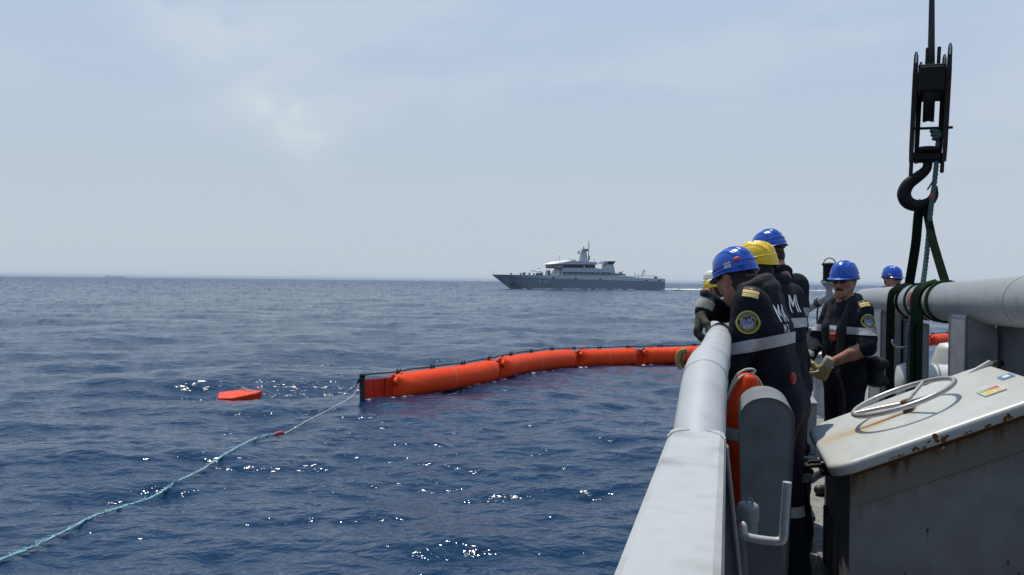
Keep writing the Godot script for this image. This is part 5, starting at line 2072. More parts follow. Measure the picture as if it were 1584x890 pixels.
	# whip aerials
	for q in [[888.3, 404.0, 888.3, 397.5], [910.7, 405.0, 910.4, 400.0], [852.0, 404.0, 852.0, 401.0]]:
		g = G.new()
		var a: Vector2 = P.call(q[0], q[1])
		var b2: Vector2 = P.call(q[2], q[3])
		g.rod(Vector3(a.x, a.y, -2.5), Vector3(b2.x, b2.y, -2.5), 0.09, 6)
		part("aerial", g, M.ship_dark, roof)
	# funnel
	g = G.new()
	var n0: Vector2 = P.call(927.5, 420.6)
	var n1: Vector2 = P.call(931.5, 407.2)
	var n2: Vector2 = P.call(941.0, 407.4)
	var n3: Vector2 = P.call(945.0, 424.0)
	g.prism(pl([n0, n1, n2, n3]), 4.6, Vector3.ZERO)
	var fun := part("funnel", g, M.ship_light, sh)
	g = G.new()
	g.prism(pl([P.call(924.6, 407.0), P.call(926.8, 403.2), P.call(932.0, 403.2), P.call(931.0, 407.3)]), 5.2, Vector3.ZERO)
	part("funnel_visor", g, M.ship_hull, fun)
	g = G.new()
	g.prism(pl([P.call(931.0, 407.3), P.call(932.0, 403.0), P.call(944.6, 403.0), P.call(940.6, 407.8)]), 5.2, Vector3.ZERO)
	part("funnel_cap", g, M.ship_black, fun)
	# boat on its cradle, small crane behind
	g = G.new()
	g.prism(pl([P.call(944.8, 425.6), P.call(944.8, 422.6), P.call(953.0, 423.0), P.call(959.6, 423.4), P.call(959.6, 425.6)]), 2.4, Vector3(0, 0, -1.8))
	var boat := part("boat", g, M.ship_dark, sh)
	g = G.new()
	var b0: Vector2 = P.call(953.5, 421.6)
	g.box(Vector3(b0.x, b0.y, -1.8), Vector3(1.3, 1.2, 1.2), Basis.IDENTITY, 0.15)
	part("console", g, M.ship_light, boat)
	g = G.new()
	var k0: Vector2 = P.call(954.6, 420.4)
	var k1: Vector2 = P.call(959.8, 419.0)
	g.rod(Vector3(k0.x, k0.y, -1.6), Vector3(k1.x, k1.y, -1.6), 0.17, 8)
	part("davit_arm", g, M.ship_light, boat)
	# after deck: long boom, A shaped lattice posts, light gun, rails
	g = G.new()
	var j0: Vector2 = P.call(961.0, 427.4)
	var j1: Vector2 = P.call(1011.0, 426.0)
	g.rod(Vector3(j0.x, j0.y, -1.0), Vector3(j1.x, j1.y, -1.0), 0.12, 8)
	part("crane_boom", g, M.ship_light, sh)
	for q in [[986.5, 427.6, 991.6, 416.4], [992.2, 427.4, 994.4, 416.4], [976.8, 421.0, 976.9, 427.4], [982.3, 423.6, 982.3, 430.0], [988.6, 427.6, 991.8, 417.4]]:
		g = G.new()
		var a: Vector2 = P.call(q[0], q[1])
		var b2: Vector2 = P.call(q[2], q[3])
		g.rod(Vector3(a.x, a.y, -1.6), Vector3(b2.x, b2.y, -1.6), 0.1, 6)
		part("lattice_post", g, M.ship_light if q[0] > 990 else M.ship_dark, sh)
	g = G.new()
	var e0: Vector2 = P.call(1009.8, 428.9)
	g.ellipsoid(Vector3(e0.x, e0.y, -2.0), Vector3(0.75, 0.5, 0.6), Basis.IDENTITY, 10, 6)
	g.rod(Vector3(e0.x + 0.4, e0.y, -2.0), Vector3(e0.x - 0.9, e0.y + 0.35, -2.0), 0.13, 6)
	part("stern_gun", g, M.ship_dark, sh)
	g = G.new()
	for k in 13:
		var x := 2.0 + k * 1.0
		g.rod(Vector3(x, sheer.call(x), -5.0), Vector3(x, sheer.call(x) + 0.75, -5.0), 0.045, 5)
	g.rod(Vector3(2.0, sheer.call(2.0) + 0.75, -5.0), Vector3(14.0, sheer.call(14.0) + 0.6, -5.0), 0.045, 5)
	part("guard_rail", g, M.ship_light, sh)
	# forecastle: gun, jackstaff, bollards, fittings
	g = G.new()
	var gu: Vector2 = P.call(829.5, 417.8)
	g.lathe([Vector2(1.0, 0.0), Vector2(0.95, 0.9), Vector2(0.7, 1.3), Vector2(0.0005, 1.45)], Vector3(gu.x, gu.y - 0.9, 0), Basis.IDENTITY, 14)
	var gun := part("gun_house", g, M.ship_white, sh)
	g = G.new()
	g.rod(Vector3(gu.x + 0.6, gu.y - 0.1, 0), Vector3(gu.x + 3.2, gu.y + 0.1, 0), 0.12, 8)
	part("gun_barrel", g, M.ship_dark, gun)
	g = G.new()
	g.lathe([Vector2(1.2, -1.4), Vector2(1.2, 0.0)], Vector3(gu.x, gu.y - 0.9, 0), Basis.IDENTITY, 14)
	g.ellipsoid(Vector3(gu.x, gu.y + 1.0, 0), Vector3(0.28, 0.3, 0.28), Basis.IDENTITY, 8, 6)
	part("gun_base", g, M.ship_dark, gun)
	g = G.new()
	var s0: Vector2 = P.call(763.2, 423.0)
	g.rod(Vector3(s0.x, s0.y, 0), Vector3(s0.x, s0.y + 1.75, 0), 0.06, 6)
	part("jackstaff", g, M.ship_light, sh)
	var rg := RandomNumberGenerator.new()
	rg.seed = 3
	for px in [788.2, 801.5, 805.5, 808.0, 815.5, 821.5, 834.0, 839.5]:
		g = G.new()
		var b: Vector2 = P.call(px, 422.0)
		g.lathe([Vector2(0.3, -1.0), Vector2(0.3, 0.15), Vector2(0.4, 0.2), Vector2(0.36, 0.4), Vector2(0.0005, 0.45)], Vector3(b.x, b.y + rg.randf_range(-0.2, 0.2), -1.0 + rg.randf()), Basis.IDENTITY, 8)
		part("deck_fitting", g, M.ship_dark, sh)
	for px in [840.0, 843.0]:
		g = G.new()
		var b: Vector2 = P.call(px, 421.5)
		g.box(Vector3(b.x, b.y, -1.5), Vector3(0.6, 2.4, 1.2), Basis.IDENTITY, 0.05)
		part("vent_trunk", g, M.ship_light if px < 842 else M.ship_dark, sh)

	# ---- white water round the hull and the wake behind the stern
	g = G.new()
	var bas := Basis(Vector3.UP, deg_to_rad(-147.77))
	var org := Vector3(-27.4, SEA_LEVEL, -349.2)
	for k in 90:
		var x := -0.5 - 85.0 * pow(rg.randf(), 1.3)
		var p := org + bas * Vector3(x, 0.02, rg.randf_range(-2.6, 2.6) * (1.0 + -x * 0.01))
		p.y = SEA_LEVEL + 0.1
		g.ellipsoid(p, Vector3(rg.randf_range(1.2, 2.6), rg.randf_range(0.25, 0.62), rg.randf_range(0.8, 1.6)), bas, 9, 6)
	for k in 46:
		var x := [rg.randf_range(36.0, 46.0), rg.randf_range(14.0, 31.0), rg.randf_range(49.0, 56.0), rg.randf_range(0.0, 60.0)][k % 4] as float
		var p := org + bas * Vector3(x, 0.0, -wbeam.call(x) - rg.randf_range(0.0, 0.8))
		p.y = SEA_LEVEL + 0.05
		g.ellipsoid(p, Vector3(rg.randf_range(0.4, 1.6), rg.randf_range(0.15, 0.42), 0.4), bas, 8, 6)
	var wk := part("wake_foam", g, M.foam)
	wk.set_meta("kind", "stuff")
	tag(wk, "white wake trailing astern of the grey patrol ship", "wake")

	# ---- scattered breaking crests far and near, and a faint ship on the horizon
	var fs := thing("distant_ship", "tiny faint grey ship on the horizon at far left", "ship", Vector3(-2842.0, SEA_LEVEL, -3396.0), deg_to_rad(40))
	g = G.new()
	g.prism(pl([Vector2(-42, -1), Vector2(-46, 5), Vector2(50, 6), Vector2(40, -1)]), 18, Vector3.ZERO)
	part("hull", g, M.far_hull, fs)
	g = G.new()
	g.prism(pl([Vector2(-36, 5), Vector2(-35, 12), Vector2(-25, 12), Vector2(-24, 5)]), 14, Vector3.ZERO)
	g.box(Vector3(8, 7, 0), Vector3(40, 3, 12))
	part("deckhouse", g, M.far_hull, fs)

# ==================================================================== people: bodies meshed from a blended distance field
class Field:
	var o: Vector3
	var c: float
	var nx: int
	var ny: int
	var nz: int
	var d := PackedFloat32Array()
	var near := PackedFloat32Array()
	var m := PackedByteArray()
	func _init(lo: Vector3, hi: Vector3, cell: float) -> void:
		o = lo
		c = cell
		nx = int(ceil((hi.x - lo.x) / cell)) + 1
		ny = int(ceil((hi.y - lo.y) / cell)) + 1
		nz = int(ceil((hi.z - lo.z) / cell)) + 1
		d.resize(nx * ny * nz)
		d.fill(0.2)
		near.resize(nx * ny * nz)
		near.fill(9.0)
		m.resize(nx * ny * nz)
	# a tapered limb from a to b, squashed by sc along the field's axes, blended with k; k < 0 carves
	func limb(a: Vector3, b: Vector3, ra: float, rb: float, k := 0.03, mat_ := 0, sc := Vector3.ONE) -> void:
		var cut := k < 0.0
		var kk := absf(k)
		var r := maxf(ra, rb) * maxf(sc.x, maxf(sc.y, sc.z)) + kk + c * 2.5
		var lo := Vector3(minf(a.x, b.x), minf(a.y, b.y), minf(a.z, b.z)) - Vector3(r, r, r)
		var hi := Vector3(maxf(a.x, b.x), maxf(a.y, b.y), maxf(a.z, b.z)) + Vector3(r, r, r)
		var i0 := clampi(int((lo.x - o.x) / c), 0, nx - 1)
		var i1 := clampi(int((hi.x - o.x) / c) + 1, 0, nx - 1)
		var j0 := clampi(int((lo.y - o.y) / c), 0, ny - 1)
		var j1 := clampi(int((hi.y - o.y) / c) + 1, 0, ny - 1)
		var k0 := clampi(int((lo.z - o.z) / c), 0, nz - 1)
		var k1 := clampi(int((hi.z - o.z) / c) + 1, 0, nz - 1)
		var inv := Vector3.ONE / sc
		var ab := (b - a) * inv
		var l2 := maxf(ab.length_squared(), 1e-9)
		var small := minf(sc.x, minf(sc.y, sc.z))
		for kz in range(k0, k1 + 1):
			for jy in range(j0, j1 + 1):
				var at := (kz * ny + jy) * nx
				for ix in range(i0, i1 + 1):
					var p := (o + Vector3(ix, jy, kz) * c - a) * inv
					var t := clampf(p.dot(ab) / l2, 0.0, 1.0)
					var q := ((p - ab * t).length() - lerpf(ra, rb, t)) * small
					var e := d[at + ix]
					if cut:
						d[at + ix] = maxf(e, -q)
						continue
					if q < near[at + ix]:
						near[at + ix] = q
						m[at + ix] = mat_
					var h := maxf(kk - absf(e - q), 0.0) / kk
					d[at + ix] = minf(e, q) - h * h * kk * 0.25
	func cut_below(y: float) -> void:
		for kz in nz:
			for jy in ny:
				var q := y - (o.y + jy * c)
				for ix in nx:
					var at := (kz * ny + jy) * nx + ix
					d[at] = maxf(d[at], q)
	# surface nets
	func mesh() -> Pelt:
		var out := Pelt.new()
		var id := PackedInt32Array()
		id.resize(nx * ny * nz)
		id.fill(-1)
		var sx := 1
		var sy := nx
		var sz := nx * ny
		var far := c * 1.8
		for kz in nz - 1:
			for jy in ny - 1:
				var at := kz * sz + jy * sy
				for ix in nx - 1:
					var q := at + ix
					if absf(d[q]) > far:
						continue
					var v := [d[q], d[q + sx], d[q + sy], d[q + sx + sy], d[q + sz], d[q + sx + sz], d[q + sy + sz], d[q + sx + sy + sz]]
					var neg := 0
					for e in 8:
						if v[e] < 0.0:
							neg += 1
					if neg == 0 or neg == 8:
						continue
					var sum := Vector3.ZERO
					var n := 0
					for e in [[0, 1], [2, 3], [4, 5], [6, 7], [0, 2], [1, 3], [4, 6], [5, 7], [0, 4], [1, 5], [2, 6], [3, 7]]:
						var a: float = v[e[0]]
						var b: float = v[e[1]]
						if (a < 0.0) != (b < 0.0):
							var t := a / (a - b)
							var pa := Vector3(e[0] & 1, (e[0] >> 1) & 1, e[0] >> 2)
							var pb := Vector3(e[1] & 1, (e[1] >> 1) & 1, e[1] >> 2)
							sum += pa.lerp(pb, t)
							n += 1
					id[q] = out.v.size()
					out.v.append(o + (Vector3(ix, jy, kz) + sum / n) * c)
					out.n.append(Vector3(v[1] + v[3] + v[5] + v[7] - v[0] - v[2] - v[4] - v[6], v[2] + v[3] + v[6] + v[7] - v[0] - v[1] - v[4] - v[5], v[4] + v[5] + v[6] + v[7] - v[0] - v[1] - v[2] - v[3]).normalized())
					out.m.append(m[q])
		for kz in range(1, nz - 1):
			for jy in range(1, ny - 1):
				for ix in range(1, nx - 1):
					var q := kz * sz + jy * sy + ix
					if absf(d[q]) > far:
						continue
					var s := d[q] < 0.0
					if s != (d[q + sx] < 0.0):
						out.quad(id[q], id[q - sy], id[q - sy - sz], id[q - sz])
					if s != (d[q + sy] < 0.0):
						out.quad(id[q], id[q - sx], id[q - sx - sz], id[q - sz])
					if s != (d[q + sz] < 0.0):
						out.quad(id[q], id[q - sx], id[q - sx - sy], id[q - sy])
		return out

class Pelt:
	var v := PackedVector3Array()
	var n := PackedVector3Array()
	var m := PackedByteArray()
	var t := PackedInt32Array()
	func tri(a: int, b: int, cc: int) -> void:
		var f := (v[cc] - v[a]).cross(v[b] - v[a])
		if f.dot(n[a] + n[b] + n[cc]) >= 0.0:
			t.append_array([a, b, cc])
		else:
			t.append_array([a, cc, b])
	func quad(a: int, b: int, cc: int, e: int) -> void:
		if a < 0 or b < 0 or cc < 0 or e < 0:
			return
		tri(a, b, cc)
		tri(a, cc, e)
	func moved(x: Transform3D) -> Pelt:
		for i in v.size():
			v[i] = x * v[i]
			n[i] = (x.basis * n[i]).normalized()
		return self
	func add(o: Pelt) -> void:
		var base := v.size()
		v.append_array(o.v)
		n.append_array(o.n)
		m.append_array(o.m)
		for i in o.t:
			t.append(base + i)
	# one surface per material number
	func commit(mats: Array) -> ArrayMesh:
		var out := ArrayMesh.new()
		for w in mats.size():
			var idx := PackedInt32Array()
			for k in range(0, t.size(), 3):
				var a := m[t[k]]
				var b := m[t[k + 1]]
				var cc := m[t[k + 2]]
				var pick := a if a == b or a == cc else b if b == cc else a
				if pick == w:
					idx.append_array([t[k], t[k + 1], t[k + 2]])
			if idx.is_empty():
				continue
			var arr := []
			arr.resize(Mesh.ARRAY_MAX)
			arr[Mesh.ARRAY_VERTEX] = v
			arr[Mesh.ARRAY_NORMAL] = n
			arr[Mesh.ARRAY_INDEX] = idx
			out.add_surface_from_arrays(Mesh.PRIMITIVE_TRIANGLES, arr)
			out.surface_set_material(out.get_surface_count() - 1, mats[w])
		return out
	# the piece of the skin inside all the planes, lifted off along its normals: bands and badges sewn on clothing
	func cloth_piece(planes: Array, lift: float, face := Vector3.ZERO, uvx := Plane(), uvy := Plane(), only := -1) -> G:
		var g := G.new()
		for k in range(0, t.size(), 3):
			var poly := []
			var skip := false
			for e in 3:
				var i := t[k + e]
				if only >= 0 and m[i] != only:
					skip = true
				if face != Vector3.ZERO and n[i].dot(face) < -0.3:
					skip = true
				poly.append([v[i], n[i]])
			if skip:
				continue
			for p in planes:
				var pn: Plane = p
				var nxt := []
				var cnt := poly.size()
				for e in cnt:
					var a: Array = poly[e]
					var b: Array = poly[(e + 1) % cnt]
					var da := pn.distance_to(a[0])
					var db := pn.distance_to(b[0])
					if da <= 0.0:
						nxt.append(a)
					if (da < 0.0 and db > 0.0) or (da > 0.0 and db < 0.0):
						var f := da / (da - db)
						nxt.append([(a[0] as Vector3).lerp(b[0], f), (a[1] as Vector3).lerp(b[1], f).normalized()])
				poly = nxt
				if poly.size() < 3:
					break
			if poly.size() < 3:
				continue
			for e in range(1, poly.size() - 1):
				var q := []
				for w in [0, e, e + 1]:
					q.append([poly[w][0] + poly[w][1] * lift, poly[w][1], Vector2(uvx.distance_to(poly[w][0]), uvy.distance_to(poly[w][0]))])
				g.tri(q[0][0], q[1][0], q[2][0], q[0][1], q[1][1], q[2][1], q[0][2], q[1][2], q[2][2])
		return g

const CLOTH := 0
const SKIN := 1
const BOOT := 2
const HAIR := 3

func head_skin(cell: float, beard: bool, smile := 0.0) -> Pelt:
	# origin at the middle of the head, face towards -z
	var f := Field.new(Vector3(-0.12, -0.21, -0.155), Vector3(0.12, 0.16, 0.14), cell)
	f.limb(Vector3(0, 0.032, 0.012), Vector3(0, 0.032, 0.006), 0.1, 0.1, 0.01, SKIN, Vector3(0.77, 1.04, 0.97))
	f.limb(Vector3(0, -0.03, -0.03), Vector3(0, -0.075, -0.052), 0.064, 0.044, 0.03, SKIN, Vector3(0.92, 1, 1))
	f.limb(Vector3(-0.05, -0.045, 0.0), Vector3(-0.022, -0.095, -0.055), 0.024, 0.02, 0.03, SKIN)
	f.limb(Vector3(0.05, -0.045, 0.0), Vector3(0.022, -0.095, -0.055), 0.024, 0.02, 0.03, SKIN)
	f.limb(Vector3(0, -0.105, -0.066), Vector3(0, -0.103, -0.07), 0.02, 0.018, 0.02, SKIN)
	f.limb(Vector3(-0.045, 0.0, -0.062), Vector3(-0.04, -0.012, -0.066), 0.022, 0.02, 0.02, SKIN)
	f.limb(Vector3(0.045, 0.0, -0.062), Vector3(0.04, -0.012, -0.066), 0.022, 0.02, 0.02, SKIN)
	f.limb(Vector3(-0.04, 0.034, -0.08), Vector3(0.04, 0.034, -0.08), 0.013, 0.013, 0.02, SKIN)
	f.limb(Vector3(-0.031, 0.012, -0.104), Vector3(-0.031, 0.012, -0.102), 0.014, 0.014, -1.0, SKIN)
	f.limb(Vector3(0.031, 0.012, -0.104), Vector3(0.031, 0.012, -0.102), 0.014, 0.014, -1.0, SKIN)
	f.limb(Vector3(-0.031, 0.011, -0.083), Vector3(-0.031, 0.011, -0.084), 0.0125, 0.0125, 0.006, SKIN)
	f.limb(Vector3(0.031, 0.011, -0.083), Vector3(0.031, 0.011, -0.084), 0.0125, 0.0125, 0.006, SKIN)
	f.limb(Vector3(0, 0.022, -0.093), Vector3(0, -0.03, -0.116), 0.0095, 0.0135, 0.014, SKIN)
	f.limb(Vector3(-0.013, -0.036, -0.102), Vector3(0.013, -0.036, -0.102), 0.0095, 0.0095, 0.008, SKIN)
	f.limb(Vector3(-0.022, -0.064, -0.09), Vector3(0.022, -0.064, -0.09), 0.007, 0.007, 0.008, SKIN)
	f.limb(Vector3(-0.018, -0.077, -0.088), Vector3(0.018, -0.077, -0.088), 0.008, 0.008, 0.008, SKIN)
	for s in [-1.0, 1.0]:
		f.limb(Vector3(0.077 * s, -0.024, 0.012), Vector3(0.083 * s, 0.018, 0.02), 0.013, 0.019, 0.008, SKIN, Vector3(0.55, 1, 0.9))
	# neck
	f.limb(Vector3(0, -0.07, 0.022), Vector3(0, -0.2, 0.035), 0.056, 0.06, 0.03, SKIN)
	# cropped hair at the sides and back
	f.limb(Vector3(0, 0.02, 0.03), Vector3(0, -0.025, 0.042), 0.079, 0.066, 0.008, HAIR, Vector3(0.98, 1.0, 0.93))
	if beard:
		f.limb(Vector3(-0.026, -0.057, -0.096), Vector3(0.0, -0.05, -0.106), 0.006, 0.0075, 0.004, HAIR)
		f.limb(Vector3(0.026, -0.057, -0.096), Vector3(0.0, -0.05, -0.106), 0.006, 0.0075, 0.004, HAIR)
	return f.mesh()

func hand_skin(curl: float, cell: float, mat_: int, fat := 1.0, spread := 1.0) -> Pelt:
	# wrist at the origin, fingers along -y, palm facing -z, thumb towards +x
	var f := Field.new(Vector3(-0.085, -0.215, -0.125), Vector3(0.105, 0.075, 0.06), cell)
	f.limb(Vector3(0, 0.06, 0), Vector3(0, -0.005, 0), 0.031 * fat, 0.028 * fat, 0.015, mat_, Vector3(1, 1, 0.8))
	f.limb(Vector3(0.012, -0.02, 0), Vector3(0.022, -0.082, 0.0), 0.024 * fat, 0.022 * fat, 0.016, mat_, Vector3(1, 1, 0.72))
	f.limb(Vector3(-0.012, -0.02, 0), Vector3(-0.024, -0.078, 0.0), 0.024 * fat, 0.021 * fat, 0.016, mat_, Vector3(1, 1, 0.72))
	var len_ := [0.074, 0.083, 0.077, 0.06]
	for i in 4:
		var x := 0.033 - 0.0215 * i
		var p := Vector3(x, -0.088 + 0.003 * absf(i - 1.2), 0.001)
		var a := 0.25 + curl * (0.9 + 0.05 * i)
		var out_ := (1.4 - i) * 0.045 * spread
		var rr := (0.0098 - 0.0006 * absf(i - 1)) * fat
		for seg in 3:
			var l: float = len_[i] * [0.44, 0.32, 0.26][seg]
			var q := p + Vector3(out_ * l * 5.0 * 0.2, -cos(a) * l, -sin(a) * l)
			f.limb(p, q, rr * (1.08 - 0.1 * seg), rr * (1.0 - 0.12 * seg), 0.006, mat_)
			p = q
			a += curl * [1.15, 0.85, 0.5][seg] + 0.12
	var tp := Vector3(0.034, -0.03, -0.008)
	var ta := 0.85 - curl * 0.35
	for seg in 3:
		var l: float = [0.04, 0.033, 0.026][seg]
		var q := tp + Vector3(sin(ta) * l, -cos(ta) * l * 0.9, -l * (0.35 + 0.5 * curl))
		f.limb(tp, q, (0.0145 - 0.0015 * seg) * fat, (0.0128 - 0.0018 * seg) * fat, 0.008, mat_)
		tp = q
		ta -= 0.25 + 0.45 * curl
	return f.mesh()

func helmet(person: Node3D, x: Transform3D, m: Material, sticker: bool, knob: bool) -> void:
	# head frame: peak towards -z; crown ridges run front to back
	var g := G.new()
	var A := 0.106
	var B := 0.127
	var Hh := 0.117
	var shape := func(az: float, el: float, off: float) -> Vector3:
		var ce := pow(cos(el), 0.85)
		var p := Vector3(sin(az) * A * ce, pow(sin(el), 0.92) * Hh, -cos(az) * B * ce)
		var ridge := 0.0
		if el > 0.25:
			ridge = 0.0065 * smoothstep(0.029, 0.024, absf(p.x)) * smoothstep(0.3, 0.6, el)
			ridge += 0.0045 * smoothstep(0.009, 0.004, absf(absf(p.x) - 0.062)) * smoothstep(0.3, 0.6, el) * (1.0 - smoothstep(1.0, 1.3, el))
		var nn := Vector3(p.x / (A * A), p.y / (Hh * Hh), p.z / (B * B)).normalized()
		return p + nn * (off + ridge) + Vector3(0, 0.0, 0.012)
	var rows := []
	var seg := 64
	for e in 25:
		var el := (PI * 0.5 - 0.02) * (1.0 - pow(1.0 - e / 24.0, 1.0))
		var row := PackedVector3Array()
		for k in seg:
			row.append(x * (shape.call(TAU * k / seg, el, 0.0) as Vector3))
		rows.append(row)
	# lower skirt: slightly flared, deeper at the nape
	var skirt := []
	for e in 5:
		var f := e / 4.0
		var row := PackedVector3Array()
		for k in seg:
			var az := TAU * k / seg
			var p: Vector3 = shape.call(az, 0.0, 0.002 + 0.003 * f)
			var nape := smoothstep(0.2, 1.0, -cos(az))
			row.append(x * (p + Vector3(0, -0.012 * (1.0 - f) - (0.016 * nape) * (1.0 - f), 0.0)))
		skirt.append(row)
	g.skin(skirt + rows)
	g.fan(rows[-1], x.basis.y)
	# peak and rim lip
	var lip := []
	for e in [[0.0, -0.016, 0.0], [1.0, -0.021, 0.0], [1.0, -0.027, 0.0], [0.0, -0.024, 0.0]]:
		var row := PackedVector3Array()
		for k in seg:
			var az := TAU * k / seg
			var fr := pow(smoothstep(0.25, 1.0, cos(az)), 1.0)
			var ext := 0.004 + 0.030 * fr + 0.004 * smoothstep(0.3, 1.0, -cos(az))
			var nape := smoothstep(0.2, 1.0, -cos(az))
			var p: Vector3 = shape.call(az, 0.0, 0.003 + ext * e[0])
			row.append(x * (p + Vector3(0, e[1] + 0.004 - 0.016 * nape - 0.010 * fr * e[0], 0)))
		lip.append(row)
	lip.append(lip[0])
	g.skin(lip)
	var hm := part("helmet", g, m, person)
	# inner harness
	g = G.new()
	var hb := []
	for y in [-0.035, -0.008]:
		var row := PackedVector3Array()
		for k in 32:
			var az := TAU * k / 32
			var nape := smoothstep(0.3, 1.0, -cos(az))
			row.append(x * Vector3(sin(az) * 0.092, y - 0.02 * nape, -cos(az) * 0.112 + 0.012))
		hb.append(row)
	g.skin(hb)
	part("headband", g, M.black_rubber, hm)
	g = G.new()
	g.ellipsoid(x * Vector3(0, -0.045, 0.132), Vector3(0.02, 0.016, 0.012), x.basis, 12, 8)
	part("adjuster", g, M.black_rubber, hm)
	# side rib along the shell
	g = G.new()
	var rib := PackedVector3Array()
	for k in 49:
		var az := deg_to_rad(28.0 + 304.0 * k / 48.0)
		rib.append(x * ((shape.call(az, 0.08 + 0.1 * (0.5 - 0.5 * cos(az)), 0.0015)) as Vector3))
	g.tube(rib, 0.0032, 6)
	part("rib", g, m, hm)
	if knob:
		g = G.new()
		var az := deg_to_rad(-142.0)
		var c: Vector3 = shape.call(az, 0.26, 0.001)
		var nn := Vector3(c.x / (A * A), c.y / (Hh * Hh), c.z / (B * B)).normalized()
		var bb := Basis.looking_at(-nn, Vector3.UP)
		g.ellipsoid(x * c, Vector3(0.021, 0.012, 0.004), x.basis * bb, 18, 8)
		part("vent_plug", g, M.red_plastic, hm)
	if sticker:
		g = G.new()
		var rr := []
		for a in 6:
			var az := deg_to_rad(-124.0 + 18.0 * a / 5.0)
			var row := PackedVector3Array()
			for e in 4:
				row.append(x * ((shape.call(az, 0.0 + 0.22 * e / 3.0, 0.0034)) as Vector3))
			rr.append(row)
		for a in 5:
			for e in 3:
				var o: Vector3 = rr[a][e] - x.origin
				g.quad(rr[a][e], rr[a + 1][e], rr[a + 1][e + 1], rr[a][e + 1], o)
		var st := part("sticker", g, M.sticker, hm)
		for q in [[0.055, 4], [0.10, 3], [0.15, 4]]:
			g = G.new()
			var ln := PackedVector3Array()
			for a in q[1] + 1:
				ln.append(x * ((shape.call(deg_to_rad(-121.0 + 3.0 * a), q[0], 0.0036)) as Vector3))
			g.tube(ln, 0.0012, 4)
			part("print", g, M.ship_light, st)

func emblem_texture() -> ImageTexture:
	# round unit badge: yellow rings, small pale marks round the rim, grey and blue figure in the middle on black
	var n := 128
	var im := Image.create(n, n, false, Image.FORMAT_RGB8)
	var nz := noise(81, 0.045, 3)
	for y in n:
		for x in n:
			var p := Vector2(x - 63.5, y - 63.5) / 63.5
			var r := p.length()
			var a := atan2(p.y, p.x)
			var c := Color(0.045, 0.05, 0.07)
			if r > 0.88 and r < 1.0:
				c = Color(0.74, 0.72, 0.22)
			elif r > 0.58 and r < 0.64:
				c = Color(0.62, 0.60, 0.22)
			elif r > 0.68 and r < 0.83:
				# marks like lettering round the rim
				var s := fposmod(a * 9.0, 1.0)
				var gap := absf(a) < 0.25 or absf(absf(a) - PI) < 0.25
				if not gap and s < 0.62 and (fposmod(a * 27.0 + r * 9.0, 1.0) < 0.62):
					c = Color(0.80, 0.80, 0.72)
			elif r < 0.58:
				var w := nz.get_noise_2d(x * 1.3, y * 1.3) + 0.35 - 0.5 * absf(p.y - 0.05)
				if w > 0.12:
					c = Color(0.66, 0.68, 0.74)
				if w > 0.34:
					c = Color(0.36, 0.42, 0.62)
				if p.y > 0.22 and absf(p.x) < 0.42 and fposmod(p.y * 9.0 + 0.3 * sin(p.x * 14.0), 1.0) < 0.5:
					c = Color(0.70, 0.73, 0.80)
			im.set_pixel(x, y, c)
	return tex(im)

func rank_texture() -> ImageTexture:
	var im := Image.create(64, 64, false, Image.FORMAT_RGB8)
	im.fill(Color(0.04, 0.045, 0.06))
	for y in 64:
		for x in 64:
			var q := fposmod(y - 4.0 * sin(x * 0.05), 64.0)
			if (q > 22 and q < 38) or (q > 42 and q < 58):
				im.set_pixel(x, y, Color(0.86, 0.76, 0.50))
			if (q > 29 and q < 31) or (q > 49 and q < 51):
				im.set_pixel(x, y, Color(0.7, 0.55, 0.28))
			if Vector2(x - 32, q - 10).length() < 6.0:
				im.set_pixel(x, y, Color(0.62, 0.55, 0.34))
	return tex(im)

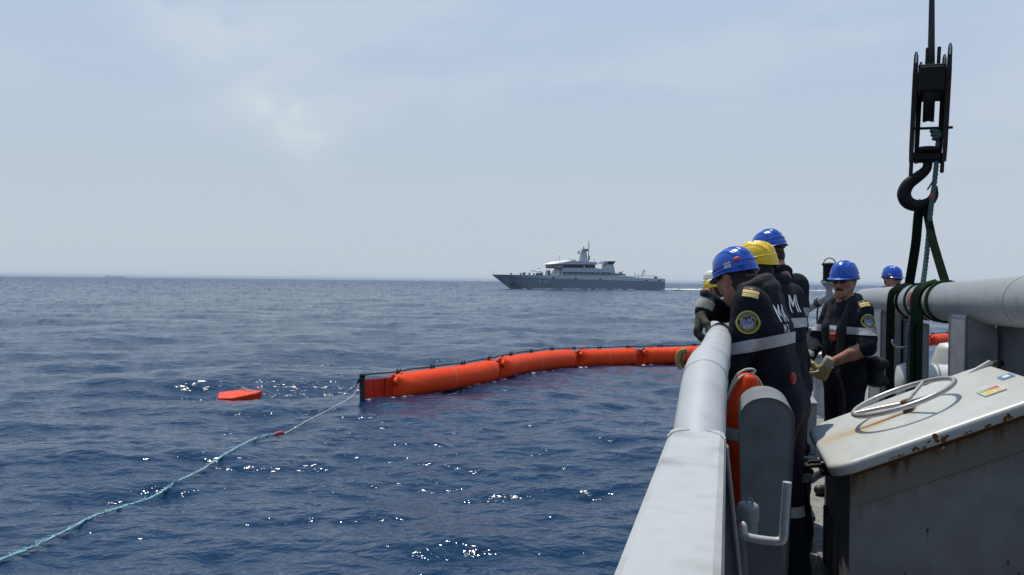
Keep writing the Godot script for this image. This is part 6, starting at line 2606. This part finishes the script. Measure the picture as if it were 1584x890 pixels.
# a man, feet at the node's origin, facing -z before the node is turned
func man(called_label: String, group: String, at: Vector3, turn_deg: float, o: Dictionary) -> Node3D:
	var p := thing("person", called_label, "person", at, deg_to_rad(turn_deg), group)
	var s: float = o.get("scale", 1.0)
	var cell: float = o.get("cell", 0.017)
	var lean: float = deg_to_rad(o.get("lean", 3.0))
	var up := Vector3(0, cos(lean), -sin(lean))
	var fwd := Vector3(0, -sin(lean), -cos(lean))
	var hip: Vector3 = o.get("hip", Vector3(0, 0.96, 0.0)) * s
	var f := Field.new(Vector3(-0.50, -0.02, -0.75), Vector3(0.50, 1.72 * s, 0.45), cell)
	var R := Vector3.RIGHT
	# trunk
	f.limb(hip - R * 0.075 * s, hip + R * 0.075 * s, 0.125 * s, 0.125 * s, 0.05, CLOTH, Vector3(1, 1, 0.92))
	var waist := hip + up * 0.16 * s
	f.limb(waist - R * 0.07 * s, waist + R * 0.07 * s, 0.118 * s, 0.118 * s, 0.07, CLOTH, Vector3(1, 1, 0.88))
	var chest := hip + up * 0.34 * s
	f.limb(chest - R * 0.095 * s, chest + R * 0.095 * s, 0.128 * s, 0.128 * s, 0.08, CLOTH, Vector3(1, 1, 0.86))
	var sho := hip + up * 0.485 * s
	f.limb(sho - R * 0.15 * s, sho + R * 0.15 * s, 0.075 * s, 0.075 * s, 0.07, CLOTH)
	var nb := hip + up * 0.55 * s + fwd * 0.005
	f.limb(sho + up * 0.01, nb, 0.085 * s, 0.066 * s, 0.06, CLOTH)
	# the lifejacket or hood rolled round the neck
	var head_c: Vector3 = o.get("head", nb + (up * 0.8 + Vector3.UP * 0.2) * 0.145 * s + fwd * 0.035 * s)
	f.limb(nb - up * 0.03, head_c - Vector3.UP * 0.05, 0.06 * s, 0.057 * s, 0.03, SKIN)
	# legs
	var feet: Array = o.get("feet", [Vector3(-0.12, 0, -0.02), Vector3(0.12, 0, 0.04)])
	for k in 2:
		var sg := -1.0 if k == 0 else 1.0
		var ft: Vector3 = feet[k]
		var top := hip + R * sg * 0.095 * s - Vector3.UP * 0.05 * s
		var ank := ft + Vector3(0, 0.10, 0.03)
		var knee := top.lerp(ank, 0.49) + Vector3(0, 0, -0.035)
		f.limb(top, knee, 0.098 * s, 0.077 * s, 0.05, CLOTH)
		f.limb(knee, ank + Vector3(0, 0.03, 0), 0.076 * s, 0.064 * s, 0.04, CLOTH)
		f.limb(ank + Vector3(0, 0.08, 0), ank - Vector3(0, 0.03, 0), 0.05 * s, 0.048 * s, 0.02, BOOT)
		f.limb(ft + Vector3(0, 0.045, 0.045), ft + Vector3(0.02 * sg, 0.04, -0.15), 0.046 * s, 0.042 * s, 0.03, BOOT)
	# arms
	var hands := []
	for k in 2:
		var sg := -1.0 if k == 0 else 1.0
		var key := "left" if k == 0 else "right"
		var sh_ := sho + R * sg * 0.185 * s
		var el: Vector3 = o.get(key + "_elbow", sh_ + Vector3(0.07 * sg, -0.28, 0.03) * s)
		var wr: Vector3 = o.get(key + "_wrist", el + Vector3(-0.02 * sg, -0.22, -0.10) * s)
		f.limb(sh_, el, 0.07 * s, 0.056 * s, 0.05, CLOTH)
		if o.get(key + "_bare", false):
			var cuff := sh_.lerp(el, 0.8)
			f.limb(cuff, el, 0.064 * s, 0.064 * s, 0.02, CLOTH)
			f.limb(el, el.lerp(wr, 0.35), 0.045 * s, 0.047 * s, 0.03, SKIN)
			f.limb(el.lerp(wr, 0.35), wr, 0.047 * s, 0.032 * s, 0.03, SKIN)
		else:
			f.limb(el, wr, 0.056 * s, 0.043 * s, 0.03, CLOTH)
		hands.append([el, wr])
	# cloth folds: shallow dents across the trunk and sleeves
	var rg := RandomNumberGenerator.new()
	rg.seed = hash(called_label) & 0xffff
	if o.get("folds", true):
		var bones := [[waist - R * 0.07 * s, chest + R * 0.05 * s, 0.112 * s], [waist + R * 0.07 * s, chest - R * 0.05 * s, 0.112 * s], [hip, waist, 0.12 * s]]
		for k in 2:
			var top := hip + R * (-1.0 if k == 0 else 1.0) * 0.095 * s - Vector3.UP * 0.05 * s
			bones.append([top, (feet[k] as Vector3) + Vector3(0, 0.13, 0.03), 0.072 * s])
			var se := sho + R * (-1.0 if k == 0 else 1.0) * 0.185 * s
			bones.append([se, hands[k][0], 0.058 * s])
			if not o.get(("left" if k == 0 else "right") + "_bare", false):
				bones.append([hands[k][0], hands[k][1], 0.046 * s])
		for k in 46:
			var bn: Array = bones[k % bones.size()]
			var axis = ((bn[1] as Vector3) - bn[0]).normalized()
			var t := rg.randf() * TAU
			var e1 = axis.cross(Vector3(0.31, 0.2, 0.93)).normalized()
			var e2 = axis.cross(e1)
			var ou = e1 * cos(t) + e2 * sin(t)
			var tn = axis.cross(ou)
			var c: Vector3 = (bn[0] as Vector3).lerp(bn[1], rg.randf_range(0.1, 0.95))
			var r: float = bn[2] * 0.95
			var turn := rg.randf_range(-0.5, 0.5)
			var pa = c + (ou * cos(0.5) + tn * sin(0.5)) * r + axis * (0.03 + 0.05 * turn)
			var pb = c + (ou * cos(0.5) - tn * sin(0.5)) * r - axis * (0.03 + 0.05 * turn)
			f.limb(pa, c + ou * r * 1.06, 0.009, 0.011, 0.03, CLOTH)
			f.limb(c + ou * r * 1.06, pb, 0.011, 0.009, 0.03, CLOTH)
	var sk := f.mesh()
	# head
	var yaw := deg_to_rad(o.get("head_yaw", 0.0))
	var nod := deg_to_rad(o.get("nod", 8.0))
	var hb := Basis(Vector3.UP, yaw) * Basis(Vector3.RIGHT, -nod) * Basis(Vector3.BACK, deg_to_rad(o.get("tilt", 0.0)))
	var hx := Transform3D(hb.scaled(Vector3.ONE * s * 0.98), head_c)
	sk.add(head_skin(o.get("head_cell", 0.0085), o.get("moustache", false)).moved(hx))
	# bare hands belong to the body; gloves are clothing
	var glove_no := 0
	for k in 2:
		var key := "left" if k == 0 else "right"
		if not o.get(key + "_hand", true):
			continue
		var el: Vector3 = hands[k][0]
		var wr: Vector3 = hands[k][1]
		var dirv: Vector3 = o.get(key + "_fingers", (wr - el)).normalized()
		var palm: Vector3 = o.get(key + "_palm", Vector3(1.0 if k == 0 else -1.0, 0, 0))
		palm = (palm - dirv * palm.dot(dirv)).normalized()
		# fingers along -y, palm along -z
		var yb := -dirv
		var zb := -palm
		var xb := yb.cross(zb)
		var hbz := Basis(xb, yb, zb)
		# thumb of a left hand lies on the other side
		if k == 0:
			hbz = Basis(-xb, yb, zb)
		var gm: int = o.get(key + "_glove", 0)
		var hs := hand_skin(o.get(key + "_curl", 0.45), o.get("hand_cell", 0.0075), SKIN if gm == 0 else 0, 1.0 if gm == 0 else 1.3).moved(Transform3D(hbz.scaled(Vector3.ONE * s * 1.02), wr + dirv * 0.02))
		if k == 0:
			# mirrored: turn the faces back
			for q in range(0, hs.t.size(), 3):
				var sw := hs.t[q + 1]
				hs.t[q + 1] = hs.t[q + 2]
				hs.t[q + 2] = sw
		if gm == 0:
			sk.add(hs)
		else:
			var gl := part("glove", hs.commit([M.glove if gm == 1 else M.dark_glove]), null, p)
			gl.material_override = null
			var cg := G.new()
			cg.tube(PackedVector3Array([wr - dirv * 0.055, wr - dirv * 0.05, wr - dirv * 0.01, wr + dirv * 0.022, wr + dirv * 0.026]), [0.038 * s, 0.045 * s, 0.043 * s, 0.036 * s, 0.03 * s], 16)
			part("cuff", cg, M.cuff, gl)
	var body := part("body", sk.commit([M.cloth, M.skin, M.boot, M.hair]), null, p)
	body.material_override = null
	# collar
	if o.get("collar", 0) > 0:
		var cf := Field.new(Vector3(-0.30, 0.9 * s, -0.5), Vector3(0.30, 1.8 * s, 0.35), cell * 0.8)
		var big: bool = o.collar == 2
		var ring := []
		for k in 13:
			var t := PI * (-0.02 + 1.04 * k / 12.0)
			# round the back of the neck
			ring.append(nb + R * cos(t) * 0.104 * s + (-fwd) * (sin(t) * 0.085 - 0.02) * s + up * (0.0 + 0.035 * sin(t)) * s)
		for k in 12:
			cf.limb(ring[k], ring[k + 1], (0.028 if big else 0.026) * s, (0.028 if big else 0.026) * s, 0.02, 0)
		if big:
			for k in range(2, 10):
				cf.limb(ring[k] - up * 0.04 * s - fwd * 0.02 * s, ring[k + 1] - up * 0.04 * s - fwd * 0.02 * s, 0.029 * s, 0.029 * s, 0.02, 0)
			for sg in [-1.0, 1.0]:
				var a: Vector3 = nb + R * sg * 0.112 * s + fwd * 0.03 * s
				var b = chest + R * sg * 0.095 * s + fwd * 0.105 * s
				cf.limb(a, b, 0.04 * s, 0.042 * s, 0.03, 0, Vector3(1, 1, 0.8))
				cf.limb(b, b - up * 0.2 * s, 0.042 * s, 0.04 * s, 0.03, 0, Vector3(1, 1, 0.7))
		var cs := cf.mesh()
		part("life_jacket" if big else "collar", cs.commit([M.vest if big else M.cloth]), null, p).material_override = null
	# reflective bands: between two planes across the trunk and sleeves
	for b in o.get("bands", []):
		var c: Vector3 = hip + up * b[0] * s
		var nrm: Vector3 = b[2] if b.size() > 2 else up
		nrm = nrm.normalized()
		var planes := [Plane(nrm, nrm.dot(c) + b[1] * 0.5), Plane(-nrm, -(nrm.dot(c) - b[1] * 0.5))]
		if b.size() > 3:
			planes.append_array(b[3])
		var bg := sk.cloth_piece(planes, 0.0045, Vector3.ZERO, Plane(), Plane(), CLOTH)
		if bg.v.size() > 0:
			part("reflective_band", bg, M.band, p)
	helmet(p, Transform3D(hb.scaled(Vector3.ONE * s * float(o.get("helmet_scale", 0.95))), head_c + hb * Vector3(0, 0.050, -0.002) * s), o.helmet, o.get("sticker", false), o.get("knob", false))
	# badges: [centre, outward direction, up, half width, half height, material, sides]
	for b in o.get("badges", []):
		var out_: Vector3 = (b[1] as Vector3).normalized()
		var bu: Vector3 = b[2]
		bu = (bu - out_ * bu.dot(out_)).normalized()
		var br := bu.cross(out_).normalized()
		var c: Vector3 = b[0]
		var planes := []
		var cnt: int = b[6]
		for k in cnt:
			var t := TAU * (k + 0.5) / cnt if cnt == 4 else TAU * k / cnt
			var dd := Vector2(cos(t), sin(t))
			if cnt == 4:
				dd = [Vector2(1, 0), Vector2(0, 1), Vector2(-1, 0), Vector2(0, -1)][k]
			var nn: Vector3 = (br * dd.x / b[3] + bu * dd.y / b[4])
			var len_ := nn.length()
			nn /= len_
			planes.append(Plane(nn, nn.dot(c) + 1.0 / len_))
		planes.append(Plane(-out_, -(out_.dot(c) - 0.14)))
		planes.append(Plane(out_, out_.dot(c) + 0.14))
		var bg := biggest(sk.cloth_piece(planes, b[7] if b.size() > 7 else 0.004, out_))
		if bg.v.size() == 0:
			continue
		for i in bg.uv.size():
			var q := bg.v[i] - c
			bg.uv[i] = Vector2(0.5 + br.dot(q) / (2.0 * b[3]), 0.5 - bu.dot(q) / (2.0 * b[4]))
		part(b[8] if b.size() > 8 else "badge", bg, b[5], p)
	man_frame = {"head": hx, "hip": hip, "up": up, "fwd": fwd, "sho": sho, "s": s, "node": p}
	return p

# the largest connected piece of a sheet of triangles
func biggest(g: G) -> G:
	var n := g.v.size() / 3
	var root := PackedInt32Array()
	for i in n:
		root.append(i)
	var seen := {}
	var find := func(a: int) -> int:
		while root[a] != a:
			a = root[a]
		return a
	for i in n:
		for e in 3:
			var key := Vector3i((g.v[i * 3 + e] * 20000.0).round())
			if seen.has(key):
				var ra: int = find.call(i)
				var rb: int = find.call(seen[key])
				root[ra] = rb
			else:
				seen[key] = i
	var count := {}
	for i in n:
		var r: int = find.call(i)
		count[r] = count.get(r, 0) + 1
	var best := -1
	for r in count:
		if best < 0 or count[r] > count[best]:
			best = r
	var out := G.new()
	for i in n:
		if find.call(i) == best:
			for e in 3:
				out.v.append(g.v[i * 3 + e])
				out.n.append(g.n[i * 3 + e])
				out.uv.append(g.uv[i * 3 + e])
	return out

var man_frame := {}

func glasses(dark: bool) -> void:
	var x: Transform3D = man_frame.head
	var g := G.new()
	for sg in [-1.0, 1.0]:
		g.ellipsoid(x * Vector3(0.031 * sg, 0.012, -0.104), Vector3(0.025, 0.018, 0.006), x.basis * Basis(Vector3.UP, -0.25 * sg), 14, 8)
		g.tube(PackedVector3Array([x * Vector3(0.055 * sg, 0.018, -0.096), x * Vector3(0.08 * sg, 0.016, -0.03), x * Vector3(0.084 * sg, 0.012, 0.02)]), 0.0025, 6)
	g.rod(x * Vector3(-0.01, 0.016, -0.11), x * Vector3(0.01, 0.016, -0.11), 0.0025, 6)
	part("sunglasses" if dark else "glasses", g, M.glass_dark, man_frame.node)

func pouch(name_: String, c: Vector3, size: Vector3, m: Material, turn := 0.0) -> void:
	var f := Field.new(c - size, c + size, 0.012)
	var h := size * 0.5 - Vector3.ONE * 0.03
	for i in [-1.0, 1.0]:
		for j in [-1.0, 1.0]:
			f.limb(c + Vector3(h.x * i, h.y * j, -h.z), c + Vector3(h.x * i, h.y * j, h.z), 0.032, 0.032, 0.05, 0)
	f.limb(c - Vector3(0, h.y, 0), c + Vector3(0, h.y, 0), 0.05, 0.05, 0.05, 0)
	var sk := f.mesh()
	var o := part(name_, sk.commit([m]), null, man_frame.node)
	o.material_override = null

func letters_texture(kind: int) -> ImageTexture:
	# white capital letters as printed across the back of the coveralls
	var w := 128
	var im := Image.create(w, w, false, Image.FORMAT_RGBA8)
	im.fill(Color(0.86, 0.87, 0.88, 0.0))
	var white := Color(0.86, 0.87, 0.88)
	var stroke := func(a: Vector2, b: Vector2, t: float) -> void:
		var n := int(a.distance_to(b)) + 1
		for k in n + 1:
			var q := a.lerp(b, float(k) / n)
			im.fill_rect(Rect2i(int(q.x - t * 0.5), int(q.y - t * 0.5), int(t), int(t)), white)
	if kind == 0:
		# M, and a smaller line beneath
		stroke.call(Vector2(14, 74), Vector2(14, 12), 9)
		stroke.call(Vector2(14, 12), Vector2(38, 52), 9)
		stroke.call(Vector2(38, 52), Vector2(62, 12), 9)
		stroke.call(Vector2(62, 12), Vector2(62, 74), 9)
		stroke.call(Vector2(80, 74), Vector2(98, 12), 9)
		stroke.call(Vector2(98, 12), Vector2(116, 74), 9)
		stroke.call(Vector2(86, 54), Vector2(110, 54), 8)
		for q in [[26, 120, 26, 92], [26, 92, 38, 110], [38, 110, 50, 92], [50, 92, 50, 120], [74, 92, 88, 92], [84, 92, 84, 116], [84, 116, 72, 120]]:
			stroke.call(Vector2(q[0], q[1]), Vector2(q[2], q[3]), 5)
	else:
		stroke.call(Vector2(20, 100), Vector2(20, 20), 11)
		stroke.call(Vector2(20, 20), Vector2(52, 70), 11)
		stroke.call(Vector2(52, 70), Vector2(84, 20), 11)
		stroke.call(Vector2(84, 20), Vector2(84, 100), 11)
		stroke.call(Vector2(106, 20), Vector2(106, 100), 10)
	return tex(im)

func build_people() -> void:
	var badge_m := mat(Color.WHITE, 0.7)
	badge_m.albedo_texture = emblem_texture()
	var rank_m := mat(Color.WHITE, 0.7)
	rank_m.albedo_texture = rank_texture()
	var let0 := mat(Color.WHITE, 0.75)
	let0.albedo_texture = letters_texture(0)
	let0.transparency = BaseMaterial3D.TRANSPARENCY_ALPHA_SCISSOR
	var let1 := mat(Color.WHITE, 0.75)
	let1.albedo_texture = letters_texture(1)
	let1.transparency = BaseMaterial3D.TRANSPARENCY_ALPHA_SCISSOR
	var crew := "sailors in navy coveralls and hard hats on deck"

	# ---- nearest man, leaning on the rail with his back to us
	man("man in blue helmet and navy coveralls leaning on the round rail nearest the camera", crew, Vector3(0.265, 0, -4.37), 74.0, {
		"scale": 1.06, "lean": 13.0, "cell": 0.0135, "head_cell": 0.0075, "hand_cell": 0.006, "helmet": M.blue_helmet, "sticker": true, "knob": true, "head_yaw": -32.0, "nod": 17.0, "collar": 2, "tilt": 5.0, "helmet_scale": 0.9,
		"hip": Vector3(0, 0.965, 0.0), "head": Vector3(-0.007, 1.638, -0.231),
		"left_elbow": Vector3(-0.25, 1.22, -0.17), "left_wrist": Vector3(-0.14, 1.20, -0.26), "left_glove": 2, "left_curl": 0.5, "left_fingers": Vector3(0.6, -0.6, -0.3), "left_palm": Vector3(0.3, 0, 1.0),
		"right_elbow": Vector3(0.13, 1.475, -0.33), "right_wrist": Vector3(-0.12, 1.478, -0.365), "right_glove": 2, "right_curl": 0.45, "right_fingers": Vector3(-0.45, -1.0, -0.15), "right_palm": Vector3(0.4, 0, 1.0),
		"bands": [[0.295, 0.055], [-0.53, 0.055, Vector3.UP]],
		"badges": [[Vector3(-0.25, 1.432, -0.105), Vector3(-0.95, 0.15, 0.22), Vector3.UP, 0.056, 0.056, badge_m, 20, 0.005, "round_badge"],
			[Vector3(-0.215, 1.545, -0.10), Vector3(-0.62, 0.78, 0.1), Vector3(0.5, 0.8, 0), 0.036, 0.034, rank_m, 4, 0.005, "rank_slide"],
			[Vector3(-0.06, 1.455, 0.03), Vector3(-0.1, 0.25, 1.0), Vector3.UP, 0.088, 0.08, let0, 4, 0.005, "back_print"]]})
	var g := G.new()
	g.ellipsoid(Vector3(-0.15, 1.17, 0.085), Vector3(0.02, 0.028, 0.014), Basis.IDENTITY, 10, 8)
	part("red_toggle", g, M.red_plastic, man_frame.node)
	# ---- second man, yellow helmet
	man("man in yellow helmet and navy coveralls standing just behind the nearest leaning man", crew, Vector3(0.325, 0, -5.22), 58.0, {
		"scale": 1.07, "lean": 7.0, "cell": 0.015, "helmet": M.yellow_helmet, "head_yaw": 12.0, "nod": 8.0, "collar": 1, "head": Vector3(-0.06, 1.70, -0.16),
		"left_elbow": Vector3(-0.25, 1.22, -0.1), "left_wrist": Vector3(-0.16, 1.16, -0.26), "right_elbow": Vector3(0.25, 1.22, -0.16), "right_wrist": Vector3(0.15, 1.2, -0.3), "left_glove": 2, "right_glove": 2,
		"bands": [[0.33, 0.056], [-0.53, 0.055, Vector3.UP]],
		"badges": [[Vector3(0.03, 1.50, 0.05), Vector3(0.12, 0.2, 1.0), Vector3.UP, 0.075, 0.075, let1, 4, 0.005, "back_print"]]})
	# ---- third man on the step
	man("man in blue helmet whose head shows above the yellow helmeted man", crew, Vector3(0.365, 0.10, -6.0), 40.0, {
		"scale": 1.05, "lean": 7.0, "cell": 0.022, "helmet": M.blue_helmet, "head_yaw": -4.0, "nod": 20.0, "collar": 1, "tilt": 6.0,
		"left_elbow": Vector3(-0.25, 1.22, -0.1), "left_wrist": Vector3(-0.2, 1.1, -0.26), "right_elbow": Vector3(0.25, 1.22, -0.1), "right_wrist": Vector3(0.15, 1.1, -0.26), "left_glove": 2, "right_glove": 2, "bands": [[0.30, 0.056]]})
	# ---- two far men leaning over the rail
	man("distant man in yellow helmet bending over the far part of the rail", crew, Vector3(0.08, 0, -12.95), 84.0, {
		"scale": 0.97, "lean": 26.0, "cell": 0.022, "helmet": M.yellow_helmet, "head_yaw": 0.0, "nod": 18.0, "collar": 1, "head_cell": 0.01,
		"left_elbow": Vector3(-0.16, 1.45, -0.38), "left_wrist": Vector3(-0.06, 1.54, -0.36), "right_elbow": Vector3(0.16, 1.45, -0.38), "right_wrist": Vector3(0.04, 1.50, -0.4), "left_curl": 0.9, "right_curl": 0.8, "left_bare": true, "left_fingers": Vector3(0.3, 0.9, -0.2)})
	man("distant man in white helmet leaning out furthest along the rail", crew, Vector3(0.06, 0, -13.42), 84.0, {
		"scale": 1.04, "lean": 24.0, "cell": 0.022, "helmet": M.white_helmet, "head_yaw": 0.0, "nod": 8.0, "collar": 1, "head_cell": 0.01,
		"left_elbow": Vector3(-0.16, 1.45, -0.32), "left_wrist": Vector3(-0.06, 1.46, -0.4), "right_elbow": Vector3(0.16, 1.45, -0.32), "right_wrist": Vector3(0.04, 1.46, -0.4), "left_glove": 2, "right_glove": 2})
	# ---- the man who stands and looks towards us
	man("man in blue helmet and sunglasses standing with gloved hands together before the heavy rail", crew, Vector3(0.86, 0, -6.72), 118.0, {
		"scale": 0.99, "lean": -2.0, "cell": 0.014, "head_cell": 0.0075, "hand_cell": 0.006, "helmet": M.blue_helmet, "head_yaw": 34.0, "nod": 2.0, "collar": 2, "moustache": true,
		"left_bare": true, "left_elbow": Vector3(-0.30, 1.17, -0.03), "left_wrist": Vector3(-0.13, 1.035, -0.235), "left_glove": 1, "left_curl": 0.75, "left_fingers": Vector3(0.45, -1.0, -0.35), "left_palm": Vector3(0.8, 0, 0.7),
		"right_elbow": Vector3(0.27, 1.17, -0.06), "right_wrist": Vector3(0.06, 1.06, -0.27), "right_glove": 1, "right_curl": 0.75, "right_fingers": Vector3(-0.5, -0.8, -0.3), "right_palm": Vector3(-0.6, 0, 0.8),
		"bands": [[0.335, 0.052]],
		"badges": [[Vector3(-0.255, 1.355, 0.0), Vector3(-0.95, 0.1, -0.25), Vector3.UP, 0.054, 0.054, badge_m, 20, 0.005, "round_badge"],
			[Vector3(-0.21, 1.465, 0.0), Vector3(-0.6, 0.8, -0.15), Vector3(0.5, 0.8, 0), 0.036, 0.032, rank_m, 4, 0.005, "rank_slide"]]})
	glasses(true)
	g = G.new()
	g.box(Vector3(-0.085, 1.235, -0.165), Vector3(0.05, 0.055, 0.02), Basis(Vector3.UP, 0.4), 0.006)
	part("red_tag", g, M.red_plastic, man_frame.node)
	pouch("belt_pouch", Vector3(-0.17, 0.98, 0.14), Vector3(0.17, 0.19, 0.13), M.vest)
	# ---- man beyond the heavy rail
	man("man in blue helmet and glasses whose head shows above the heavy pipe rail", crew, Vector3(1.87, 0, -10.84), 218.0, {
		"scale": 1.02, "lean": 1.0, "cell": 0.022, "helmet": M.blue_helmet, "head_yaw": -4.0, "nod": 2.0, "collar": 1, "moustache": true, "head_cell": 0.0085, "bands": [[0.335, 0.052]]})
	glasses(false)

	# ---- short rod hook held by the standing man
	var rk := thing("hook_rod", "short bent steel rod in the gloved hands of the standing man", "rod", Vector3(0.70, 0.985, -6.52))
	g = G.new()
	g.tube(catmull([Vector3(-0.165, 0.004, 0.05), Vector3(-0.13, -0.012, 0.045), Vector3(-0.07, -0.008, 0.03), Vector3(0.0, 0.012, 0.0), Vector3(0.06, 0.02, -0.03)], 6), 0.0075, 8)
	part("rod", g, M.steel, rk)
	g = G.new()
	g.tube(catmull([Vector3(0.06, 0.0, 0.02), Vector3(0.10, -0.06, 0.02), Vector3(0.13, -0.2, 0.02), Vector3(0.125, -0.4, 0.02), Vector3(0.10, -0.6, 0.03)], 6), 0.010, 8)
	part("cord", g, M.black_rubber, rk)
